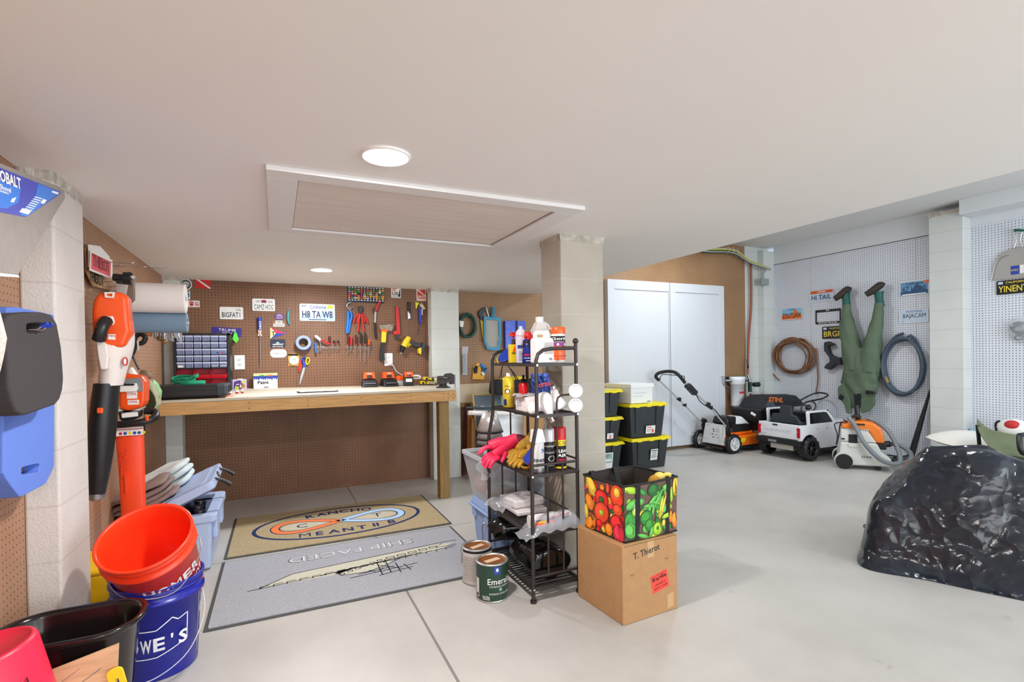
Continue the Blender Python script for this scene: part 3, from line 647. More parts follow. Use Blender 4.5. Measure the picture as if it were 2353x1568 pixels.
card('diver_sticker', 'square white and red sticker reading DAN', 'sticker', 'b', (957, 665, 979, 692), mat('cream print', (226, 206, 190), .6), [('r', .1, .45, .9, .95, REDINK), ('p', [(.1, .95), (.1, .85), (.8, .45), (.9, .45), (.9, .52), (.2, .95)], mat('cream print', None)), ('t', 'DAN', .5, .28, .24, .72, REDINK, .03)], group=STK, r=.002)

# ---------------------------------------------------------------- tools hung on the back wall (outlines measured on the wall, real thickness)
W2 = lambda px, py, w: bk(px, py, w)+(w,)
def tool(name, label, cat, parts, group=None):
    """parts: (part name, mat, kind, data...) kind 'poly' (pixels, w0, w1) or 'tube' (pixels, radius, w)"""
    mbs = []
    for pn, mt, kind, *d in parts:
        m = MB(mt, BK)
        if kind == 'poly': m.prism([bk(x, y, (d[1]+d[2])/2) for x, y in d[0]], d[1], d[2])
        elif kind == 'tube': m.tube([W2(x, y, d[2]) for x, y in d[0]], d[1], 10, k=4)
        elif kind == 'ring': m.tube([W2(x, y, d[2]) for x, y in d[0]], d[1], 8, closed=True, k=3)
        elif kind == 'fn': d[0](m)
        mbs.append((pn, m))
    allv = [v for _, m in mbs for v in m.v]; n = len(allv); c = V((sum(v.x for v in allv)/n, YB, sum(v.z for v in allv)/n))
    t = thing(name, label, cat, c, group); names = []
    for pn, m in mbs: m.build(pn, t, bevel=.0015 if len(m.v) < 400 else 0)
    return t
# long blue handled driver
tool('long_screwdriver', 'long-shaft driver with a blue handle on a paper tag', 'screwdriver', [
    ('handle', BLUE, 'tube', [(596, 730), (597, 743), (597, 758)], .017, .02), ('lettering', PAPER, 'fn', lambda m: m.text('CHN', .02, bk(598, 747, .04), .038, .03, wid=.07, rot=-90)),
    ('tag', mat('pinkish tag', (222, 196, 178), .7), 'poly', [(592, 757), (602, 757), (600, 766), (603, 774), (597, 771), (591, 774), (594, 766)], .018, .022), ('shaft', STEEL, 'tube', [(597, 760), (598, 800), (598, 840)], .0035, .02)])
tool('green_lure', 'bright green folded tassel lure hanging at the organiser corner', 'lure', [('body', mat('neon green', (96, 232, 70), .5), 'poly', [(540, 760), (545, 770), (549, 781), (546, 784), (543, 789), (540, 786), (534, 780), (537, 770)], .02, .045)])
tool('fishing_lure', 'slim teal fishing lure hung vertically', 'lure', [('body', mat('teal lure', (70, 160, 160), .25), 'tube', [(663, 713), (662, 722), (662, 735), (665, 747)], [.003, .012, .013, .004], .014), ('hook', STEEL, 'tube', [(663, 712), (664, 708), (665, 711)], .0012, .014)])
# tape roll
c = bk(698, 789, .05)
tool('tape_roll', 'roll of blue tape with a grey face hanging on a hook', 'tape roll', [('roll', BLUE, 'fn', lambda m: m.lathe([(.036, .012), (.068, .012), (.068, .05), (.036, .05), (.036, .012)], (c[0], c[1], 0), 32)),
    ('grey_face', mat('grey tape', (140, 158, 178), .5), 'fn', lambda m: m.lathe([(.038, .0505), (.067, .0505), (.066, .075), (.040, .075), (.038, .0505)], (c[0]-.004, c[1]+.004, 0), 32)),
    ('core', mat('brown paper core', (96, 66, 50), .8), 'fn', lambda m: m.lathe([(.034, .01), (.036, .01), (.039, .076), (.036, .076), (.034, .01)], (c[0]-.003, c[1]+.003, 0), 24))])
tool('tape_measure_pack', 'yellow blister pack with a round clear tape dispenser', 'blister pack', [('backing_card', mat('amber card', (232, 170, 40), .5), 'poly', [(662, 812), (687, 812), (688, 842), (662, 841)], .004, .007),
    ('header', INK, 'poly', [(662, 813), (686, 813), (686, 818), (662, 818)], .007, .0075), ('blister', mat('clear blister', (206, 208, 196), .15), 'fn', lambda m: m.lathe([(.045, .007), (.044, .02), (.034, .028), (.018, .028), (.014, .02), (0.001, .02)], bk(675, 829, .02)+(0,), 24))])
tool('orange_knife', 'red folding knife hanging beside the scissors', 'knife', [('body', RED, 'poly', [(686, 838), (690, 827), (693, 829), (692, 845), (688, 856), (685, 854)], .008, .02)])
tool('scissors', 'scissors with blue and yellow handles, hanging points down', 'scissors', [
    ('blade', STEEL, 'poly', [(696, 843), (702, 845), (699, 858), (690, 884), (688, 886), (691, 866)], .012, .015), ('blade', STEEL, 'poly', [(697, 843), (701, 843), (697, 862), (687, 886), (690, 866)], .016, .019),
    ('finger_ring', BLUE, 'ring', [(696, 824), (699, 821), (702, 826), (701, 833), (697, 834), (695, 829)], .006, .016), ('finger_ring', YELLOW, 'ring', [(704, 826), (708, 822), (711, 827), (709, 835), (705, 838), (703, 832)], .0055, .018),
    ('shank', BLUE, 'poly', [(696, 832), (704, 834), (703, 844), (696, 845)], .01, .022)])
# slip joint pliers
tool('slip_joint_pliers', 'long pliers with bright blue grips, hanging by the flag chart', 'pliers', [
    ('jaw', STEEL, 'tube', [(806, 695), (799, 698), (797, 704), (802, 711), (807, 717)], .0085, .02), ('jaw', STEEL, 'tube', [(811, 706), (806, 709), (803, 706)], .006, .026),
    ('grip', SKY, 'tube', [(800, 716), (800, 735), (798, 752), (797, 767)], .0145, .024), ('grip', SKY, 'tube', [(806, 716), (808, 728), (805, 740), (801, 764)], .0115, .018)])
RG = mat('dull red grip', (190, 44, 38), .5)
for k, (jaw, g1, g2, lab) in enumerate((
        ([(826, 706), (832, 708), (831, 721), (825, 721)], [(827, 722), (824, 740), (822, 763)], [(830, 722), (833, 740), (836, 763)], 'large pliers with long dull red grips, front of the red pliers bunch'),
        ([(822, 704), (828, 705), (828, 718), (823, 718)], [(824, 720), (816, 730), (812, 744)], [(826, 720), (822, 732), (820, 741)], 'red gripped pliers angled outward, behind the largest red pair'),
        ([(830, 704), (835, 706), (835, 716), (830, 718)], [(833, 720), (840, 730), (845, 744)], [(831, 720), (836, 732), (838, 741)], 'red gripped end cutters on the right side of the bunch'))):
    w_ = .03 if k == 0 else .014
    tool('hand_pliers', lab, 'pliers', [('jaw', IRON, 'poly', jaw, w_-.006, w_+.01), ('grip', RG, 'tube', g1, .010, w_), ('grip', RG, 'tube', g2, .010, w_)], 'red handled pliers bunch')
tool('tin_snips', 'tin snips with one red and one black handle', 'snips', [('grip', RG, 'tube', [(873, 692), (868, 703), (863, 715)], .013, .02), ('grip', BLACK, 'tube', [(861, 742), (862, 760), (864, 779)], .0105, .02),
    ('blade', STEEL, 'poly', [(861, 716), (865, 717), (864, 742), (860, 742)], .014, .022), ('spring', IRON, 'poly', [(856, 710), (862, 706), (864, 716), (858, 722)], .012, .02)])
# hatchet
m1 = [(871, 748), (888, 746), (903, 745), (904, 753), (900, 762), (887, 759), (873, 757)]
tool('hatchet', 'hatchet with a mottled steel head and yellow and black handle', 'hatchet', [('head', mat('mottled steel', (150, 140, 122), .45, .5, noise_amt=.4, noise_scale=60), 'poly', m1, .02, .042), ('collar', ORANGE, 'poly', [(875, 757), (892, 757), (890, 764), (876, 762)], .018, .044),
    ('yellow_grip', YELLOW, 'poly', [(877, 760), (888, 760), (886, 787), (876, 788)], .018, .042), ('black_grip', BLACK, 'poly', [(876, 787), (884, 788), (882, 808), (884, 828), (876, 831), (872, 828), (873, 805)], .016, .046)])
tool('pipe_wrench', 'red pipe wrench hanging jaw down', 'wrench', [('handle', RED, 'poly', [(909, 706), (912, 703), (915, 706), (919, 757), (919, 768), (904, 770), (903, 762), (911, 759)], .012, .03), ('hook_jaw', IRON, 'poly', [(907, 770), (912, 770), (919, 778), (917, 783), (909, 781)], .012, .026)])
tool('hand_torch', 'small black hand torch with a bright steel clip', 'torch', [('barrel', BLACK, 'tube', [(940, 695), (940, 708), (940, 720)], [.018, .013, .013, .014], .02), ('clip', CHROME, 'poly', [(936, 716), (941, 716), (943, 732), (937, 734)], .018, .032)])
tool('yellow_clamp', 'small yellow spring clamp below the red and white sticker', 'clamp', [('body', mat('lime yellow', (216, 222, 40), .5), 'poly', [(954, 694), (963, 697), (959, 703), (957, 710), (955, 709)], .01, .022)])
tool('blue_caulk_tool', 'blue bodied marking tool with a black tip hanging tip down', 'marking tool', [('body', BLUE, 'tube', [(965, 708), (966, 725), (965, 748)], [.016, .018, .016, .006], .022), ('tip', BLACK, 'tube', [(964, 750), (962, 762), (961, 772)], .003, .022), ('clip', PAPER, 'poly', [(969, 710), (971, 711), (971, 724), (969, 724)], .036, .041), ('bracket', mat('tan metal', (176, 156, 120), .4, .5), 'poly', [(963, 700), (968, 697), (974, 703), (978, 711), (972, 712), (966, 706)], .015, .03)])
tool('cordless_drill', 'yellow and black cordless drill hanging nose down', 'drill', [
    ('motor_housing', YELLOW, 'fn', lambda m: m.tube([W2(940, 775, .05), W2(935, 784, .05), W2(928, 797, .05)], [.026, .036, .036], 14, flat=.9)), ('chuck', BLACK, 'fn', lambda m: m.tube([W2(926, 796, .05), W2(922, 810, .05)], [.030, .018], 14)),
    ('chuck_tip', CHROME, 'fn', lambda m: m.tube([W2(922, 809, .05), W2(921, 815, .05)], [.010, .003], 10)), ('handle', BLACK, 'poly', [(940, 783), (946, 785), (963, 790), (968, 790), (966, 800), (952, 797), (943, 793)], .034, .066),
    ('trigger', YELLOW, 'poly', [(936, 790), (944, 789), (945, 795), (941, 793), (938, 799)], .036, .064), ('battery', BLACK, 'poly', [(969, 788), (977, 790), (974, 803), (968, 817), (962, 814), (966, 800)], .02, .08), ('battery_latch', YELLOW, 'poly', [(960, 801), (967, 799), (966, 816), (961, 812)], .024, .082)])
hook('b', bk(936, 772), .05)
# driver rails
def driver(px, ty, by, tip, m1, m2, rail, r=.0105, lab=''):
    t = tool('screwdriver', lab, 'screwdriver', [('handle', m1, 'tube', [(px, ty), (px, (ty+by)/2), (px, by-2)], [r*.9, r, r*.95], .038), ('collar', m2, 'tube', [(px, by-3), (px, by)], r*.75, .038), ('shaft', STEEL, 'tube', [(px, by), (px-1, (by+tip)/2), (px-1, tip)], .0028, .038)], 'screwdrivers standing in the wire rails')
    return t
for (a_, b_, y_, lab) in ((722, 781, 798, 'slim steel tool rail under the white and blue pliers'), (794, 852, 798, 'slim steel tool rail holding the row of screwdrivers')):
    m = MB(CHROME, BK); m.tube([W2(a_, y_, .038), W2(b_, y_, .038)], .0022, 6); m.tube([W2(a_, y_, 0), W2(a_, y_, .038)], .0022, 6); m.tube([W2(b_, y_, 0), W2(b_, y_, .038)], .0022, 6)
    for k in range(6):
        x_ = a_+8+(b_-a_-14)*k/5; m.tube([W2(x_-3, y_, .038), W2(x_-3, y_+6, .03), W2(x_, y_+9, .03), W2(x_+3, y_+6, .03), W2(x_+3, y_, .038)], .0014, 6, k=2)
    one(m, 'tool_rail', lab, 'tool rail')
MAR = mat('dark red handle', (96, 18, 26), .35)
for px, ty, by, tip, m1, m2, lab in ((800, 770, 793, 813, MAR, RED, 'short dark red screwdriver at the left end of the full rail'), (807, 774, 793, 808, RED, RED, 'short bright red screwdriver, second in the full rail'), (818, 770, 793, 815, MAR, RED, 'dark red screwdriver with a white stripe, third in the full rail'),
        (829, 765, 792, 829, BLACK, RED, 'long black screwdriver with a white label, fourth in the full rail'), (839, 766, 792, 831, BLACK, RED, 'long black screwdriver, fifth in the full rail'), (848, 780, 795, 818, ORANGE, BLACK, 'stubby orange handled screwdriver at the end of the full rail'),
        (757, 773, 791, 812, MAR, RED, 'dark red screwdriver in the short rail beside the pliers'), (768, 783, 791, 802, BLACK, RED, 'stubby black screwdriver in the short rail'), (777, 783, 791, 804, BLACK, REDINK, 'black and red screwdriver at the end of the short rail')):
    driver(px, ty, by, tip, m1, m2, None, lab=lab)
tool('locking_pliers', 'steel locking pliers with a red lever across the short rail', 'pliers', [('jaw', CHROME, 'poly', [(722, 772), (727, 770), (736, 777), (738, 783), (733, 783), (724, 776)], .045, .057), ('lever', RED, 'tube', [(738, 781), (747, 786), (758, 791)], .009, .05), ('grip', STEEL, 'tube', [(731, 780), (736, 790), (735, 806)], .005, .05)])
tool('nippers', 'small pliers with a bright blue grip hanging left of the short rail', 'pliers', [('jaw', IRON, 'poly', [(723, 772), (727, 772), (727, 786), (723, 786)], .04, .05), ('grip', SKY, 'tube', [(724, 787), (725, 800), (726, 811)], .0095, .046)])

# ---------------------------------------------------------------- right bay of the back wall
def coil(name, label, cat, wl, cpx, rx, ry, n, r, mt, spread=.012, off=.02, tails=(), rot=0, jit=.006, mt2=None):
    F, f = WF[wl]; c = f(cpx[0], cpx[1], off); rnd = random.Random(len(label)); t = thing(name, label, cat, F @ V((c[0], c[1], off))); m = MB(mt, F); P_ = []
    for k in range(n):
        sx, sy = 1-spread*3*rnd.random(), 1-spread*3*rnd.random(); ox, oy = rnd.uniform(-jit, jit), rnd.uniform(-jit*2, 0)
        for a in range(16):
            q = 2*PI*a/16+PI/2; P_.append((c[0]+ox+rx*sx*math.cos(q), c[1]+oy+ry*sy*math.sin(q)-(ry*(1-sy)*.6), off+r*1.2*k*.75+.004*math.sin(3*q+k)))
    m.tube(P_, r, 8, k=3)
    for tl in tails: m.tube([f(x, y, off)+(off+.01,) for x, y in tl], r, 8, k=4)
    m.build('hose', t); return t
coil('garden_hose', 'short dark green hose coiled on the pegboard beside the white column', 'hose', 'b', (1072, 746), .098, .125, 5, .012, mat('dark green hose', (18, 72, 62), .45), spread=.05, off=.03)
m = MB(PAPER, BK); m.prism(pts('b', [(1056, 737), (1066, 739), (1064, 752), (1057, 751)], .12), .118, .122); one(m, 'paper_label', 'little white paper label strapped to the green hose', 'label')
# pool skimmer
BL2 = mat('pool blue plastic', (16, 136, 176), .4)
ou = [(1111, 727), (1150, 731), (1151, 780), (1147, 805), (1131, 806), (1119, 803), (1112, 785)]; inn = [(1116, 734), (1145, 737), (1146, 778), (1143, 797), (1131, 799), (1122, 797), (1116, 783)]
tool('pool_skimmer', 'bright blue leaf skimmer with a pale mesh net', 'skimmer net', [('frame', BL2, 'fn', lambda m: m.ring([bk(x, y, .05) for x, y in ou], [bk(x, y, .05) for x, y in inn], .035, .06)),
    ('mesh_net', mat('pale mesh', (206, 206, 200), .7, alpha=.45), 'poly', inn, .045, .047), ('handle', BL2, 'tube', [(1131, 730), (1133, 716), (1133, 706)], [.022, .017, .017], .05), ('rim', PAPER, 'ring', inn, .003, .052)])
tool('bow_saw', 'white rod saw hanging behind the skimmer net', 'rod', [('rod', WHITE, 'tube', [(1117, 708), (1126, 738), (1134, 772)], .008, .02), ('cross_bar', mat('cream plastic', (226, 220, 170), .5), 'tube', [(1117, 774), (1137, 775), (1139, 795)], .006, .02)])
tool('hand_saw', 'hand saw with a dark handle and yellow blade guard', 'saw', [('handle', mat('slate handle', (36, 56, 66), .5), 'poly', [(1100, 716), (1114, 706), (1117, 712), (1108, 722), (1110, 734), (1104, 734), (1099, 722)], .015, .04), ('blade_guard', YELLOW, 'poly', [(1104, 735), (1110, 739), (1115, 790), (1114, 795), (1108, 770)], .02, .03)])
tool('chalk_line_pack', 'yellow chalk line reel pack with blue chalk bottles', 'blister pack', [('card', mat('amber card', None), 'poly', [(1085, 872), (1087, 842), (1098, 834), (1105, 838), (1104, 862), (1113, 862), (1112, 873)], .006, .02), ('reel', INK, 'poly', [(1088, 848), (1093, 840), (1098, 842), (1096, 858), (1089, 858)], .02, .032),
    ('chalk_bottle', SKY, 'tube', [(1104, 838), (1112, 845), (1116, 855)], .017, .03), ('bottle_cap', BLACK, 'tube', [(1113, 850), (1118, 846)], .008, .045), ('white_wrap', PAPER, 'tube', [(1107, 856), (1112, 862)], .015, .03)])
PLAST = mat('clear plastic film', (214, 218, 224), .15, alpha=.35)
tool('zip_tie_bag', 'clear bag of dark zip ties hanging beside the column', 'bag', [('film', PLAST, 'poly', [(1061, 796), (1076, 797), (1073, 820), (1073, 862), (1062, 862)], .006, .03), ('zip_ties', mat('dark slate', (60, 72, 82), .6), 'poly', [(1063, 815), (1070, 812), (1071, 858), (1063, 858)], .01, .026)])
BF = mat('shiny blue film', (48, 84, 206), .22, bump=.6, bump_scale=18)
tool('blue_tarp_pack', 'shiny blue packaged tarp hanging behind the shelf, first of two', 'packet', [('packet', BF, 'poly', [(1159, 738), (1183, 737), (1184, 801), (1160, 803)], .006, .05), ('header', NAVY, 'poly', [(1182, 738), (1186, 737), (1187, 800), (1183, 801)], .006, .053)])
tool('blue_tarp_pack', 'shiny blue packaged tarp hanging behind the spray bottles, second of two', 'packet', [('packet', BF, 'poly', [(1187, 738), (1205, 738), (1206, 790), (1188, 792)], .006, .05)])

# lumber ledge, frames, boards and what leans there
t = thing('wall_ledge', 'pale plywood ledge panel fixed low on the brown pegboard', 'ledge', (2.1, 5.0, .8)); a = bk(1062, 885); b = bk(1062, 925)
MB(mat('cream plywood', (216, 198, 166), .7, noise_amt=.1, noise_scale=3)).bb((1.71, YB-.03, b[1]), (2.60, YB, a[1]+.01)).build('panel', t); MB(LUMV).bb((1.71, YB-.05, b[1]-.045), (2.60, YB, b[1])).build('batten', t)
def lean(name, label, cat, quad, y0, y1, th, mt, rimm=None, rw=.02, ops=()):
    """a board leaning back: bottom edge at depth y0, top edge at y1; quad pixels tl, tr, br, bl"""
    tl, tr, br, bl = [P(px, py, 1, yy) for (px, py), yy in zip(quad, (y1, y1, y0, y0))]
    ux = ((tr-tl)+(br-bl))/2; uy = ((tl-bl)+(tr-br))/2; c = (tl+tr+br+bl)/4; w_, h_ = ux.length, uy.length; T = frame(c, ux, uy)
    t = thing(name, label, cat, (c.x, c.y, min(bl.z, br.z))); m = MB(mt, T); m.prism(rpoly(-w_/2+rw*.5, -h_/2+rw*.5, w_/2-rw*.5, h_/2-rw*.5, .002), -th*.5, th*.3); art(m, ops, w_, h_, th*.31); m.build('board', t)
    if rimm: m = MB(rimm, T); m.ring(rpoly(-w_/2, -h_/2, w_/2, h_/2, .003), rpoly(-w_/2+rw, -h_/2+rw, w_/2-rw, h_/2-rw, .002), -th/2, th/2); m.build('frame', t)
    return t
lean('picture_frame', 'gold edged chalkboard sign reading do YO above the white roll', 'framed sign', [(1078, 909), (1235, 904), (1230, 985), (1100, 985)], 4.78, 4.90, .02, mat('slate board', (92, 104, 114), .3), mat('gold frame', (196, 160, 84), .4, .3), .012, [('t', 'do YO', .12, .6, .07, .5, PAPER), ('p', [(.28, .45), (.36, .5), (.36, .8), (.27, .7)], mat('leaf print', (110, 136, 90), .6)), ('r', .44, .3, .75, .95, mat('pale print', None))][1:]+[('t', 'do YO', .1, .62, .09, .13, PAPER)])
lean('whiteboard', 'white glossy board in a dark frame standing behind the lamp shades', 'framed board', [(1092, 946), (1190, 950), (1222, 1080), (1120, 1080)], 4.60, 4.72, .02, mat('glossy white board', (232, 236, 240), .15), mat('dark slate frame', (52, 66, 74), .5), .02)
lean('wood_board', 'orange stained plank leaning beside the column', 'board', [(1070, 948), (1080, 948), (1092, 1100), (1078, 1100)], 4.80, 4.93, .02, mat('orange stained wood', (176, 110, 44), .5, noise_amt=.3, noise_scale=12), rw=.002)
lean('wood_board', 'narrow light brown plank leaning next to the orange plank', 'board', [(1079, 962), (1087, 962), (1098, 1100), (1088, 1100)], 4.70, 4.82, .02, mat('tan plank', (150, 108, 70), .6, noise_amt=.2), rw=.002)
lean('dark_board', 'dark reddish board standing in shadow against the column', 'board', [(1063, 928), (1074, 928), (1078, 1100), (1064, 1100)], 4.97, 5.0, .02, mat('dark red board', (92, 44, 28), .6, noise_amt=.3), rw=.002)
lean('hardboard_sheet', 'brown cardboard sheet standing between whiteboard and pillar', 'sheet', [(1192, 950), (1262, 950), (1262, 1082), (1212, 1085)], 4.55, 4.6, .01, CARD, rw=.002)
a, b = P(1075, 949, 1, 4.62), P(1180, 951, 1, 4.62); m = MB(PAPER); m.cyl(a, b, .023, n=20); t = one(m, 'paper_roll', 'white rolled sheet lying across the frames', 'roll')
a, b = P(1072, 937, 1, 4.66), P(1185, 940, 1, 4.66); m = MB(mat('dark slate frame', None)); m.cyl(a, b, .012, n=10); one(m, 'curtain_rod', 'dark rod lying just above the white paper roll', 'rod')
# soft bag with black handles
q = P(1180, 900, 1, 4.74); t = thing('tote_bag', 'black duffel bag with yellow lining and thin black handles on the ledge', 'bag', (q.x, 4.74, .84))
m = MB(mat('black canvas', (24, 26, 30), .8, bump=.5, bump_scale=40)); a, b = P(1133, 908, 1, 4.72), P(1232, 872, 1, 4.72)
m.frust(((a.x+b.x)/2, 4.76, a.z), (b.x-a.x, .22, 0), ((a.x+b.x)/2, 4.76, b.z+.01), ((b.x-a.x)*.94, .18, 0)); m.build('body', t, bevel=.03, seg=3)
m = MB(YELLOW); m.ell(((a.x+b.x)/2, 4.74, b.z+.005), ((b.x-a.x)*.36, .07, .035), 16, 6, z0=0); m.build('lining', t)
for dx in (0, .05):
    m = MB(BLACK); m.tube([P(1148+dx*100, 874, 1, 4.66), P(1155, 842, 1, 4.66), P(1168, 842, 1, 4.66), P(1187+dx*100, 874, 1, 4.66)], .006, 8, k=5, flat=.5); m.build('handle', t)

# ---------------------------------------------------------------- around the pillar: wire rack, paint cans, boxes
def cylwarp(c, R, z0, a0=-90, tilt=None):
    a0 = math.radians(a0); return lambda p: (c[0]+(R+p.z)*math.cos(a0+p.x/R), c[1]+(R+p.z)*math.sin(a0+p.x/R), z0+p.y)
def cylart(mb, ops, c, R, z, h, w, a0=-90, lift=.0004):
    mb.warp = cylwarp(c, R, z+h/2, a0); art(mb, ops, w, h, lift); mb.warp = None
FX, BX, RY0, RY1 = 1.137, 1.402, 2.225, 2.785
rack = thing('wire_rack', 'narrow dark metal rack with slatted shelves and a ball finial beside the pillar', 'shelf rack', (1.27, 2.5, 0))
def rk(name, fn, **k): m = MB(DARK); fn(m); return m.build(name, rack, **k)
def frontpost(y):
    return lambda m: m.tube([(FX, y, .01), (FX+.002, y, .70), (FX+.005, y, .76), (FX+.030, y, .875), (FX+.034, y, .93), (FX+.034, y, 1.20), (FX+.045, y, 1.232), (FX+.075, y, 1.252), (FX+.12, y, 1.259), (BX, y, 1.262)], .0095, 10)
for y in (RY0, RY1):
    rk('front_post', frontpost(y)); rk('back_post', lambda m: m.cyl((BX, y, .01), (BX, y, 1.285), .0095, n=12)); rk('finial', lambda m: m.ell((BX, y, 1.297), .0155, 14, 10))
    rk('foot', lambda m: m.cyl((FX, y, 0), (FX, y, .014), .016)); rk('foot', lambda m: m.cyl((BX, y, 0), (BX, y, .014), .016))
    def side(m):
        m.cyl((FX, y, .679), (BX, y, .679), .0065).cyl((FX, y, .125), (BX, y, .125), .0065)
        for k in (1, 2): x = FX+(BX-FX)*k/3; m.cyl((x, y, .125), (x, y, .679), .0055, n=8)
        m.tube([(1.285, y, .68), (1.285, y, .985), (1.292, y, 1.01), (1.315, y, 1.022), (BX, y, 1.024)], .0055, 8)
    rk('side_panel', side)
rk('back_rail', lambda m: m.cyl((BX, RY0, 1.262), (BX, RY1, 1.262), .007).cyl((BX, RY0, .69), (BX, RY1, .69), .005).cyl((BX, RY0, .40), (BX, RY1, .40), .005))
for z in (1.181, .926, .630, .337, .072):
    xf = FX+.034 if z > .9 else FX
    def shelf(m, z=z, xf=xf):
        for y in (RY0, RY1): m.bb((xf, y-.006, z-.011), (BX, y+.006, z+.004))
        for x in (xf, BX): m.bb((x-.006, RY0, z-.011), (x+.006, RY1, z+.004))
        n_ = 19
        for k in range(1, n_): y = RY0+(RY1-RY0)*k/n_; m.bb((xf, y-.0065, z-.005), (BX, y+.0065, z-.001))
    rk('wire_shelf', shelf)
    m = MB(CHROME)
    for x in (xf, BX): m.cyl((x, RY0-.009, z-.004), (x, RY0-.013, z-.004), .0055, n=10)
    m.build('bolt', rack)
Z1, Z2, Z3, Z4, Z5 = 1.186, .931, .635, .342, .077
def bottle(name, label, cat, c, prof, mt, cap=None, capm=None, ops=None, lab=None, group=None, n=24, extra=()):
    t = thing(name, label, cat, c, group); m = MB(mt); m.lathe([(r, c[2]+z) for r, z in prof], (c[0], c[1], 0), n)
    if ops:
        R, z0, h, w, a0 = lab; cylart(m, ops, c, R, c[2]+z0, h, w, a0)
    m.build('body', t)
    if cap: m = MB(capm); m.lathe([(r, c[2]+z) for r, z in cap], (c[0], c[1], 0), n); m.build('cap', t)
    for pn, mt2, fn in extra: m = MB(mt2); fn(m); m.build(pn, t, bevel=.001)
    return t
def AER(r, h): return [(0, 0), (r*.9, 0), (r, .004), (r, h*.86), (r*.86, h*.92), (r*.5, h*.96)]
# --- top shelf
t = thing('scrub_pad_pack', 'blue, brown, yellow and green oval pads fanned on the top shelf', 'pads', (1.19, 2.70, Z1))
for k, (mt, dz, dy) in enumerate(((BLUE, .042, -.03), (mat('rust pad', (150, 70, 40), .7), .030, -.022), (YELLOW, .022, -.012), (GREEN, .017, .0))):
    m = MB(mt, Matrix.Translation((1.215, 2.70+dy, Z1+.014+dz*.75)) @ Matrix.Rotation(math.radians(-38+7*k), 4, 'Y') @ Matrix.Rotation(math.radians(38), 4, 'X')); m.prism([(x, y) for x, y in circ(0, 0, .06, .036, 28)], -.006, .006); m.build('pad', t, bevel=.002)
t = thing('yellow_bottle', 'slim yellow rectangular bottle with a dark neck on the top shelf', 'bottle', (1.225, 2.60, Z1))
c = (1.225, 2.60, Z1); m = MB(YELLOW); m.bb((c[0]-.026, c[1]-.018, c[2]+.001), (c[0]+.026, c[1]+.018, c[2]+.105)); m.T = frame((c[0], c[1]-.0185, c[2]+.06), (1, 0, 0), (0, 0, 1)); art(m, [('p', [(.2, .55), (.6, .95), (.9, .7), (.8, .5)], ORANGE), ('r', .1, .4, .9, .5, INK), ('t', 'Goo Gone', .5, .45, .06, .7, YELLOW)], .05, .1, 0); m.build('body', t, bevel=.003)
m = MB(mat('dark maroon', (60, 18, 24), .4)); m.cyl((c[0], c[1], c[2]+.105), (c[0], c[1], c[2]+.135), .012, .009); m.build('neck', t); m = MB(RED); m.bb((c[0]-.018, c[1]-.014, c[2]+.150), (c[0]+.016, c[1]+.014, c[2]+.175)); m.cyl((c[0], c[1], c[2]+.135), (c[0], c[1], c[2]+.152), .005); m.build('red_cap', t, bevel=.003)
c = (1.243, 2.54, Z1)
bottle('spray_bottle', 'slender white spray bottle with a round pale shoulder on the top shelf', 'spray bottle', c, [(0, 0), (.028, 0), (.030, .004), (.030, .155), (.027, .175), (.016, .188), (.010, .192), (.010, .205), (0, .206)], mat('lilac white can', (216, 214, 228), .3),
       ops=[('r', .1, .5, .9, .62, BLUEINK)]+[('r', .2, .08+.05*k, .8, .095+.05*k, GREY) for k in range(7)], lab=(.030, .0, .16, .07, -100))
c = (1.236, 2.44, Z1)
bottle('lubricant_can', 'blue and yellow spray can numbered 40 with a red straw cap', 'spray can', c, AER(.032, .135), mat('royal blue can', (24, 44, 140), .25), [(.017, .12), (.017, .135), (.022, .142), (.018, .168), (0, .17)], RED,
       ops=[('p', [(.05, .45), (.5, .35), (.9, .6), (.9, .95), (.05, .95)], YELLOW), ('r', .1, .88, .9, 1.0, INK), ('t', '40', .55, .76, .22, .5, INK, .05), ('t', 'WD', .1, .76, .2, .3, INK, .05), ('r', .2, .3, .5, .38, RED), ('t', 'multi-use', .5, .2, .07, .6, PAPER), ('r', .3, .05, .8, .08, PAPER)], lab=(.032, .005, .115, .1, -100),
       extra=[('straw', mat('red straw', (235, 70, 60), .4), lambda m: m.cyl((c[0]+.01, c[1]-.03, c[2]+.142), (c[0]-.115, c[1]+.02, c[2]+.150), .0016, n=6)), ('trigger', RED, lambda m: m.bb((c[0]-.012, c[1]-.034, c[2]+.125), (c[0]+.03, c[1]-.014, c[2]+.150)))])
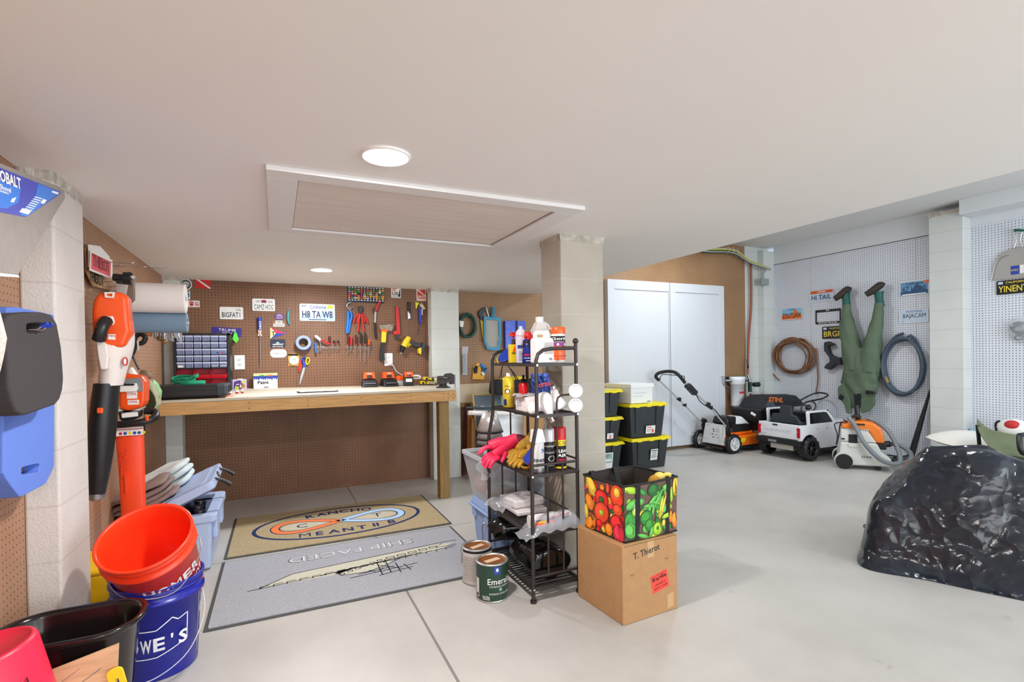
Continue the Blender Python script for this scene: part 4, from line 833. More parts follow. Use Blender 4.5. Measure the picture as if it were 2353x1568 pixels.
def jug(name, label, c, w_, d_, h_, mt, rot=0, cap=True):
    t = thing(name, label, 'jug', c); R = rz(rot, c)
    o = [(-w_/2, 0), (w_/2, 0), (w_/2, h_*.68), (w_*.36, h_*.86), (w_*.36, h_), (w_*.02, h_), (-w_*.06, h_*.985), (-w_*.30, h_*.985), (-w_*.40, h_*.9), (-w_/2, h_*.72)]
    hole = [(-w_*.30, h_*.80), (w_*.02, h_*.80), (w_*.04, h_*.84), (w_*.0, h_*.90), (-w_*.24, h_*.90)]
    m = MB(mt, R @ frame((0, 0, 0), (1, 0, 0), (0, 0, 1))); m.prism([p for p in o[:3]]+[(w_*.36, h_*.80), (-w_*.42, h_*.80), (-w_/2, h_*.72)], -d_/2, d_/2)
    m.prism([(w_*.05, h_*.8), (w_*.36, h_*.8), (w_*.36, h_*.93), (w_*.05, h_*.93)], -d_*.3, d_*.3); m.build('body', t, bevel=.008, seg=3)
    m = MB(mt, R @ frame((0, 0, 0), (1, 0, 0), (0, 0, 1))); m.tube([(-w_*.38, h_*.76, 0), (-w_*.40, h_*.88, 0), (-w_*.30, h_*.955, 0), (-w_*.1, h_*.96, 0), (w_*.12, h_*.95, 0)], .011, 10, k=4); m.build('handle', t)
    m = MB(GREYP, R @ frame((0, -d_/2, h_*.36), (1, 0, 0), (0, 0, 1))); art(m, [('r', .38, .35, .98, .98, mat('faint label', (214, 210, 208), .6))]+[('r', .42, .4+.045*k, .94, .412+.045*k, GREY) for k in range(12)]+[('r', .7, .1, .88, .2, GREY)], w_*.9, h_*.66, .0005); m.build('label', t)
    if cap: m = MB(WHITE, R); m.cyl((w_*.2, 0, h_*.92), (w_*.2, 0, h_*1.02), .021, .021, 20); m.build('cap', t)
    return t
jug('white_jug', 'front white plastic jug with a looped handle on the top shelf', (1.258, 2.32, Z1), .105, .075, .165, WHITE, 0, cap=True)
t = thing('bleach_jug', 'larger grey-white jug with a tall neck standing behind the white jug', 'jug', (1.325, 2.47, Z1)); c = (1.325, 2.47, Z1); m = MB(mat('greyish jug', (206, 202, 200), .4))
m.frust((c[0], c[1], c[2]), (.13, .09, 0), (c[0], c[1], c[2]+.13), (.13, .09, 0)); m.frust((c[0], c[1], c[2]+.13), (.13, .09, 0), (c[0]-.0, c[1], c[2]+.225), (.045, .045, 0)); m.build('body', t, bevel=.008, seg=3); m = MB(WHITE); m.cyl((c[0], c[1], c[2]+.222), (c[0], c[1], c[2]+.252), .022, n=20); m.build('cap', t)
m = MB(mat('greyish jug', None)); m.tube([(c[0]+.02, c[1]-.01, c[2]+.22), (c[0]+.05, c[1]-.01, c[2]+.20), (c[0]+.062, c[1]-.01, c[2]+.14)], .009, 8, k=4); m.build('handle', t)
c = (1.342, 2.30, Z1)
bottle('wipes_tub', 'orange and white wipes canister beside the finial on the top shelf', 'canister', c, [(0, 0), (.036, 0), (.037, .004), (.037, .150)], WHITE, [(.038, .150), (.0385, .165), (.0385, .182), (.036, .186), (0, .187)], ORANGE,
       ops=[('r', 0, .07, 1, .9, mat('vivid orange label', (246, 96, 20), .4)), ('r', 0, .55, 1, .68, mat('violet band', (140, 50, 130), .5)), ('r', 0, .72, 1, .9, INK), ('r', 0, .68, 1, .72, GREY), ('t', 'Gorilla', .5, .81, .1, .5, PAPER, .02), ('o', .42, .61, .03, .04, PAPER), ('o', .6, .61, .03, .04, PAPER), ('r', .2, .2, .8, .24, mat('burnt orange', (200, 70, 20), .5))], lab=(.037, .004, .15, .21, -95))
t = thing('adhesive_tin', 'black and yellow adhesive bottle hidden behind the wipes canister', 'bottle', (1.30, 2.385, Z1)); m = MB(YELLOW); m.bb((1.283, 2.37, Z1+.10), (1.31, 2.40, Z1+.155)); m.build('upper', t, bevel=.004); m = MB(BLACK); m.bb((1.283, 2.37, Z1+.001), (1.31, 2.40, Z1+.10)); m.build('lower', t, bevel=.004)
m = MB(mat('putty steel', (130, 128, 124), .4, .7)); m.prism([(0, 0), (.004, 0), (.012, .055), (-.008, .055)], 0, .002); q = frame((1.37, 2.40, Z1+.145), (.8, -.4, .1), (-.35, 0, .9)); m = MB(mat('putty steel', None), q); m.prism([(-.003, -.14), (.003, -.14), (.004, -.01), (.016, .01), (.012, .04), (-.018, .036), (-.006, -.01)], 0, .002); one(m, 'putty_knife', 'thin grey scraper sticking up behind the jugs', 'scraper')
# --- second shelf
c = (1.215, 2.655, Z2)
bottle('yellow_aerosol', 'tall yellow spray can with a white nozzle on the second shelf', 'spray can', c, AER(.034, .185), mat('lemon can', (232, 206, 52), .25, .2), [(.017, .17), (.012, .185), (.012, .198), (0, .199)], WHITE,
       ops=[('o', .35, .55, .16, .1, NAVY), ('o', .35, .55, .1, .06, PAPER), ('t', 'OSU', .35, .75, .06, .3, NAVY, .02), ('r', .1, .02, .3, .25, NAVY)]+[('r', .5, .1+.05*k, .9, .11+.05*k, mat('olive print', (150, 130, 40), .5)) for k in range(12)], lab=(.034, .01, .15, .1, -100))
c = (1.285, 2.60, Z2)
bottle('red_bottle', 'small glossy red bottle with a black collar on the second shelf', 'bottle', c, [(0, 0), (.027, 0), (.028, .005), (.028, .07+.06), (.022, .14)], mat('signal red', (220, 24, 34), .25), [(.020, .14), (.018, .16), (.007, .165), (.007, .185), (0, .186)], BLACK)
t = thing('detergent_pouch', 'shiny dark blue pouch with red letters leaning on the second shelf', 'pouch', (1.34, 2.52, Z2)); m = MB(mat('foil blue', (22, 52, 130), .18, .3, bump=.8, bump_scale=22), frame((1.345, 2.50, Z2+.10), (1, .1, 0), (.08, .1, 1)))
m.grid(lambda a, b: ((a-.5)*.13*(1-.15*abs(b-.5)), (b-.5)*.19, .022*math.sin(PI*a)*math.sin(PI*min(1, b*1.1))+.003*math.sin(20*a+9*b)), 14, 14); m.grid(lambda a, b: ((.5-a)*.13*(1-.15*abs(b-.5)), (b-.5)*.19, -.022*math.sin(PI*a)*math.sin(PI*min(1, b*1.1))), 14, 14); m.build('bag', t); m2 = MB(RED, frame((1.343, 2.478, Z2+.135), (1, .1, 0), (.08, .1, 1))); m2.text('Borax', .032, (0, 0), .004, .03, rot=8); m2.build('lettering', t)
t = thing('bulb_carton', 'small white carton with a crumpled film on top, second shelf', 'carton', (1.25, 2.42, Z2)); T = rz(-3, (1.245, 2.43, Z2))
m = MB(mat('pinkish white carton', (236, 226, 228), .6), T); m.bb((-.066, -.085, .001), (.11, .06, .078)); m.T = T @ frame((-.0665, -.01, .04), (0, -1, 0), (0, 0, 1)); art(m, [('r', .1, .3+.12*k, .6, .34+.12*k, GREY) for k in range(4)]+[('o', .12, .2, .03, .06, RED)], .12, .07, 0); m.build('box', t, bevel=.002)
rnd = random.Random(5); m = MB(mat('crumpled film', (196, 186, 186), .2, bump=.8, bump_scale=30)); m.T = T; m.grid(lambda a, b: (-.09+.23*a, -.075+.16*b, .082+.008*math.sin(17*a+4*b)*math.cos(13*b)+.007*noise.noise(V((a*9, b*9, 1)))), 18, 12); m.build('film', t, solid=.002)
def bulb(name, label, c, d, s=1.0):
    d = V(d).normalized(); R = d.to_track_quat('Z', 'Y').to_matrix(); t = thing('light_bulb', label, 'light bulb', c, 'white light bulbs on the rack')
    m = MB(mat('bulb white', (244, 242, 242), .25)); m.lathe([(.0, -.062*s), (.020*s, -.058*s), (.034*s, -.045*s), (.041*s, -.02*s), (.040*s, 0), (.032*s, .025*s), (.020*s, .055*s), (.015*s, .072*s)], c, 24, R); m.build('glass', t)
    m = MB(CHROME); m.lathe([(.014*s, .072*s), (.0155*s, .078*s), (.0135*s, .082*s), (.0155*s, .087*s), (.0135*s, .091*s), (.0155*s, .096*s), (.010*s, .101*s), (.004*s, .105*s), (0, .105*s)], c, 16, R); m.build('screw_cap', t); return t
q = P(1254, 928, 1, 2.27); bulb('', 'white bulb hanging head down over the shelf edge beside the post', (q.x, q.y, q.z), (.25, -.25, -.9), 1.0)
q = P(1226, 940, 1, 2.30); bulb('', 'white bulb lying behind the front post of the rack', (q.x, q.y, q.z+.004), (.5, .8, .1), .8)
t = thing('flood_bulb', 'white flood bulb with its screw cap pointing up, second shelf', 'light bulb', (1.325, 2.33, Z2)); q = V((1.335, 2.31, Z2+.055)); d = V((-.25, .1, 1)).normalized(); R = d.to_track_quat('Z', 'Y').to_matrix()
m = MB(mat('bulb white', None)); m.lathe([(0, -.045), (.045, -.043), (.050, -.035), (.046, -.02), (.030, .015), (.022, .035), (.020, .055), (.015, .062)], q, 24, R); m.build('glass', t); m = MB(CHROME); m.lathe([(.014, .062), (.0155, .069), (.0135, .073), (.0155, .079), (.010, .086), (0, .088)], q, 16, R); m.build('screw_cap', t)
for py, lab in ((899, 'upper of two white round puck lights stuck on the rack post'), (932, 'lower of two white round puck lights stuck on the rack post')):
    q = P(1322.5, py, 1, 2.20); t = thing('puck_light', lab, 'puck light', (q.x, q.y, q.z)); R = V((-.35, -.95, .05)).to_track_quat('Z', 'Y').to_matrix()
    m = MB(mat('puck white', (226, 226, 229), .4)); m.lathe([(0, -.012), (.036, -.012), (.037, .004), (.034, .010), (.031, .0105), (.030, .008), (.0, .012)], q, 32, R); m.build('housing', t)
# --- third shelf
def glove(m, c, R, s=1.0, curl=.3, fist=False):
    """open glove: palm with cuff, four fingers and a thumb; local x along the fingers, y across, z up"""
    T0 = m.T; m.T = Matrix.Translation(V(c)) @ R.to_4x4()
    m.tube([(-.13*s, 0, .004), (-.08*s, 0, .0), (-.02*s, 0, .002), (.035*s, 0, .0)], [.040*s, .036*s, .042*s, .036*s], 12, k=3, flat=.45)
    for k, (yy, L, sp) in enumerate(((.030, .062, .16), (.011, .074, .05), (-.010, .070, -.05), (-.028, .055, -.18))):
        m.tube([(.02*s, yy*s, 0), ((.035+L*.45)*s, (yy+L*sp*.5)*s, .006*s), ((.035+L)*s, (yy+L*sp)*s, -curl*L*s*.4)], [.0125*s, .0115*s, .009*s], 8, k=3)
    m.tube([(-.03*s, .032*s, 0), (.0, .055*s, .004*s), (.028*s, .066*s, -.004)], [.014*s, .0125*s, .010*s], 8, k=3); m.T = T0
def eul(x, y, z): from mathutils import Euler; return Euler([math.radians(a) for a in (x, y, z)]).to_matrix()
PG = mat('pink rubber glove', (236, 44, 92), .45); LG = mat('tan leather glove', (196, 146, 42), .75, noise_amt=.3, noise_scale=14, bump=.5, bump_scale=60)
for k, (c, e) in enumerate((((1.13, 2.66, Z3+.078), (12, 12, 168)), ((1.12, 2.60, Z3+.045), (-18, 24, 188)))):
    m = MB(PG); glove(m, c, eul(*e), 1.0, .7); one(m, 'rubber_glove', ('upper pink rubber glove draped over the rack edge', 'lower pink rubber glove with fingers pointing down over the rack edge')[k], 'glove', 'pink rubber gloves')
for k, (c, e) in enumerate((((1.215, 2.50, Z3+.075), (10, 18, 215)), ((1.20, 2.44, Z3+.040), (-8, 10, 205)), ((1.27, 2.56, Z3+.045), (0, -5, 190)))):
    m = MB(LG); glove(m, c, eul(*e), 1.0, .2); one(m, 'leather_glove', ('upper tan leather work glove on the third shelf', 'tan leather glove with curled fingers, lowest of the glove heap', 'tan leather glove at the back of the heap')[k], 'glove', 'tan leather work gloves')
m = MB(mat('yellow knit cuff', (226, 170, 30), .7)); m.tube([(1.165, 2.40, Z3+.03), (1.15, 2.37, Z3+.012), (1.18, 2.345, Z3+.008), (1.205, 2.36, Z3+.035), (1.215, 2.39, Z3+.012), (1.19, 2.385, Z3+.03)], .012, 8, closed=True, k=5, flat=.25); one(m, 'yellow_strap', 'loop of yellow strap hanging over the front of the third shelf', 'strap')
m = MB(mat('wine cloth', (120, 34, 52), .8, noise_amt=.3)); m.tube([(1.22, 2.72, Z3+.075), (1.27, 2.70, Z3+.10), (1.33, 2.70, Z3+.09), (1.38, 2.70, Z3+.05)], .028, 10, k=4, flat=.5); one(m, 'folded_cloth', 'dark red and navy folded cloth behind the gloves', 'cloth')
t = thing('glove_box', 'blue carton with a red stripe lying at an angle beside the leather gloves', 'carton', (1.235, 2.34, Z3)); T = Matrix.Translation((1.225, 2.335, Z3+.052)) @ eul(24, 26, 12).to_4x4()
m = MB(mat('cobalt carton', (22, 50, 160), .35), T); m.box((0, 0, 0), (.11, .06, .085)); m.T = T @ frame((0, -.0305, 0), (1, 0, 0), (0, 0, 1)); art(m, [('r', 0, 0, 1, .28, RED), ('r', .55, .3, .85, .75, PAPER), ('r', .6, .4, .8, .5, INK), ('r', .1, .4, .45, .46, PAPER)], .11, .085, 0); m.build('box', t, bevel=.002)
c = (1.205, 2.285, Z3)
t = thing('white_aerosol', 'white spray can with a long angled cap standing at the rack corner', 'spray can', c); m = MB(mat('white can', (228, 228, 230), .25, .1)); m.lathe([(0, c[2]), (.031, c[2]), (.033, c[2]+.004), (.033, c[2]+.15)], (c[0], c[1], 0), 24)
cylart(m, [('t', 'X', .62, .72, .14, .3, BLUEINK, .05), ('t', 'ZINSSER', .5, .4, .1, .9, INK, .03), ('o', .8, .85, .07, .045, mat('amber dot', (226, 150, 30), .5)), ('r', 0, 0, 1, .12, STEEL)], c, .033, c[2]+.0, .15, .1, -85); m.build('body', t); m = MB(WHITE); m.frust((c[0], c[1], c[2]+.148), (.066, .06, 0), (c[0]-.005, c[1], c[2]+.215), (.055, .03, 0)); m.build('cap', t, bevel=.004)
c = (1.275, 2.30, Z3)
bottle('grey_aerosol', 'black labelled spray can with a silver cap, middle of the three cans', 'spray can', c, AER(.031, .17)[:-2], mat('black label can', (34, 36, 42), .3), [(.0315, .146), (.0315, .205), (.029, .21), (0, .21)], mat('silver cap', (206, 208, 210), .3, .2),
       ops=[('t', 'valspar', .5, .82, .1, .8, GREYP, .01), ('t', 'PREMIUM', .5, .6, .06, .7, GREYP, .01), ('o', .5, .4, .2, .1, GREYP), ('o', .5, .4, .15, .075, INK), ('r', .1, .15, .9, .19, GREY)], lab=(.031, .0, .15, .1, -85))
c = (1.345, 2.30, Z3)
bottle('red_cap_aerosol', 'black and yellow spray can with a big red cap, last of the three cans', 'spray can', c, AER(.032, .17)[:-2], BLACK, [(.0325, .148), (.0325, .208), (.030, .213), (0, .213)], RED,
       ops=[('r', 0, .8, 1, 1, YELLOW), ('t', 'CRC CLEAR', .5, .9, .12, .9, INK, .02), ('t', 'CLEAN', .45, .62, .11, .7, PAPER, .03), ('t', 'AIR', .45, .47, .11, .5, PAPER, .03), ('r', .1, .22, .8, .36, mat('magenta print', (160, 20, 60), .5)), ('r', 0, .02, 1, .08, YELLOW)], lab=(.032, .0, .15, .1, -90))
# --- fourth shelf and bottom: bagged sheets, film, glossy black rolls
t = thing('bagged_foam', 'white foam sheets in clear bags stacked at the back of the fourth shelf', 'bagged sheets', (1.25, 2.68, Z4)); m = MB(mat('white foam sheet', (232, 226, 226), .7)); m.bb((1.19, 2.50, Z4+.001), (1.385, 2.76, Z4+.02)); m.build('lower_sheet', t, bevel=.004); m = MB(mat('white foam sheet', None), rz(6, (1.29, 2.66, Z4+.022))); m.bb((-.10, -.09, 0), (.10, .09, .045)); m.build('upper_sheet', t, bevel=.01)
m = MB(PLAST, rz(6, (1.27, 2.66, Z4+.02))); m.grid(lambda a, b: (-.17+.32*a, -.11+.22*b, .052*math.sin(PI*min(1, max(0, a)))**.4*(1-.6*abs(b-.5))+.006*math.sin(21*a+11*b)), 20, 12); m.build('film', t)
t = thing('bag_of_rolls', 'clear bag of white rolls with an orange and red print, front of the fourth shelf', 'bagged rolls', (1.27, 2.30, Z4)); m = MB(mat('white foam sheet', None)); m.tube([(1.16, 2.31, Z4+.035), (1.27, 2.30, Z4+.036), (1.39, 2.29, Z4+.034)], .032, 12, flat=.9); m.build('roll', t); m = MB(mat('blue-grey roll', (120, 136, 160), .4)); m.tube([(1.18, 2.26, Z4+.026), (1.38, 2.245, Z4+.026)], .024, 12); m.build('roll', t)
m = MB(mat('orange red print', (236, 84, 40), .5)); m.bb((1.165, 2.232, Z4+.03), (1.265, 2.236, Z4+.052)); m.use(YELLOW); m.bb((1.175, 2.230, Z4+.045), (1.225, 2.232, Z4+.052)); m.build('label', t); m = MB(RED); m.tube([(1.27, 2.26, Z4+.052), (1.31, 2.262, Z4+.055), (1.37, 2.262, Z4+.062)], .003, 6); m.build('zip_strip', t)
m = MB(PLAST); m.grid(lambda a, b: (1.09+.31*a, 2.20+.15*b, Z4+.004+.07*math.sin(PI*b)**.6*min(1, a*2.2)-.03*max(0, .25-a)*4+.006*math.sin(26*a+9*b)), 26, 12); m.build('film', t)
BR = mat('glossy black sheet', (12, 12, 14), .1, bump=.25, bump_scale=6)
t = thing('vinyl_roll', 'large flattened roll of glossy black sheet on the bottom shelf', 'roll', (1.24, 2.4, Z5)); m = MB(BR)
m.T = Matrix.Translation((1.265, 2.26, Z5+.082)) @ frame((0, 0, 0), (1, 0, 0), (0, 1, 0)); m.loft([(0, 0, -.01, .10, .06), (.0, .02, 0, .118, .078), (-.005, .15, .004, .12, .08), (0, .27, 0, .115, .075), (.005, .29, -.01, .09, .055)], fold=.035, ff=3); m.build('sheet', t)
t = thing('vinyl_roll', 'smaller glossy black roll bulging over the rack edge above the paint cans', 'roll', (1.15, 2.62, Z5+.1)); m = MB(BR); m.tube([(1.10, 2.66, Z5+.14), (1.16, 2.65, Z5+.165), (1.27, 2.64, Z5+.16), (1.38, 2.64, Z5+.16)], [.05, .07, .072, .07], 16, k=4); m.build('sheet', t)

# --- paint cans
def paint_can(c, label, body, ops, lidrot, rusty=True, bail=True):
    t = thing('paint_can', label, 'paint can', c, 'paint cans beside the rack'); r, h = .082, .19
    m = MB(body); m.lathe([(r-.001, c[2]+.006), (r, c[2]+.012), (r, c[2]+h-.006)], (c[0], c[1], 0), 40); cylart(m, ops, c, r, c[2]+.006, h-.012, .26, -105); m.build('body', t)
    m = MB(mat('tin rim', (206, 204, 200), .3, .8)); m.lathe([(r-.002, c[2]), (r+.002, c[2]+.003), (r-.001, c[2]+.008)], (c[0], c[1], 0), 40); m.build('bottom_rim', t); m = MB(mat('tin rim', None)); m.lathe([(r-.001, c[2]+h-.008), (r+.0025, c[2]+h-.003), (r+.001, c[2]+h), (r-.011, c[2]+h+.001), (r-.013, c[2]+h-.008)], (c[0], c[1], 0), 40); m.build('rim', t)
    m = MB(mat('rusty lid', (150, 88, 36), .5, .5, noise_amt=.35, noise_scale=30)); m.lathe([(r-.012, c[2]+h-.006), (r-.020, c[2]+h-.009), (.0005, c[2]+h-.008)], (c[0], c[1], 0), 36); m.build('lid', t)
    m = MB(mat('lid tape', (206, 176, 148), .6), rz(lidrot, (c[0], c[1], c[2]+h-.007))); m.bb((-.042, -.018, 0), (.042, .014, .0012)); m.build('tape_label', t)
    if bail: m = MB(mat('bail wire', (160, 158, 154), .35, .9)); m.tube([(c[0]-.084, c[1], c[2]+h*.8), (c[0]-.06, c[1]+.085, c[2]+h*.82), (c[0]+.02, c[1]+.10, c[2]+h*.9), (c[0]+.075, c[1]+.05, c[2]+h*.86), (c[0]+.084, c[1], c[2]+h*.8)], .0016, 6, k=5); m.build('bail_handle', t)
    return t
paint_can((.985, 2.388, 0), 'green paint can lettered Emerald, in front of the rack', mat('emerald label', (34, 62, 48), .35), [('t', 'Emerald', .62, .56, .17, .5, PAPER, .004), ('r', .5, .76, .62, .97, BLUEINK), ('o', .56, .88, .025, .05, PAPER), ('t', 'INTERIOR ACRYLIC', .62, .42, .05, .42, GREYP), ('o', .62, .33, .035, .05, mat('mint print', (120, 160, 138), .5)), ('t', 'INTERIOR SATIN LATEX', .62, .22, .05, .44, GREYP), ('r', .08, .1, .18, .62, GREYP), ('r', .1, .12, .16, .2, INK), ('t', 'EXTRA', .34, .14, .05, .14, PAPER), ('t', 'WHITE', .34, .08, .05, .14, PAPER)], 12)
paint_can((.985, 2.600, 0), 'pale labelled paint can with rust drips, behind the green can', mat('pale can label', (206, 202, 198), .4), [('r', .1, .93, .95, 1.0, INK)]+[('r', .15, .1+.06*k, .8, .118+.06*k, mat('light print', (176, 172, 168), .5)) for k in range(13)]+[('p', [(0, .7), (.05, .9), (.07, .6), (.03, .5)], mat('rust drip', (120, 66, 34), .8))], 20)

# --- cardboard box with bag
bxr = [V((1.397, 1.851, 0)), V((1.733, 1.867, 0)), V((1.71, 2.205, 0)), V((1.374, 2.19, 0))]; hb = .358
t = thing('cardboard_box', 'brown cardboard box with handwriting and a red fragile label, under the grocery bag', 'box', (1.55, 2.03, 0)); m = MB(CARD); m.add([v for v in bxr]+[v+V((0, 0, hb)) for v in bxr], [(3, 2, 1, 0), (4, 5, 6, 7), (0, 1, 5, 4), (1, 2, 6, 5), (2, 3, 7, 6), (3, 0, 4, 7)]); m.build('carton', t, bevel=.004)
uf = bxr[1]-bxr[0]; Tb = frame((bxr[0]+bxr[1])/2+V((0, 0, hb/2)), uf, (0, 0, 1)); m = MB(mat('marker ink', (30, 32, 34), .7), Tb)
m.text('T. Thierot', .030, (-.025, .132), .0008, .012, wid=.16, rot=7); m.build('writing', t); m = MB(mat('tan tape', (196, 160, 116), .3), Tb); m.prism([(-.02, .10), (.02, .10), (.02, .179), (-.02, .179)], .0002, .0006); m.build('tape', t); m = MB(mat('tan tape', None), Tb); m.prism([(.10, -.165), (.14, -.16), (.14, -.09), (.10, -.10)], .0002, .0006)
m.build('tape', t); m = MB(INK, Tb); m.use(mat('brown stamp', (140, 80, 50), .7)); m.text('FR-4', .008, (-.11, .04), .0007, wid=.024); m.text('FR-4', .008, (.10, .075), .0007, wid=.024); m.use(mat('dark slit', (70, 50, 36), .9)); m.prism([(-.16, .1755), (.16, .1755), (.16, .1775), (-.16, .1775)], .0002, .0008); m.build('stamp', t)
m = MB(mat('fluorescent red label', (255, 74, 58), .6), Tb @ Matrix.Translation((.0, -.035, 0)) @ Matrix.Rotation(math.radians(11), 4, 'Z') @ Matrix.Translation((.055, 0, 0))); m.prism([(-.052, -.042), (.052, -.042), (.052, .042), (-.052, .042)], .0005, .0012); m.use(INK)
m.text('fragile', .026, (0, .018), .0015, .03, wid=.09); m.text('HANDLE', .011, (0, -.008), .0015, .015, wid=.062); m.text('WITH CARE', .012, (0, -.026), .0015, .015, wid=.085); m.prism([(-.046, .033), (.046, .033), (.046, .035), (-.046, .035)], .0013, .0015); m.build('fragile_label', t)
# bag: open box of printed panels
zb = hb+.003; bot = [V((1.432, 1.878, zb)), V((1.752, 1.892, zb)), V((1.722, 2.168, zb)), V((1.402, 2.150, zb))]; top = [V((1.425, 1.868, zb+.262)), V((1.768, 1.90, zb+.262)), V((1.735, 2.185, zb+.262)), V((1.395, 2.155, zb+.262))]
t = thing('grocery_bag', 'open shopping bag printed with red and green vegetables, on the cardboard box', 'shopping bag', (1.58, 2.02, zb)); PRB = mat('print ground', (104, 76, 66), .35)
def face(i, j, bow, nu=10, nv=8):
    def fn(a, b):
        p = (bot[i]*(1-a)+bot[j]*a)*(1-b)+(top[i]*(1-a)+top[j]*a)*b; nrm = (bot[j]-bot[i]).cross(V((0, 0, 1))).normalized(); return p+nrm*bow*math.sin(PI*a)*(.3+.7*b)
    return fn
RC = {k: mat('print '+k, v, .4) for k, v in dict(red=(218, 34, 34), tomato=(232, 70, 34), orange=(238, 130, 30), green=(44, 130, 40), lime=(150, 196, 40), leaf=(30, 96, 34), bean=(84, 168, 70), corn=(226, 186, 60), pink=(212, 40, 66), olive=(170, 180, 60)).items()}
for k_ in list(RC): c0_ = dict(red=(218, 34, 34), tomato=(232, 70, 34), orange=(238, 130, 30), green=(44, 130, 40), lime=(150, 196, 40), leaf=(30, 96, 34), bean=(84, 168, 70), corn=(226, 186, 60), pink=(212, 40, 66), olive=(170, 180, 60))[k_]; RC['dk '+k_] = mat('print dark '+k_, tuple(int(v*.55) for v in c0_), .4); RC['lt '+k_] = mat('print light '+k_, tuple(min(255, int(v*1.12+14)) for v in c0_), .4)
def veg(name, i, j, bow, blobs, seed, cols, N):
    fn = face(i, j, bow); m = MB(PRB); m.grid(fn, 10, 8); rnd = random.Random(seed); k = 0
    nrm = (bot[j]-bot[i]).cross(V((0, 0, 1))).normalized()
    L = list(blobs)+[(rnd.uniform(.06, .94), rnd.uniform(.06, .9), rnd.uniform(.03, .07), rnd.uniform(.03, .08), rnd.uniform(0, 180), rnd.choice(cols)) for _ in range(N)]
    L = L[len(blobs):]+L[:len(blobs)]
    for (cx, cy, rx, ry, ro, cl) in L:
        c_, s_ = math.cos(math.radians(ro)), math.sin(math.radians(ro))
        for sc_, tone, ox, oy in ((1.13, 'dk ', 0, 0), (1, '', 0, 0), (.62, 'lt ', -.18, .2)):
            k += 1; m.use(RC[tone+cl]); q = []
            for x, y in circ(ox*rx, oy*ry, rx*sc_*1.08, ry*sc_, 14): q.append(fn(min(.995, max(.005, cx+x*c_-y*s_)), min(.99, max(.01, cy+(x*s_+y*c_)*1.2)))+nrm*(.0006+.000015*k))
            m.add(q, [tuple(range(14))])
    m.build(name, t)
veg('red_side_panel', 3, 0, .006, [(.22, .84, .16, .10, -50, 'corn'), (.48, .66, .15, .13, 0, 'red'), (.48, .64, .06, .05, 0, 'leaf'), (.85, .80, .13, .16, 0, 'tomato'), (.85, .86, .06, .07, 0, 'corn'), (.46, .40, .17, .15, 20, 'tomato'), (.46, .40, .05, .04, 0, 'lime'), (.15, .52, .09, .13, 30, 'orange'), (.15, .14, .14, .13, 40, 'orange'), (.84, .30, .14, .12, 0, 'red'), (.88, .12, .12, .14, 0, 'pink'), (.86, .55, .09, .08, 0, 'tomato'), (.64, .14, .08, .09, 0, 'orange'), (.4, .18, .07, .06, 0, 'red'), (.05, .32, .05, .12, 0, 'corn')], 4, ['red', 'red', 'tomato', 'pink', 'orange', 'red', 'corn', 'leaf'], 70)
veg('green_front_panel', 0, 1, .012, [(.11, .30, .13, .20, 0, 'green'), (.1, .2, .09, .12, 30, 'bean'), (.1, .92, .12, .05, -15, 'lime'), (.12, .66, .10, .06, 30, 'bean'), (.18, .52, .05, .06, 0, 'lime'), (.50, .86, .09, .09, 0, 'leaf'), (.50, .68, .15, .035, 45, 'bean'), (.55, .62, .17, .03, 25, 'bean'), (.60, .68, .15, .03, 60, 'bean'), (.45, .58, .12, .03, -5, 'bean'), (.44, .50, .02, .10, 0, 'bean'), (.50, .47, .02, .11, -10, 'bean'), (.38, .38, .10, .10, 0, 'green'), (.44, .24, .07, .085, 0, 'green'), (.66, .52, .028, .17, -12, 'olive'), (.70, .52, .02, .18, -18, 'corn'), (.60, .14, .085, .095, 0, 'lime'), (.60, .15, .02, .03, 0, 'leaf'), (.78, .34, .09, .035, 10, 'lime'), (.48, .1, .03, .09, -20, 'bean'), (.72, .22, .03, .05, 0, 'corn'), (.86, .7, .04, .12, 0, 'lime'), (.95, .84, .05, .14, 0, 'corn'), (.94, .22, .05, .12, 0, 'orange'), (.86, .3, .03, .09, 0, 'orange'), (.33, .06, .1, .03, -20, 'bean')], 6, ['leaf', 'olive', 'corn', 'green', 'lime', 'bean'], 44)
veg('far_panel', 2, 3, .01, [], 8, ['green', 'lime', 'leaf'], 20); veg('end_panel', 1, 2, .006, [], 9, ['orange', 'corn', 'lime', 'tomato'], 24)
BK_ = mat('black bag webbing', (24, 23, 24), .75); m = MB(mat('dark lining', (52, 44, 38), .7))
for i, j in ((3, 0), (0, 1), (1, 2), (2, 3)):
    f_ = face(i, j, .008); nrm = (bot[j]-bot[i]).cross(V((0, 0, 1))).normalized(); m.grid(lambda a, b: f_(a, b)-nrm*.003, 8, 4)
m.add([v+V((0, 0, .003)) for v in bot], [(0, 1, 2, 3)]); m.build('lining', t)
m = MB(BK_); rim = []
for (i, j), bow in (((3, 0), .006), ((0, 1), .012), ((1, 2), .006), ((2, 3), .01)):
    f_ = face(i, j, bow); rim += [f_(a/8, 1.0) for a in range(8)]
m.tube(rim, .0055, 8, closed=True); m.build('top_binding', t); m = MB(BK_); m.tube([v+V((0, 0, .003)) for v in bot], .005, 8, closed=True); m.build('bottom_binding', t)
for a_, lab in ((.22, 0), (.80, 1)):
    f_ = face(0, 1, .0185); m = MB(BK_); u = (bot[1]-bot[0]).normalized()*.0135
    m.add([f_(a_, b/6)-u for b in range(7)]+[f_(a_, b/6)+u for b in range(7)], [(b, b+7, b+8, b+1) for b in range(6)]); m.build('strap', t, solid=.002)
hd = None
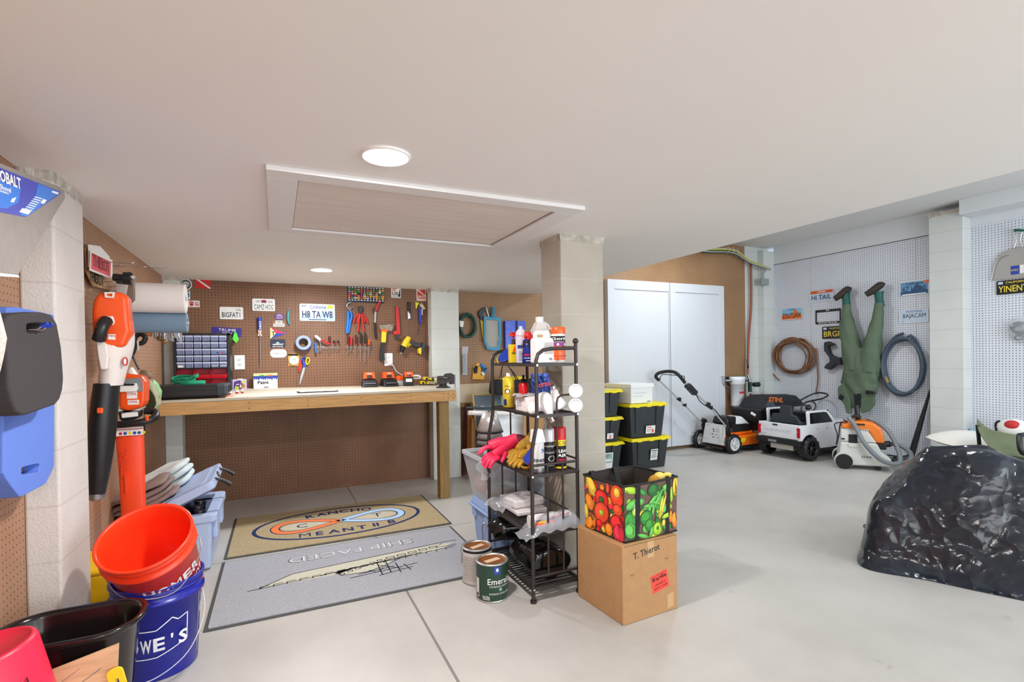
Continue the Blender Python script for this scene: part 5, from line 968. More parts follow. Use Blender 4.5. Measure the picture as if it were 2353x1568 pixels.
for a_, da, dz in ((.86, -.10, -.16), (.42, -.14, -.17)):   # the far handle, flopped into the bag
    f_ = face(2, 3, .0); A = f_(a_, .99); E_ = f_(a_-.02, .99)+V((-.03, -.12, dz)); M_ = A*.5+E_*.5+V((0, 0, .03)); m = MB(BK_); u = V((.0135, 0, 0)); pp = catmull([A+V((0, .004, -.03)), A+V((0, 0, .012)), A+V((0, -.02, .006)), M_, E_], 4)
    m.add([q-u for q in pp]+[q+u for q in pp], [(k, k+len(pp), k+len(pp)+1, k+1) for k in range(len(pp)-1)]); m.build('handle', t, solid=.002)
m = MB(PAPER, frame(face(0, 1, .0168)(.165, .62), bot[1]-bot[0], (0, 0, 1))); m.text('Reusable Bags', .010, (0, 0), .0015, wid=.075, rot=90); m.build('lettering', t)
q = V((1.69, 1.97, zb+.235)); m = MB(LG); m.ell(q, (.035, .03, .03), 12, 8); m.use(mat('pale yellow glove', (236, 214, 110), .6)); m.ell(q+V((.03, .0, .015)), (.032, .028, .026), 12, 8); m.tube([q+V((.02, 0, .01)), q+V((.06, -.02, .03)), q+V((.075, -.03, .02))], .012, 8, k=3); one(m, 'work_gloves', 'yellow and tan work gloves poking out of the grocery bag', 'gloves')

# --- blue cooler with clear tote behind the rack
CB_ = mat('powder blue plastic', (150, 176, 220), .45); t = thing('blue_cooler', 'powder blue cooler with a steel bail handle behind the rack', 'cooler', (1.4, 3.02, 0))
m = MB(CB_); m.frust((1.41, 3.02, .002), (.43, .30, 0), (1.41, 3.02, .235), (.47, .33, 0)); m.build('body', t, bevel=.02, seg=3); m = MB(CB_); m.bb((1.155, 2.835, .238), (1.665, 3.205, .255)); m.frust((1.41, 3.02, .255), (.49, .35, 0), (1.41, 3.02, .305), (.46, .32, 0)); m.build('lid', t, bevel=.012, seg=3)
m = MB(CHROME); m.tube([(1.175, 2.93, .19), (1.150, 2.935, .17), (1.145, 2.925, .10), (1.152, 2.92, .02)], .006, 8, k=5); m.build('bail_handle', t)
for y_ in (2.91, 3.13): m = MB(CB_); m.bb((1.163, y_-.03, .18), (1.185, y_+.03, .24)); m.build('latch', t, bevel=.008)
t = thing('clear_tote', 'clear plastic tote full of wrapped odds and ends, on the powder blue cooler', 'storage tote', (1.38, 3.02, .305)); TC = mat('milky clear plastic', (214, 220, 226), .2, alpha=.38)
m = MB(TC); z0, z1 = .307, .60; m.frust((1.39, 3.02, z0), (.42, .29, 0), (1.37, 3.02, z1), (.50, .36, 0)); m.f.pop(1); m.mi.pop(1); m.sm.pop(1)
m.build('tub', t, solid=.003); m = MB(mat('clear rim', (222, 228, 234), .2, alpha=.75)); m.T = Matrix.Translation((0, 0, 0)); m.ring(rpoly(1.11, 2.83, 1.63, 3.21, .03), rpoly(1.13, 2.85, 1.61, 3.19, .02), z1-.012, z1+.008); m.build('rim', t); m = MB(BLACK); m.box((1.16, 2.835, z1-.02), (.05, .02, .018)); m.build('clip', t)
for k, (x_, y_, z_, rx, ry, rz_, mt) in enumerate(((1.25, 2.95, .47, .09, .06, .05, mat('wine cloth', None)), (1.27, 2.93, .37, .10, .05, .045, mat('cream cloth', (206, 186, 160), .8)), (1.42, 2.98, .46, .10, .08, .06, mat('slate cloth', (64, 78, 96), .8)), (1.50, 2.95, .38, .08, .07, .06, NAVY), (1.40, 2.93, .35, .07, .04, .035, PAPER), (1.22, 3.08, .40, .06, .07, .07, mat('peach cloth', (226, 176, 146), .8)), (1.36, 3.08, .54, .12, .08, .05, mat('slate cloth', None)), (1.23, 2.99, .54, .06, .08, .05, mat('pink cloth', (206, 60, 70), .8)))):
    m = MB(mt); m.ell((x_, y_, z_), (rx, ry, rz_), 12, 8); m.build('wrapped_bundle', t)
m = MB(PLAST); m.grid(lambda a, b: (1.075+.09*a+.02*math.sin(7*b), 2.80+.02*math.sin(9*a), .49+.13*b), 10, 10); m.v = [v+V((.012*noise.noise(v*30), .02*noise.noise(v*22), 0)) for v in m.v]; one(m, 'clear_bag', 'crumpled clear bag hanging off the third shelf below the pink gloves', 'bag')
# silver lamp shades stacked in the tote
ALU = mat('brushed aluminium', (206, 200, 198), .4, .55); c = P(1125, 1010, 1, 2.98)
t = thing('work_light_shades', 'stack of three silver cone shades standing in the clear tote', 'lamp shades', (1.255, 3.0, .58))
for k, (z_, r_) in enumerate(((.745, .085), (.70, .087), (.665, .088))):
    m = MB(ALU, Matrix.Translation((1.245, 3.02, 0))); m.lathe([(.02, z_+.125), (.045, z_+.12), (r_, z_), (r_*.97, z_)][(0 if k == 0 else 1):], n=30); m.build('shade', t); m = MB(BLACK, Matrix.Translation((1.245, 3.02, 0))); m.lathe([(r_+.002, z_+.002), (r_+.002, z_-.008), (r_-.004, z_-.008)], n=30); m.build('rim_band', t)
m = MB(BLACK); m.tube([(1.23, 3.0, .87), (1.235, 3.0, .882), (1.25, 3.0, .886), (1.27, 3.0, .875)], .003, 6, k=3); m.build('hanging_loop', t)
# light switch box on the far side of the pillar
m = MB(GREYP); q = P(1395, 755, 1, 2.62); m.bb((1.779, 2.60, q.z-.05), (1.80, 2.68, q.z+.04)); m.use(WHITE); q2 = P(1395, 716, 1, 2.62); m.bb((1.779, 2.58, q2.z-.006), (1.83, 2.69, q2.z+.004)); one(m, 'pillar_bracket', 'small pale shelf bracket fixed to the far side of the pillar', 'bracket')

# --- black totes with yellow lids
TB = mat('black tote plastic', (44, 50, 54), .5); TY = mat('yellow lid plastic', (236, 220, 30), .45)
def tote(x0_, x1_, y0_, y1_, z0_, h_, label, sticker=None, grp='black storage totes with yellow lids'):
    cx, cy = (x0_+x1_)/2, (y0_+y1_)/2; w_, d_ = x1_-x0_, y1_-y0_; t = thing('storage_tote', label, 'storage tote', (cx, cy, z0_), grp)
    m = MB(TB); m.frust((cx, cy, z0_+.002), (w_*.80, d_*.82, 0), (cx, cy, z0_+h_-.03), (w_*.92, d_*.92, 0))
    for fx in (-.26, .26): m.frust((cx+fx*w_, cy-d_*.41, z0_+.05), (.05, .03, 0), (cx+fx*w_*1.05, cy-d_*.463, z0_+h_-.035), (.07, .03, 0))
    m.build('tub', t, bevel=.008)
    m = MB(TY); m.bb((x0_, y0_, z0_+h_-.030), (x1_, y1_, z0_+h_-.012)); m.bb((x0_+.03, y0_+.03, z0_+h_-.012), (x1_-.03, y1_-.03, z0_+h_-.004)); m.T = Matrix.Translation((0, 0, z0_+h_-.012)); m.ring(rpoly(x0_+.005, y0_+.005, x1_-.005, y1_-.005, .02), rpoly(x0_+.03, y0_+.03, x1_-.03, y1_-.03, .01), 0, .014); m.T = Matrix()
    for fx in (-.3, 0, .3): m.bb((cx+fx*w_-.03, y0_-.004, z0_+h_-.036), (cx+fx*w_+.03, y0_+.01, z0_+h_-.016))
    m.build('lid', t, bevel=.004)
    if sticker:
        sx, sz, sw, sh, ops = sticker; yb2 = cy-d_*(.41+.05*sz/h_)-.0005; m = MB(mat('white sticker', (236, 236, 236), .5), frame((cx+sx, yb2-.018, z0_+sz), (1, 0, 0), (0, -.14, 1))); m.prism(rpoly(-sw/2, -sh/2, sw/2, sh/2, .004), 0, .002); art(m, ops, sw, sh, .002); m.build('sticker', t)
    return t
S1 = (.04, .15, .095, .12, [('r', .1, .82, .9, .9, INK), ('t', 'NEVER', .5, .66, .12, .6, INK, .02), ('t', 'FORGET', .5, .46, .12, .7, INK, .02), ('t', 'PRACTICE', .5, .28, .12, .8, INK, .02), ('t', '7', .5, .1, .1, .08, INK)])
S2 = (.03, .085, .125, .085, [('r', .1, .74, .6, .84, ORANGE), ('r', .1, .5, .8, .56, GREY), ('o', .75, .3, .12, .2, ORANGE), ('r', .1, .3, .5, .36, GREY)])
q = P(1447, 1012, 1, 4.27); q2 = P(1538, 1010, 1, 4.27)
tote(3.36, 3.89, 4.262, 4.78, 0, .335, 'bottom black tote of the pair nearer the mower, with a white NEVER FORGET sticker', S1)
tote(3.345, 3.86, 4.27, 4.80, .335, .365, 'top black tote of the pair nearer the mower, under the white file box', S2)
S3 = (.07, .12, .12, .17, [('r', .1, .35, .9, .95, mat('mint sticker', (150, 186, 176), .5)), ('t', '27', .4, .8, .14, .3, INK), ('r', .15, .45, .85, .6, PAPER)]); S4 = (.12, .07, .08, .06, [('r', .2, .6, .8, .7, GREY), ('o', .5, .3, .15, .2, ORANGE)])
tote(2.78, 3.345, 4.36, 4.82, 0, .305, 'bottom black tote of the three-high stack behind the pillar', S3); tote(2.76, 3.335, 4.36, 4.82, .305, .265, 'middle black tote of the three-high stack behind the pillar', S4); tote(2.77, 3.33, 4.36, 4.82, .57, .29, 'top black tote of the three-high stack behind the pillar')
t = thing('file_box', 'white lidded cardboard file box tilted on the yellow lid', 'file box', (3.53, 4.5, .70)); T = rz(4, (3.53, 4.52, .705)); FB = mat('white file board', (234, 236, 236), .6)
m = MB(FB, T); m.frust((0, 0, 0), (.30, .40, 0), (0, 0, .19), (.31, .41, 0)); m.T = T @ frame((0, -.204, .1), (1, 0, 0), (0, .0, 1)); art(m, [('r', .1, .55, .7, .56, GREY), ('r', .1, .38, .55, .39, GREY), ('r', .75, .05, .92, .1, GREY)], .3, .2, 0); m.build('carton', t, bevel=.003); m = MB(FB, T); m.bb((-.165, -.215, .165), (.165, .215, .205)); m.build('lid', t, bevel=.004)
m = MB(PLAST); m.T = Matrix.Translation((3.05, 4.45, .862)); m.grid(lambda a, b: (-.2+.4*a, -.12+.24*b, .03*math.sin(PI*a)*math.sin(PI*b)+.004*math.sin(30*a)), 14, 8); m.use(BLUEINK); m.ell((.05, -.02, .012), (.05, .04, .01), 10, 6); m.use(RED); m.ell((-.06, -.03, .012), (.05, .03, .01), 10, 6); one(m, 'plastic_packet', 'clear packet with blue and red bits on the topmost tote', 'packet')

# ---------------------------------------------------------------- far right: doors, pipes, wall hangings
DP = mat('white door paint', (208, 212, 218), .35)
m = MB(DP); m.bb((3.60, 4.998, .045), (5.505, YB, 2.135)); dr = struct(m, 'door_1')
for x0_, x1_, sl_, sr_ in ((3.60, 4.555, .10, .015), (4.563, 5.505, .085, .10)):
    m = MB(DP); a, b, c_, d_ = x0_, x1_, .045, 2.135
    m.bb((a, 4.983, c_), (a+sl_, 4.998, d_)).bb((b-sr_, 4.983, c_), (b, 4.998, d_)).bb((a+sl_, 4.983, d_-.115), (b-sr_, 4.998, d_)).bb((a+sl_, 4.983, c_), (b-sr_, 4.998, c_+.13)); m.build('door_frame', dr, bevel=.004)
MB(mat('dark door gap', (60, 60, 62), .8)).bb((4.555, 4.99, .045), (4.563, 4.9985, 2.135)).bb((3.6, 4.999, .035), (5.5, 5.04, .045)).build('door_gap', dr)
PLG2 = 'licence plates on the white pegboard'
OR_ = mat('desert orange print', (226, 120, 60), .4); SKYP = mat('sky print', (140, 190, 220), .4); YLT = mat('plate yellow', (240, 214, 70), .4)
card('licence_plate', 'blue and orange desert licence plate reading ZOUTLAW', 'licence plate', 'r', (1795, 708, 1843, 735), SKYP, [('r', 0, 0, 1, .45, OR_), ('p', [(.55, .4), (.62, .8), (.72, .85), (.8, .6), (.82, .4)], OR_), ('t', 'ZOUTLAW', .5, .36, .42, .88, INK, .01), ('t', 'UTAH', .5, .86, .14, .3, NAVY)], rim=RIMW, r=.01, group=PLG2, off=.01)
card('licence_plate', 'white and orange topped licence plate reading HI TAIL', 'licence plate', 'r', (1861, 666, 1915, 692), PB, [('r', 0, .68, 1, 1, mat('rust orange print', (204, 92, 50), .4)), ('t', 'UTAH', .5, .82, .16, .34, PAPER, .03), ('t', 'HI TAIL', .48, .34, .42, .84, NAVY, .01), ('p', [(.3, .2), (.5, .6), (.7, .2)], mat('plate blue patch', None))][:2]+[('p', [(.25, .1), (.5, .6), (.75, .1)], mat('plate blue patch', None)), ('t', 'HI TAIL', .48, .34, .42, .84, NAVY, .01)], rim=RIMW, r=.01, group=PLG2, off=.01)
F, f = WF['r']; a, b = f(1875, 728), f(1933, 726); c1_, c2_ = f(1904, 711), f(1904, 744); m = MB(BLACK, F); m.ring(rpoly(a[0], c2_[1], b[0], c1_[1], .008), rpoly(a[0]+.014, c2_[1]+.026, b[0]-.014, c1_[1]-.03, .006), .004, .012)
m.use(PAPER); m.text('BAJA', .02, ((a[0]+b[0])/2, c1_[1]-.014), .0125, .03); m.text('BEYOND THE RIVER', .014, ((a[0]+b[0])/2, c2_[1]+.012), .0125, .02, wid=.24); one(m, 'licence_plate_surround', 'empty black licence plate frame with white lettering', 'plate frame')
card('licence_plate', 'black licence plate with yellow letters BRGRI beside the waders', 'licence plate', 'r', (1889, 750, 1942, 778), mat('black plate', (22, 22, 24), .35), [('t', 'BRGRI', .5, .38, .46, .86, YLT, .01), ('r', .05, .74, .2, .92, PB), ('t', 'CALIFORNIA', .6, .84, .13, .6, YLT, .01)], rim=BLACK, r=.01, group=PLG2, off=.01)
card('licence_plate', 'dark blue whale tail licence plate reading 4Z LOML', 'licence plate', 'r', (2067, 646, 2134, 678), mat('ocean print', (96, 150, 190), .35), [('r', 0, 0, 1, .3, mat('deep ocean', (30, 84, 130), .35)), ('p', [(.3, .1), (.5, .6), (.62, .9), (.72, .5), (.9, .3), (.6, .2)], mat('deep ocean', None)), ('t', 'California', .5, .84, .2, .6, NAVY, .01), ('t', '4Z LOML', .52, .44, .42, .88, NAVY, .01), ('r', .85, .78, 1, .98, ORANGE), ('r', .1, .04, .9, .1, PAPER)], rim=RIMW, r=.01, group=PLG2, off=.01)
card('licence_plate', 'pale licence plate reading MONTANA BAJACAM', 'licence plate', 'r', (2066, 711, 2133, 742), PB, [('t', 'MONTANA', .52, .84, .18, .56, BLUEINK, .01), ('t', 'BAJACAM', .52, .48, .40, .78, INK, .01), ('p', [(.05, .05), (.2, .05), (.12, .22)], mat('plate blue patch', None))], rim=RIMW, r=.01, group=PLG2, off=.01)
card('licence_plate', 'black licence plate with yellow letters YINEN under the dustpan', 'licence plate', 'r', (2289, 643, 2366, 675), mat('black plate', None), [('t', 'YINENT', .5, .38, .46, .88, YLT, .01), ('r', .05, .74, .2, .92, PB), ('t', 'CALIFORNIA', .62, .84, .15, .68, YLT, .01)], rim=BLACK, r=.01, group=PLG2, off=.01)
# hoses
coil('hose_coil', 'big coil of brown rubber hose on the white pegboard', 'hose', 'r', (1826, 809), .30, .275, 9, .0092, mat('brown rubber hose', (128, 88, 58), .45), spread=.10, off=.03, tails=([(1768, 820), (1770, 845), (1780, 862), (1792, 874)], [(1876, 800), (1879, 840), (1881, 870), (1876, 907)]), jit=.03)
ah = coil('air_hose', 'big coil of slate blue air hose with brass ends near the masonry post', 'hose', 'r', (2078, 835), .213, .355, 6, .014, mat('slate blue hose', (66, 82, 98), .45), spread=.06, off=.035, jit=.012)
m = MB(mat('brass fitting', (170, 140, 70), .35, .8), RT); a, b = rt(2094, 901, .1), rt(2101, 892, .1); m.cyl((a[0], a[1], .10), (b[0], b[1], .09), .013); a, b = rt(2036, 866, .08), rt(2042, 880, .08); m.cyl((a[0], a[1], .09), (b[0], b[1], .09), .014); m.build('brass_fitting', ah)
# waders upside down
WG = mat('olive green wader cloth', (88, 106, 84), .7, noise_amt=.16, noise_scale=7, bump=.35, bump_scale=14); WB = mat('teal neoprene boot', (26, 88, 82), .55)
q = RT @ V(rt(1980, 800)+(0,)); wd = thing('waders', 'olive green chest waders hanging upside down by their boots', 'waders', q)
def wsec(px, py, a, b, w): u, v = rt(px, py, w); return (u, v, w, a, b)
def w2(l, r, py, b, w=.125): a, c = rt(l, py, w), rt(r, py, w); return ((a[0]+c[0])/2, (a[1]+c[1])/2, w, (c[0]-a[0])/2, b)
m = MB(WG, RT); m.loft([w2(1937, 1955, 700, .038), w2(1936, 1955, 714, .045), w2(1935, 1958, 728, .05), w2(1931, 1964, 745, .06), w2(1931, 1968, 765, .07), w2(1934, 1976, 790, .08), w2(1938, 1986, 820, .09), w2(1942, 1988, 850, .09)], fold=.07, ff=5, k=6); m.build('leg', wd)
m = MB(WG, RT); m.loft([w2(2010, 2029, 697, .038), w2(2008, 2030, 712, .045), w2(2006, 2029, 728, .05), w2(1998, 2028, 750, .06), w2(1990, 2026, 775, .07), w2(1982, 2024, 800, .08), w2(1974, 2021, 830, .09), w2(1970, 2018, 855, .09)], fold=.07, ff=6, k=6); m.build('leg', wd)
m = MB(WG, RT); m.loft([w2(1958, 1998, 800, .05), w2(1944, 2020, 830, .08), w2(1940, 2018, 855, .09), w2(1938, 2016, 880, .09), w2(1944, 2012, 900, .08), w2(1950, 2000, 920, .06), w2(1958, 1985, 938, .04)], fold=.10, ff=7, k=6, n=28); m.build('torso', wd)
for pl in ([(1940, 880), (1925, 890), (1926, 912), (1940, 930), (1945, 950), (1955, 952), (1956, 925), (1948, 905)], [(1975, 915), (2008, 912), (2010, 928), (1998, 945), (1980, 950), (1970, 940)]):
    m = MB(WG, RT); m.prism([rt(x, y, .18) for x, y in pl], .15, .19); m.build('flap', wd, bevel=.01)
for pl in ([(1990, 897), (2008, 900), (2008, 907), (1990, 906)], [(1926, 917), (1931, 906), (1939, 912), (1934, 921)], [(1962, 905), (1978, 905), (1976, 938), (1965, 938)]):
    m = MB(BLACK, RT); m.prism([rt(x, y, .2) for x, y in pl], .185, .205); m.build('webbing', wd, bevel=.003)
for (px, top, toe) in ((1943, 668, (1916, 688)), (2019, 658, (1988, 678))):
    m = MB(WB, RT); m.loft([wsec(px+3, 705, .048, .042, .10), wsec(px+1, 685, .042, .042, .10), wsec(px, 670, .05, .05, .10)], k=5); m.build('boot_shaft', wd)
    m = MB(mat('dark brown boot', (52, 44, 36), .7, bump=.5, bump_scale=60), RT); u0, v0 = rt(px+2, top-2, .12); u1, v1 = rt(toe[0], toe[1], .18); m.tube([(u0+.03, v0-.01, .10), (u0, v0, .11), ((u0+u1)/2, (v0+v1)/2-.005, .14), (u1, v1, .17)], [.038, .05, .048, .035], 12, k=4, flat=.85); m.build('boot', wd)
    hook('r', rt(px+14, 673, 0), .10, label='steel hook holding up a wader boot')
m = MB(mat('charcoal foam strap', (44, 46, 52), .6), RT); m.prism([rt(x, y, .06) for x, y in [(1896, 787), (1905, 785), (1919, 792), (1904, 796), (1908, 812), (1915, 818), (1926, 822), (1935, 822), (1935, 838), (1922, 838), (1908, 850), (1896, 846), (1900, 838), (1909, 832), (1908, 822), (1896, 806)]], .02, .09); one(m, 'holster', 'dark grey tool holster hanging to the left of the waders'.replace(' to the left of', ' beside'), 'holster', bevel=.01)
# dustpan and cable bag
GAL = mat('galvanised dustpan', (176, 174, 170), .38, .6)
t = thing('dustpan', 'galvanised dustpan with two bent handles hung above a black licence plate', 'dustpan', RT @ V(rt(2330, 600)+(0,)))
m = MB(GAL, RT); m.prism([rt(x, y, .03) for x, y in [(2277, 645), (2284, 600), (2300, 580), (2320, 572), (2390, 556), (2400, 632)]], .012, .018); m.tube([rt(2278, 643, .03)+(.03,), rt(2285, 612, .03)+(.03,), rt(2298, 592, .03)+(.03,), rt(2316, 586, .03)+(.03,)], .004, 6, k=4); m.build('pan', t, bevel=.002)
for pl in ([(2330, 570), (2335, 553), (2331, 540), (2328, 530)], [(2350, 568), (2344, 552), (2348, 535), (2349, 526)]):
    m = MB(ALU, RT); m.tube([rt(x, y, .04)+(.04,) for x, y in pl], .007, 8, k=4); m.build('handle', t)
m = MB(GREEN, RT); m.tube([rt(2326, 528, .05)+(.0,), rt(2334, 529, .06)+(.06,), rt(2360, 530, .06)+(.07,)], .012, 8); m.build('hook_grip', t)
m = MB(BLUEINK, RT); a = rt(2321, 612, .03), rt(2337, 630, .03); m.prism(rpoly(a[0][0], a[1][1], a[1][0]+.012, a[0][1], .006), .019, .0205); m.use(YELLOW); m.text('AMES', .018, ((a[0][0]+a[1][0])/2, (a[0][1]+a[1][1])/2), .021, .02); m.use(PAPER); m.prism(rpoly(a[1][0]+.016, a[1][1]+.005, a[1][0]+.045, a[0][1], .003), .019, .0205); m.build('label', t)
t = thing('cable_bag', 'clear bag of black cables hung low on the white pegboard', 'bag', RT @ V(rt(2340, 760)+(0,))); c = rt(2340, 752, .05)
m = MB(BLACK, RT)
for k in range(4): m.tube([(c[0]+.06*math.cos(a_/10*2*PI)+.01*k, c[1]+.045*math.sin(a_/10*2*PI)-.008*k, .04+.008*k) for a_ in range(10)], .008, 6, closed=True, k=2)
m.tube([(c[0]+.03*math.cos(a_/8*2*PI), c[1]-.10+.02*math.sin(a_/8*2*PI), .04) for a_ in range(8)], .007, 6, closed=True, k=2); m.build('cables', t); m = MB(PLAST, RT); m.loft([(c[0]+.01, c[1]+.09, .03, .01, .008), (c[0], c[1]+.05, .045, .07, .03), (c[0]+.01, c[1]-.02, .05, .09, .04), (c[0]+.02, c[1]-.13, .04, .06, .025)], fold=.08); m.build('film', t)
# vacuum wand against the wall
t = thing('vacuum_wand', 'black vacuum wand leaning in the corner by the masonry post', 'vacuum wand', (6.40, 3.14, 0)); a, b = P(2108, 1050, 0, 6.34), P(2131, 900, 0, 6.40); a = V((6.34, 3.20, .06)); b = V((6.42, 3.05, .80))
m = MB(BLACK); m.tube([a, a*.5+b*.5, b], [.032, .024, .010], 12); m.build('tube', t); m = MB(BLACK); m.tube([a, (6.31, 3.23, .03), (6.22, 3.30, .022)], [.034, .034, .03], 12); m.bb((6.12, 3.22, .002), (6.24, 3.42, .03)); m.build('floor_nozzle', t)

# ---------------------------------------------------------------- water filter, pipes, cables in the corner
COP = mat('copper pipe', (150, 84, 62), .4, .5)
t = thing('water_filter', 'white water filter canister with a blue and red label, piped to the wall', 'water filter', (5.70, 4.93, .5)); c = P(1694, 900, 1, 4.92)
m = MB(mat('filter white', (236, 238, 242), .3)); zt_, zb_ = P(1694, 866, 1, 4.92).z, P(1694, 934, 1, 4.92).z; r_ = .088
m.lathe([(0, zb_), (r_*.85, zb_), (r_*.92, zb_+.02), (r_*.98, zt_-.10), (r_, zt_-.10)], (c.x, c.y, 0), 30); m.build('canister', t)
m = MB(mat('filter white', None)); m.lathe([(r_*1.02, zt_-.10), (r_*1.12, zt_-.09), (r_*1.12, zt_-.05), (r_*1.16, zt_-.045), (r_*1.16, zt_), (0, zt_+.002)], (c.x, c.y, 0), 30); m.build('head', t)
m = MB(RED); cylart(m, [('r', .35, .35, .95, .52, REDINK), ('p', [(.3, .55), (.9, .55), (.95, .68), (.5, .6)], BLUEINK), ('t', 'OMNI', .6, .8, .1, .4, GREY)], (c.x, c.y), r_*.97, (zt_+zb_)/2-.08, .16, .16, -105); m.build('label', t)
for dx in (-.05, .05): m = MB(mat('filter white', None)); m.bb((c.x+dx-.018, c.y-.06, zb_-.015), (c.x+dx+.018, c.y-.02, zb_+.002)); m.build('foot', t)
m = MB(CHROME); z_ = zt_-.05; m.tube([(c.x-.20, YB-.09, z_), (c.x-.08, c.y, z_)], .022, 12); m.cyl((c.x-.215, YB-.09, z_), (c.x-.20, YB-.09, z_), .03); m.tube([(c.x+.08, c.y, z_), (c.x+.21, YB-.14, z_)], .020, 12); m.build('pipe_fitting', t)
m = MB(STEEL); m.bb((c.x-.23, YB-.08, z_+.05), (c.x+.12, YB, z_+.056)); m.tube([(c.x-.2, YB-.07, z_-.04), (c.x-.1, c.y+.03, z_-.10), (c.x+.1, c.y+.03, z_-.09)], .006, 6, k=3); m.build('bracket', t)
t = thing('copper_riser', 'copper water pipe rising from a green valve up the corner to the ceiling', 'pipe', (5.95, 4.95, .4))
m = MB(COP); m.tube([P(1725, 600, 1, 5.0), P(1726, 700, 1, 5.0), P(1720, 780, 1, 5.0), P(1718, 862, 1, 4.98)], .016, 12, k=3); m.tube([P(1725, 905, 1, 4.95), P(1727, 960, 1, 4.95), P(1729, 1005, 1, 4.95)], .016, 10); m.build('riser', t)
m = MB(mat('green valve', (40, 66, 56), .5, .3)); q = P(1735, 884, 1, 4.93); m.cyl(q+V((-.03, 0, 0)), q+V((.06, -.01, 0)), .03, .035, 14); q2 = P(1723, 888, 1, 4.95); m.cyl(q2+V((0, 0, .06)), q2+V((0, 0, -.08)), .024, n=12); m.build('valve', t)
m = MB(CHROME); m.tube([P(1718, 862, 1, 4.98), P(1722, 872, 1, 4.96), P(1723, 882, 1, 4.95)], .02, 10, k=2); m.build('elbow', t); m = MB(BLACK); m.tube([P(1716, 826, 1, 4.96), P(1717, 836, 1, 4.95), P(1719, 846, 1, 4.96)], .008, 8, k=2); m.build('valve_lever', t)
CAB = [((40, 52, 48), 0, .016), ((206, 206, 200), 9, .009), ((190, 184, 60), 5, .010), ((60, 76, 66), -6, .011), ((170, 178, 176), -3, .008)]
rows = [(1615, 575), (1640, 577), (1668, 577), (1690, 581), (1708, 592), (1725, 603), (1748, 611), (1770, 619)]
t = thing('cable_bundle', 'bundle of dark, white and yellow cables sagging along the corner under the high ceiling', 'cable bundle', (5.6, 4.9, 2.5))
for k, (cl, dy, rr) in enumerate(CAB):
    m = MB(mat('cable sheath %d' % k, cl, .5)); pp = []
    for i, (x_, y_) in enumerate(rows):
        yy = 4.98-.10*max(0, i-4)/3-.012*k; pp.append(P(x_, y_-dy*(.6 if i < 4 else .5*(1-(i-4)/4)), 1, yy))
    m.tube(pp, rr, 8, k=5); m.build('cable', t)
m = MB(GREYP)
for x_, y_ in ((1672, 576), (1682, 577), (1693, 581)): q = P(x_, y_, 1, 4.96); m.tube([q+V((0, .03*math.cos(a_/8*2*PI), .05*math.sin(a_/8*2*PI))) for a_ in range(8)], .004, 6, closed=True)
m.build('cable_tie', t)
t = thing('junction_box', 'small grey junction box with two thin wires on the corner column', 'junction box', P(1752, 655, 1, 4.94)); a, b = P(1744, 641, 1, 4.95), P(1760, 657, 1, 4.95); m = MB(mat('grey enamel', (146, 156, 158), .5)); m.bb((a.x, 4.90, b.z), (b.x, 4.95, a.z)); m.build('box', t, bevel=.003)
for (p1_, p2_, p3_) in (((1747, 617), (1750, 625), (1748, 642)), ((1760, 620), (1755, 628), (1754, 642))): m = MB(GREY); m.tube([P(*p1_, 1, 4.93), P(*p2_, 1, 4.93), P(*p3_, 1, 4.93)], .004, 6, k=4); m.build('wire', t)

# ---------------------------------------------------------------- lawn mower (points along +x)
mw = thing('lawn_mower', 'cordless lawn mower with white rear flap and orange deck in front of the doors', 'lawn mower', (5.2, 4.66, 0))
MO = mat('mower orange', (242, 116, 24), .35); MG = mat('mower light grey', (216, 218, 218), .4)
def spoked(c, r, wdt, tm, hm, root, name='wheel', spokes=5, ax=1):
    c = V(c); R = Matrix.Rotation(PI/2, 3, 'X') if ax == 1 else Matrix.Rotation(PI/2, 3, 'Y')
    m = MB(tm); m.lathe([(r*.70, -wdt/2), (r*.92, -wdt/2), (r, -wdt*.35), (r, wdt*.35), (r*.92, wdt/2), (r*.70, wdt/2), (r*.70, -wdt/2)], c, 36, R)
    for k in range(24):
        a = 2*PI*k/24; d = V((math.cos(a), 0, math.sin(a))) if ax == 1 else V((0, math.cos(a), math.sin(a))); s_ = V((0, wdt*.2*(1 if k % 2 else -1), 0)) if ax == 1 else V((wdt*.2*(1 if k % 2 else -1), 0, 0))
        m.box(c+d*r+s_, (.018 if ax == 1 else wdt*.5, wdt*.5 if ax == 1 else .018, .012), Matrix.Rotation(-a+PI/2, 3, 'Y') if ax == 1 else Matrix.Rotation(a-PI/2, 3, 'X'))
    w_ = m.build(name, root)
    m = MB(hm); m.lathe([(r*.71, -wdt*.45), (r*.62, -wdt*.38), (r*.60, wdt*.38), (r*.71, wdt*.45)], c, 30, R); m.lathe([(0, -wdt*.48), (r*.18, -wdt*.46), (r*.2, wdt*.46), (0, wdt*.48)], c, 18, R)
    for k in range(spokes):
        a = 2*PI*k/spokes+.3
        for da in (-.16, .16):
            d = V((math.cos(a+da), 0, math.sin(a+da))) if ax == 1 else V((0, math.cos(a+da), math.sin(a+da))); n_ = V((0, -wdt*.32, 0)) if ax == 1 else V((-wdt*.32, 0, 0))
            d0 = V((math.cos(a), 0, math.sin(a))) if ax == 1 else V((0, math.cos(a), math.sin(a)))
            m.cyl(c+n_+d0*r*.15, c+n_+d*r*.64, r*.055, r*.045, 6); m.cyl(c-n_+d0*r*.15, c-n_+d*r*.64, r*.055, r*.045, 6)
    m.cyl(c+V((0, wdt*.05, 0)), c-V((0, wdt*.05, 0)), r*.66, n=24) if ax == 1 else m.cyl(c+V((wdt*.05, 0, 0)), c-V((wdt*.05, 0, 0)), r*.66, n=24); m.build('hub', w_)
    return w_
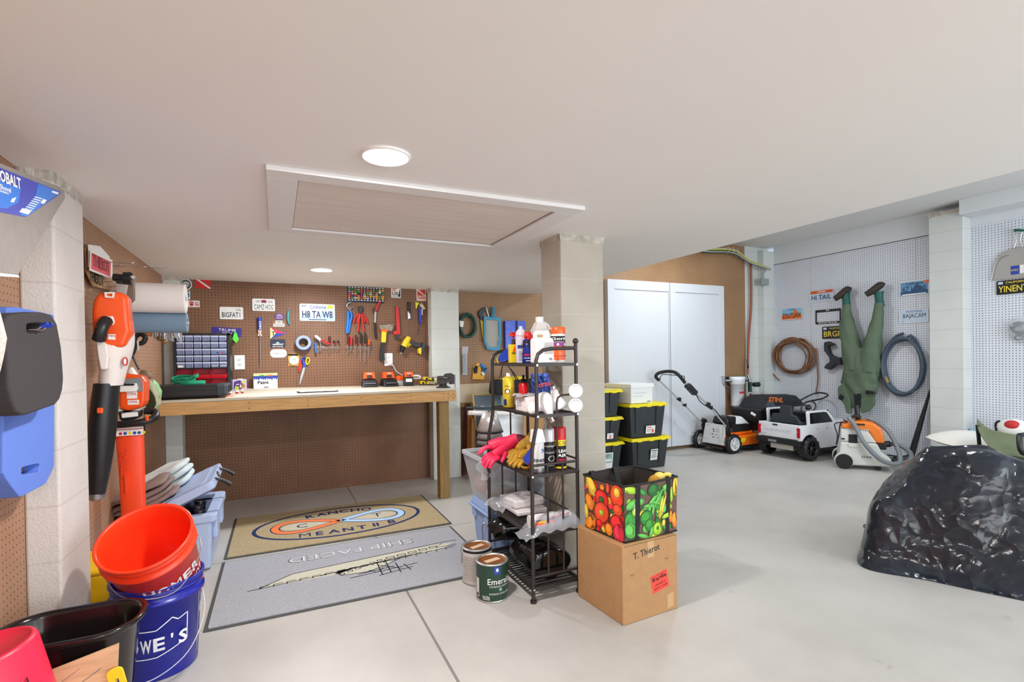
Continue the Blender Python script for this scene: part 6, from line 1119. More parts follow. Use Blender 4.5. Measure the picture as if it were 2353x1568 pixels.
spoked((5.04, 4.45, .118), .116, .05, BLACK, MG, mw); spoked((4.99, 4.925, .118), .116, .045, BLACK, MG, mw); spoked((5.60, 4.47, .09), .088, .04, BLACK, BLACK, mw); spoked((5.60, 4.86, .09), .088, .04, BLACK, BLACK, mw)
m = MB(MO); m.prism([(5.06, 4.50), (5.10, 4.47), (5.52, 4.46), (5.60, 4.55), (5.62, 4.68), (5.60, 4.80), (5.52, 4.88), (5.10, 4.88), (5.06, 4.84)], .075, .20); m.prism([(5.10, 4.54), (5.48, 4.53), (5.54, 4.68), (5.48, 4.82), (5.10, 4.82)], .20, .245); m.build('deck', mw, bevel=.02, seg=3)
m = MB(BLACK); m.prism([(5.06, 4.485), (5.54, 4.45), (5.64, 4.56), (5.65, 4.68), (5.64, 4.80), (5.54, 4.89), (5.06, 4.86)], .045, .08); m.bb((4.90, 4.50, .05), (5.08, 4.86, .07)); m.build('skirt', mw, bevel=.006)
m = MB(BLACK); m.frust((5.28, 4.68, .24), (.36, .30, 0), (5.25, 4.68, .34), (.30, .26, 0)); m.frust((5.14, 4.68, .34), (.17, .24, 0), (5.16, 4.68, .43), (.15, .22, 0)); m.build('motor_base', mw, bevel=.015)
m = MB(mat('mower white hood', (226, 228, 230), .3)); m.frust((5.34, 4.68, .315), (.26, .27, 0), (5.28, 4.68, .425), (.15, .20, 0)); m.build('hood', mw, bevel=.03, seg=4)
T = frame((4.965, 4.665, .215), (0, -1, 0), (.16, 0, 1)); m = MB(MG, T); m.prism([(-.175, -.12), (.175, -.12), (.168, -.085), (.15, .13), (-.15, .13), (-.168, -.085)], 0, .02); m.prism([(-.12, -.06), (-.10, -.06), (-.09, .10), (-.11, .10)], .02, .025); m.prism([(.12, -.06), (.10, -.06), (.09, .10), (.11, .10)], .02, .025); m.use(REDINK); m.text('STIHL', .012, (-.10, .105), .0205, .01); m.use(INK)
for k, (a_, b_) in enumerate(((-.01, .06), (0, .035), (-.02, .0), (.0, -.035))): m.prism([(a_-.012, b_-.008), (a_+.004, b_-.008), (a_+.008, b_+.008), (a_-.008, b_+.008)], .0205, .021); m.prism([(a_+.03, b_), (a_+.085, b_), (a_+.085, b_+.003), (a_+.03, b_+.003)], .0205, .021)
m.build('rear_flap', mw, bevel=.006)
m = MB(YELLOW, frame((5.21, 4.456, .145), (1, 0, 0), (0, 0, 1))); m.prism([(-.055, .03), (.055, .03), (.04, -.005), (0, -.035), (-.04, -.005)], 0, .002); m.use(INK); m.prism([(-.008, -.015), (.008, -.015), (0, .002)], .002, .0025); m.build('warning_label', mw)
HM = mat('mower handle tube', (206, 208, 208), .3, .6)
A0, A1, A2 = V((4.99, 4.86, .30)), P(1560, 918, 1, 4.86), P(1514, 874, 1, 4.86); B0, B1, B2 = V((5.02, 4.50, .29)), P(1627, 930, 1, 4.5), P(1574, 880, 1, 4.5)
for a, b, c_ in ((A0, A1, A2), (B0, B1, B2)): m = MB(HM); m.tube([a, b], .009, 10); m.build('lower_handle', mw); m = MB(HM); m.tube([b+(a-b)*.12, c_], .011, 10); m.build('upper_handle', mw)
m = MB(mat('foam grip', (30, 31, 33), .7)); top_ = [A2, P(1507, 866, 1, 4.86), P(1513, 858, 1, 4.84), P(1530, 854, 1, 4.78), P(1548, 855, 1, 4.68), P(1560, 863, 1, 4.60), P(1574, 880, 1, 4.5)]
m.tube(top_, .020, 12, k=5); m.build('grip', mw)
m = MB(BLACK); m.tube([P(1517, 873, 1, 4.86), P(1521, 861, 1, 4.84), P(1553, 863, 1, 4.66), P(1572, 865, 1, 4.50), P(1572, 874, 1, 4.5)], .005, 8, k=2); m.build('bail_lever', mw)
q = P(1588, 895, 1, 4.49); d = (B0-B2).normalized(); R = d.to_track_quat('Z', 'Y').to_matrix(); m = MB(BLACK); m.box(q, (.075, .06, .17), R); m.build('switch_box', mw, bevel=.012)
for q, s_ in ((A1, 1), (A1+(A0-A1)*.22, .8), (A0+V((0, 0, .06)), 1.3), (B1, 1.1), (B1+(B0-B1)*.12, .9)): m = MB(BLACK); m.box(q, (.03*s_, .03*s_, .06*s_), R); m.cyl(q+V((-.03, 0, 0)), q+V((.03, 0, .01)), .012*s_, n=10); m.build('clamp_knob', mw, bevel=.004)
for a in ((4.97, 4.86), (5.0, 4.50)): m = MB(BLACK); m.prism([(0, 0), (.03, 0), (.05, .12), (.02, .20), (-.03, .22), (-.02, .12)], -.012, .012) ; m.v = [V((a[0]+p.x, a[1]+p.z, .16+p.y)) for p in m.v]; m.build('handle_bracket', mw, bevel=.003)
m = MB(BLACK); m.tube([P(1598, 903, 1, 4.47), P(1608, 922, 1, 4.46), P(1625, 935, 1, 4.47), P(1640, 940, 1, 4.5), P(1655, 958, 1, 4.5), P(1672, 978, 1, 4.55)], .006, 8, k=5); m.build('cable', mw)
m = MB(BLACK); m.tube([(5.10, 4.53, .30), (5.04, 4.50, .40), (4.98, 4.49, .46)], .010, 8, k=3); m.build('side_lever', mw)

# grass catcher
ORC = MO
gc = thing('grass_catcher', 'black mower grass catcher with orange lettering, behind the toy truck', 'grass catcher', (5.85, 4.62, .2))
FAB = mat('black catcher fabric', (30, 34, 40), .75, bump=.3, bump_scale=30)
m = MB(BLACK); m.frust((5.74, 4.62, .23), (.42, .34, 0), (5.78, 4.62, .52), (.66, .46, 0)); m.build('hard_base', gc, bevel=.03, seg=3)
m = MB(FAB); sec = [(5.52, .52, .53), (5.60, .64, .60), (5.74, .68, .62), (5.95, .675, .62), (6.20, .665, .60), (6.30, .60, .54), (6.36, .52, .53)]
vs = []
for (x_, zt2, zm) in sec: vs += [(x_, 4.40, .52), (x_+.01, 4.41, zm-.01), (x_+.01, 4.47, zt2-.01), (x_+.01, 4.62, zt2), (x_+.01, 4.77, zt2-.01), (x_, 4.84, .52)]
m.add(vs, [(6*i+j, 6*i+j+1, 6*i+j+7, 6*i+j+6) for i in range(6) for j in range(5)]+[(5, 4, 3, 2, 1, 0), (36, 37, 38, 39, 40, 41)]); m.build('fabric_top', gc, bevel=.012, seg=3)
m = MB(ORC); a, b = P(1757, 918, 1, 4.395), P(1808, 920, 1, 4.395); T = frame((a+b)/2, b-a, (0, .08, 1)); m.T = T; m.text('STIHL', .062, (0, 0), .004, .03, wid=.27, italic=.25); m.build('lettering', gc)
m = MB(mat('grey mesh window', (70, 80, 90), .7)); m.T = frame((5.64, 4.398, .585), (1, 0, 0), (0, .1, 1)); m.prism([(-.11, -.055), (.10, -.055), (.02, .05), (-.04, .05)], 0, .003); m.build('mesh_panel', gc); m = MB(PAPER, frame(P(1730, 952, 1, 4.42), (1, 0, -.5), (0, 0, 1))); m.prism([(-.04, -.015), (.04, -.015), (.04, .015), (-.04, .015)], .0, .01); m.build('sticker', gc)
m = MB(BLACK); m.tube([(5.95, 4.42, .50), P(1870, 905, 1, 4.30), P(1902, 907, 1, 4.1), P(1890, 916, 1, 4.1), P(1862, 922, 1, 4.3)], .010, 8, k=4); m.build('frame_handle', gc)
m = MB(mat('olive drum', (110, 108, 84), .6)); m.cyl((5.80, 4.60, 0), (5.80, 4.60, .228), .09, n=24); one(m, 'olive_canister', 'olive drab canister standing under the grass catcher', 'canister', bevel=.004)

# ---------------------------------------------------------------- ride-on toy truck (points along +x)
tk = thing('toy_truck', 'white ride-on toy pickup truck with open cab beside the mower', 'ride-on toy truck', (5.8, 4.0, 0)); TW = mat('truck white', (226, 229, 234), .22)
Y0, Y1 = 3.745, 4.285
def arch(cx, r, z0, n=8): return [(cx+r*math.cos(PI*i/n), .12+r*math.sin(PI*i/n)*1.0) for i in range(n+1)]
def sidepoly():
    rear = [(5.43-.150*math.cos(PI*i/8), .13+.165*math.sin(PI*i/8)) for i in range(9)]; fr = [(6.08-.145*math.cos(PI*i/8), .13+.165*math.sin(PI*i/8)) for i in range(9)]
    return [(5.275, .225), (5.282, .245)]+rear[1:]+[(5.60, .125), (5.925, .125)]+fr[1:-1]+[(6.235, .14), (6.34, .16), (6.37, .25), (6.36, .345), (6.28, .372), (6.00, .385), (5.93, .40), (5.50, .405), (5.40, .40), (5.285, .405)]
for y_ in (Y0, Y1-.03): m = MB(TW); m.prism(sidepoly(), y_, y_+.03); m.v = [V((p.x, p.z, p.y)) for p in m.v]; m.f = [f_[::-1] for f_ in m.f]; m.build('side_panel', tk, bevel=.008, seg=3)
m = MB(TW); m.bb((5.275, Y0+.005, .235), (5.305, Y1-.005, .405)); tg = m.build('tailgate', tk, bevel=.008)
T = frame((5.2745, (Y0+Y1)/2, .32), (0, -1, 0), (0, 0, 1)); m = MB(mat('embossed grey', (186, 190, 196), .3), T); m.text('CHEVROLET', .030, (-.01, .0), .001, .0, wid=.36); m.use(INK); m.text('SILVERADO', .007, (-.19, -.05), .001, .0, wid=.075); m.build('lettering', tg)
m = MB(INK, T); m.prism(rpoly(-.075, .058, -.01, .074, .006), 0, .006); m.build('handle', tg, bevel=.002)
for s_ in (-1, 1): m = MB(mat('tail lamp red', (186, 18, 32), .2), T); m.prism([(s_*.235, -.055), (s_*.268, -.055), (s_*.268, .055), (s_*.232, .055), (s_*.232, .02), (s_*.244, .01), (s_*.232, 0)][::s_], -.003, .008); m.build('tail_lamp', tk, bevel=.003)
m = MB(BLACK); m.bb((5.245, Y0-.005, .175), (5.30, Y1+.005, .232)); m.use(GREY); m.bb((5.2435, 4.02, .185), (5.246, 4.13, .212)); m.build('rear_bumper', tk, bevel=.008)
m = MB(mat('pale metal', (196, 192, 182), .5)); m.bb((5.30, 3.86, .105), (5.36, 4.14, .165)); m.build('battery_box', tk, bevel=.004)
m = MB(BLACK); m.bb((5.32, Y0+.035, .12), (6.30, Y1-.035, .19)); m.build('chassis', tk)
m = MB(TW); m.bb((5.93, Y0+.02, .30), (6.36, Y1-.02, .384)); m.frust((6.14, (Y0+Y1)/2, .384), (.42, .46, 0), (6.12, (Y0+Y1)/2, .40), (.38, .36, 0)); m.build('hood', tk, bevel=.015, seg=3)
m = MB(BLACK); m.bb((6.36, Y0+.03, .15), (6.39, Y1-.03, .33)); m.build('grille', tk, bevel=.005)
for y_ in (Y0+.004, Y1-.028):
    m = MB(TW); o_ = [(5.42, .40), (5.405, .54), (5.425, .557), (5.72, .557), (5.78, .54), (5.93, .40)]; i_ = [(5.455, .41), (5.445, .525), (5.46, .535), (5.70, .535), (5.75, .525), (5.86, .41)]; m.ring(o_, i_, y_, y_+.024); m.v = [V((p.x, p.z, p.y)) for p in m.v]; m.f = [f_[::-1] for f_ in m.f]; m.build('cab_frame', tk, bevel=.004)
    m = MB(mat('dark toy window', (20, 21, 26), .08)); m.prism(i_, y_+.008, y_+.014); m.v = [V((p.x, p.z, p.y)) for p in m.v]; m.build('window', tk)
m = MB(BLACK); m.tube([(5.78, Y0+.02, .55), (5.94, Y0+.03, .41)], .009, 8); m.tube([(5.78, Y1-.02, .55), (5.94, Y1-.03, .41)], .009, 8); m.build('windshield_post', tk)
SB = mat('slate seat plastic', (40, 46, 54), .5); m = MB(SB, frame((5.36, 4.0, .40), (0, -1, 0), (.12, 0, 1))); m.prism([(-.20, 0), (.20, 0), (.13, .095), (.075, .11), (.065, .195), (.045, .21), (-.06, .21), (-.075, .195), (-.08, .11), (-.17, .105)], -.05, 0); m.build('seat_back', tk, bevel=.012); m = MB(SB); m.bb((5.40, 3.82, .30), (5.72, 4.2, .37)); m.build('seat', tk, bevel=.015); m = MB(SB); m.tube([(5.36, 3.86, .46), (5.40, 3.82, .42), (5.47, 3.80, .40)], .014, 10, k=3); m.build('seat_rail', tk)
m = MB(BLACK); m.frust((5.86, 4.0, .38), (.16, .46, 0), (5.82, 4.0, .50), (.10, .40, 0)); m.build('dashboard', tk, bevel=.015); R = Matrix.Rotation(math.radians(-58), 3, 'Y'); m = MB(BLACK); m.lathe([(.085+.009*math.cos(a_), .009*math.sin(a_)) for a_ in [2*PI*k/8 for k in range(9)]], (5.74, 3.97, .565), 28, R); m.lathe([(0, .01), (.035, .006), (.03, -.01)], (5.74, 3.97, .565), 16, R); m.build('steering_wheel', tk); m = MB(mat('dash screen', (70, 86, 110), .2)); m.bb((5.735, 3.93, .545), (5.745, 3.99, .58)); m.build('screen', tk)
m = MB(TW); m.bb((5.905, Y0-.035, .385), (5.935, Y0, .42)); m.build('wing_mirror', tk, bevel=.006)
for x_ in (5.55, 5.72): m = MB(mat('embossed grey', None)); m.bb((x_, Y0-.006, .345), (x_+.04, Y0, .355)); m.build('door_handle', tk, bevel=.002)
for (x_, y_) in ((5.43, Y0+.01), (5.43, Y1-.01), (6.08, Y0+.01), (6.08, Y1-.01)): spoked((x_, y_, .137), .128, .10, BLACK, BLACKG, tk, spokes=6)

# ---------------------------------------------------------------- vacuum cleaner
VC = V((5.60, 3.295, 0)); T = rz(-54, VC) @ Matrix.Scale(1.08, 4); vc = thing('wet_dry_vacuum', 'grey and orange workshop vacuum with a looped grey hose beside the toy truck', 'vacuum cleaner', VC)
def vprof(poly, w0, w1, mt, name, **k): m = MB(mt); m.prism(poly, w0, w1); m.v = [T @ V((p.x, p.z, p.y)) for p in m.v]; m.f = [f_[::-1] for f_ in m.f]; return m.build(name, vc, **k)
VG = mat('vacuum grey', (214, 216, 212), .4); VO = mat('vacuum orange', (240, 128, 40), .35)
vprof([(-.19, .03), (.22, .045), (.235, .08), (.22, .12), (.15, .18), (.115, .26), (-.175, .26), (-.19, .12)], -.15, .15, VG, 'tub', bevel=.02, seg=3)
vprof([(-.175, .262), (.115, .262), (.06, .35), (.04, .375), (-.17, .385)], -.145, .145, VG, 'head_lower', bevel=.012)
vprof([(-.17, .387), (.04, .377), (.06, .352), (.105, .262), (.175, .262), (.172, .33), (.15, .40), (.10, .445), (.02, .462), (-.05, .458), (-.16, .425)], -.148, .148, VO, 'head_cover', bevel=.022, seg=3)
m = MB(BLACK, T); m.bb((-.11, -.156, .255), (-.04, -.146, .335)); m.bb((-.17, -.153, .28), (-.14, -.146, .295)); m.build('latch', vc, bevel=.004); m = MB(VG, T); m.bb((-.115, -.162, .215), (-.03, -.146, .25)); m.build('latch_tab', vc, bevel=.004)
m = MB(BLACK, T); m.tube([(-.09, -.03, .47), (-.05, -.03, .50), (.0, -.03, .485)], .016, 10, k=3); m.bb((-.07, -.152, .425), (.02, -.10, .442)); m.build('carry_handle', vc); m = MB(BLACK, T); m.bb((.11, -.13, .20), (.19, .13, .262)); m.cyl((.17, 0, .235), (.235, 0, .24), .03, n=16); m.build('inlet', vc, bevel=.01)
m = MB(INK, T @ frame((.035, -.1515, .125), (1, 0, 0), (0, 0, 1))); m.text('STIHL', .020, (0, 0), .0, .015, wid=.085, italic=.2); m.build('lettering', vc); m = MB(mat('vacuum grey', None), T); 
for k in range(14): m.bb((-.14+.014*k, -.1475, .372), (-.133+.014*k, -.143, .392))
m.build('vent_row', vc)
for y_ in (-.165, .165):
    m = MB(VG, T); m.cyl((-.15, y_*.86, .080), (-.15, y_, .080), .080, n=28); m.build('wheel_guard', vc, bevel=.01); m = MB(BLACK, T); m.cyl((-.15, y_*.84, .072), (-.15, y_*1.07, .072), .071, n=28); m.build('wheel', vc, bevel=.012)
for y_ in (-.09, .09): m = MB(BLACK, T); m.cyl((.13, y_-.018, .022), (.13, y_+.018, .022), .022, n=16); m.build('caster', vc, bevel=.003)
HG = mat('ribbed grey hose', (122, 130, 136), .4, bump=.2, bump_scale=60)
def ribbed(pts_, r, root, name, mt):
    pp = catmull([T @ V(p) for p in pts_], 14); m = MB(mt); n_ = 10; vs = []; x = None; rr = [r*(1+.07*(i % 2)) for i in range(len(pp))]; m.tube(pp, rr, 12); return m.build(name, root)
ribbed([(-.11, -.16, .50), (-.06, -.19, .42), (.0, -.21, .28), (.09, -.22, .16), (.17, -.21, .10), (.26, -.19, .09), (.29, -.15, .13), (.27, -.08, .24), (.22, -.02, .36), (.14, .04, .44), (.06, .06, .475)], .021, vc, 'hose', HG)
ribbed([(.235, 0, .24), (.29, -.02, .24), (.36, -.04, .20), (.385, -.06, .14), (.34, -.07, .09), (.26, -.06, .075)], .021, vc, 'hose', HG)
m = MB(BLACK, T); m.tube([(-.16, -.08, .44), (-.22, -.10, .42), (-.20, -.12, .32), (-.21, -.13, .22), (-.19, -.12, .30), (-.17, -.1, .43), (-.12, -.12, .45), (-.14, -.02, .46)], .006, 8, k=5); m.build('power_cord', vc); m = MB(BLACK, T); m.cyl((-.02, 0, .46), (-.03, .02, .60), .022, n=12); m.build('wand_stub', vc)

# ---------------------------------------------------------------- plastic sheet, camp chair, pillow
TAR, n = newmat('black plastic sheet', .16); n.b.inputs['Base Color'].default_value = lin((26, 31, 42))+(1,); p, x, y, z = n.pos()
wv = n.t.nodes.new('ShaderNodeVectorMath'); wv.operation = 'MULTIPLY_ADD'; nz = n.t.nodes.new('ShaderNodeTexNoise'); nz.inputs['Scale'].default_value = 5; n.t.links.new(p, nz.inputs['Vector']); n.t.links.new(nz.outputs['Color'], wv.inputs[0]); wv.inputs[1].default_value = (.25, .25, .25); n.t.links.new(p, wv.inputs[2])
def vor(sc_):
    v_ = n.t.nodes.new('ShaderNodeTexVoronoi'); v_.inputs['Scale'].default_value = sc_; n.t.links.new(wv.outputs[0], v_.inputs['Vector']); return v_.outputs['Distance']
n.bump(n.m('ADD', n.m('ADD', vor(4.2), n.m('MULTIPLY', vor(10), .42)), n.m('MULTIPLY', n.noise(p, 24, 4), .07)), .8, .03)
rings = [
    [(3.0, 1.775, .004), (3.12, 1.48, .003), (3.26, 1.17, .003), (3.45, .78, .003), (3.8, .45, .003), (4.3, .60, .003), (4.45, 1.2, .003), (4.3, 1.9, .003), (3.80, 2.18, .003), (3.52, 2.03, .003)],
    [(3.05, 1.79, .09), (3.16, 1.52, .06), (3.30, 1.20, .05), (3.50, .84, .05), (3.82, .54, .06), (4.22, .68, .06), (4.34, 1.22, .06), (4.2, 1.85, .06), (3.82, 2.10, .06), (3.49, 2.00, .08)],
    [(3.13, 1.79, .33), (3.20, 1.58, .27), (3.36, 1.27, .22), (3.56, .95, .20), (3.84, .68, .18), (4.14, .80, .2), (4.24, 1.25, .22), (4.12, 1.78, .25), (3.82, 2.02, .28), (3.54, 1.96, .32)],
    [(3.24, 1.75, .40), (3.26, 1.63, .44), (3.43, 1.33, .47), (3.60, 1.10, .38), (3.84, .85, .30), (4.06, .95, .32), (4.12, 1.30, .38), (4.02, 1.70, .42), (3.82, 1.94, .44), (3.60, 1.90, .46)],
    [(3.42, 1.74, .52), (3.38, 1.64, .56), (3.48, 1.40, .645), (3.62, 1.26, .60), (3.80, 1.10, .48), (3.94, 1.15, .46), (3.98, 1.38, .50), (3.90, 1.62, .53), (3.76, 1.82, .55), (3.66, 1.82, .555)],
    [(3.50, 1.66, .655), (3.50, 1.60, .66), (3.55, 1.50, .685), (3.62, 1.44, .68), (3.70, 1.40, .60), (3.76, 1.42, .58), (3.78, 1.48, .59), (3.74, 1.56, .61), (3.68, 1.62, .63), (3.58, 1.66, .645)]]
K = 16; N = len(rings[0])*K; cr_ = [catmull(r_, K, True) for r_ in rings]; cols = [catmull([cr_[j][i] for j in range(len(rings))], 16) for i in range(N)]; vs = []; J = len(cols[0])
def ridge(p, f, o): return (1-2*abs(noise.noise(p*f+V((o, o*1.7, -o)))))
for j in range(J):
    for i in range(N):
        p = cols[i][j]; d = (p-V((3.7, 1.5, .15))); d.z *= .5; d.normalize(); s_ = min(1, j/8)*(1 if j < J-3 else .3); q = p+.05*V((noise.noise(p*4), noise.noise(p*4+V((9, 0, 0))), noise.noise(p*4+V((0, 9, 0)))))
        g = V((q.x*.7+q.y*.5, q.y*.6-q.x*.4, q.z*.8)); v1 = noise.voronoi(g*2.6)[0]; v2 = noise.voronoi(q*6.0)[0]; v3 = noise.voronoi(q*13)[0]; h_ = .060*(.55-v1[0])+.014*(.5-v2[0])+.003*(.5-v3[0])-.012
        vs.append(p+d*h_*s_)
m = MB(TAR); m.add(vs, [(j*N+i, j*N+(i+1) % N, (j+1)*N+(i+1) % N, (j+1)*N+i) for j in range(J-1) for i in range(N)], True); m.add(vs[-N:], [tuple(range(N))], True)
o = one(m, 'plastic_sheet', 'large crumpled glossy black plastic sheet draped over something on the floor', 'plastic sheet', loc=(3.6, 1.5, 0))
CG = mat('olive canvas', (104, 112, 82), .8, bump=.3, bump_scale=80)
ch = thing('camp_cot', 'olive canvas camp chair with a sagging sling behind the black plastic sheet', 'camp chair', (5.7, 2.3, 0))
m = MB(CG); A, B_, C_, D_ = P(2246, 977, 1, 2.22), P(2385, 1000, 1, 2.10), P(2290, 1044, 1, 2.02), P(2392, 1056, 1, 1.95)
m.grid(lambda a, b: (A*(1-a)+B_*a)*(1-b)+(C_*(1-a)+D_*a)*b+V((.05*math.sin(PI*b), .06*math.sin(PI*b), -.03*math.sin(PI*a)*(1-b)+.05*max(0, 1-a*5)**2*(1-b))), 16, 10); m.build('sling_back', ch, solid=.006)
m = MB(CG); E_, F_ = P(2178, 1050, 1, 2.15), P(2400, 1078, 1, 1.90); m.grid(lambda a, b: (P(2160, 1034, 1, 2.66)*(1-a)+V((6.25, 2.45, .38))*a)*(1-b)+(E_*(1-a)+F_*a)*b, 10, 4); m.build('seat_sling', ch, solid=.006)
for a, b in ((E_, V((E_.x+.1, E_.y+.1, 0))), (P(2340, 1060, 1, 2.0), V((5.4, 1.95, 0))), (A, V((A.x+.1, A.y, 0))), (V((6.0, 2.2, .44)), V((6.0, 2.2, 0)))): m = MB(BLACK); m.cyl(a, b, .014, n=10); m.build('leg', ch)
m = MB(BLACK); m.tube([P(2342, 1002, 1, 1.95), P(2343, 1025, 1, 1.93), P(2350, 1042, 1, 1.92), P(2375, 1045, 1, 1.9), P(2378, 1000, 1, 1.92), P(2342, 1001, 1, 1.95)], .018, 10, k=2, flat=1); m.build('armrest', ch)
PL = mat('cream pillow cloth', (232, 230, 222), .85, bump=.2, bump_scale=20); c_ = P(2218, 1012, 1, 2.52); m = MB(PL, frame(c_, (1, -.35, 0), (.35, 1, .15)))
m.grid(lambda a, b: ((a-.5)*.60*(1-.10*abs(2*b-1)**2), (b-.5)*.34*(1-.10*abs(2*a-1)**2), .085*(math.sin(PI*a)*math.sin(PI*b))**.45), 16, 12); m.grid(lambda a, b: ((.5-a)*.60*(1-.10*abs(2*b-1)**2), (b-.5)*.34*(1-.10*abs(2*a-1)**2), -.05*(math.sin(PI*a)*math.sin(PI*b))**.45), 16, 12); one(m, 'pillow', 'cream pillow lying on the camp chair', 'pillow')
m = MB(SKYP); q = P(2234, 992, 1, 2.67); m.tube([q+V((0, 0, -.06)), q, q+V((0, .01, .03))], .018, 8, k=3); one(m, 'teal_bottle', 'small aqua bottle standing behind the pillow by the post', 'bottle')
q = P(2332, 985, 0, 6.3); t = thing('detergent_bag', 'white bag with a red print behind the camp chair', 'bag', q); m = MB(PAPER); m.ell(q, (.08, .13, .09), 14, 8); m.build('bag', t); m = MB(REDINK); m.ell(q+V((-.05, 0, .035)), (.04, .06, .045), 12, 8); m.build('print', t); m = MB(BLACK); m.tube([q+V((0, .11, .06)), q+V((0, .14, .03)), q+V((0, .135, -.05))], .01, 8, k=3); m.build('handle', t)
BLK2 = [V((3.9, 1.15, 0)), V((4.9, 1.9, 0))]
m = MB(TAR); vs = []; N2 = 32
for j in range(9):
    for i in range(N2):
        a = 2*PI*i/N2; b = j/8; r_ = (.48*(1-b**3)+.01); p = V((5.0+r_*math.cos(a)*.9, 1.62+r_*math.sin(a)*.5, .30*b)); n_ = noise.noise(p*8); vs.append(p+V((math.cos(a), math.sin(a), 0))*.05*n_*min(1, j))
m.add(vs, [(j*N2+i, j*N2+(i+1) % N2, (j+1)*N2+(i+1) % N2, (j+1)*N2+i) for j in range(8) for i in range(N2)], True); one(m, 'black_bag', 'full black plastic bag slumped behind the plastic sheet', 'bag')

# ---------------------------------------------------------------- floor mats
MT = mat('beige mat pile', (176, 158, 122), .95, noise_amt=.28, noise_scale=130, bump=.6, bump_scale=400); MGY = mat('grey mat pile', (168, 170, 178), .95, noise_amt=.2, noise_scale=130, bump=.6, bump_scale=400); RUB = mat('dark rubber edge', (70, 72, 70), .7)
def strip(m, pts_, wd, w):
    pts_ = [V((p[0], p[1], 0)) for p in pts_]; vs = []
    for i, p in enumerate(pts_):
        d = pts_[min(i+1, len(pts_)-1)]-pts_[max(i-1, 0)]; n_ = V((-d.y, d.x, 0)); n_ = n_.normalized()*wd/2 if n_.length > 0 else V((0, wd/2, 0)); vs += [p+n_+V((0, 0, w)), p-n_+V((0, 0, w))]
    m.add(vs, [(2*i, 2*i+1, 2*i+3, 2*i+2) for i in range(len(pts_)-1)])
def floormat(name, label, cx, cy, w_, h_, pile, fn, rot=0):
    t = thing(name, label, 'floor mat', (cx, cy, 0)); T = rz(rot, (cx, cy, 0)); m = MB(RUB, T); m.prism(rpoly(-w_/2, -h_/2, w_/2, h_/2, .01), .0005, .005); m.build('rubber_border', t, bevel=.002)
    m = MB(pile, T); m.prism(rpoly(-w_/2+.018, -h_/2+.018, w_/2-.018, h_/2-.018, .006), .005, .0095); m.build('pile', t); m = MB(INK, T); fn(m); m.build('design', t)
def oval(rx, ry, n=64): return [(rx*math.cos(2*PI*i/n), ry*math.sin(2*PI*i/n)) for i in range(n+1)]
def d1(m):
    m.use(NAVY); strip(m, oval(.585, .335), .026, .0098); lem = [(.45*math.cos(2*PI*i/96), .125*math.sin(4*PI*i/96)) for i in range(97)]
    m.use(mat('pale pile field', (188, 180, 158), .95)); m.prism([(-.24+.17*math.cos(a), .085*math.sin(a)) for a in [2*PI*i/24 for i in range(24)]], .0095, .0097); m.prism([(.24+.17*math.cos(a), .085*math.sin(a)) for a in [2*PI*i/24 for i in range(24)]], .0095, .0097)
    m.use(NAVY); strip(m, lem, .066, .0099); L = lem[24:73]; R_ = lem[72:]+lem[:25]
    m.use(mat('orange mat ribbon', (232, 122, 62), .9)); strip(m, L, .048, .0102); m.use(mat('sky mat ribbon', (170, 200, 232), .9)); strip(m, R_, .048, .0105)
    m.use(NAVY)
    for i, ch_ in enumerate('RANCHO'): m.text(ch_, .080, (-.205+.084*i, .198+.035*math.sin(PI*(i+.3)/5.6)), .0103, .04, rot=9-3.6*i)
    for i, ch_ in enumerate('MEANT'): m.text(ch_, .080, (-.26+.095*i, -.222-.012*math.sin(PI*i/6)), .0103, .04)
    m.text('II', .078, (.22, -.222), .0103, .04); m.text('B', .08, (.34, -.205), .0103, .04); m.text('C', .085, (-.27, 0), .0103, .0); m.text('T', .085, (.27, .01), .0103, .0)
floormat('welcome_mat', 'beige mat with an oval and an orange and blue ribbon, under the workbench front', .425, 3.995, 1.465, .885, MT, d1, -.4)
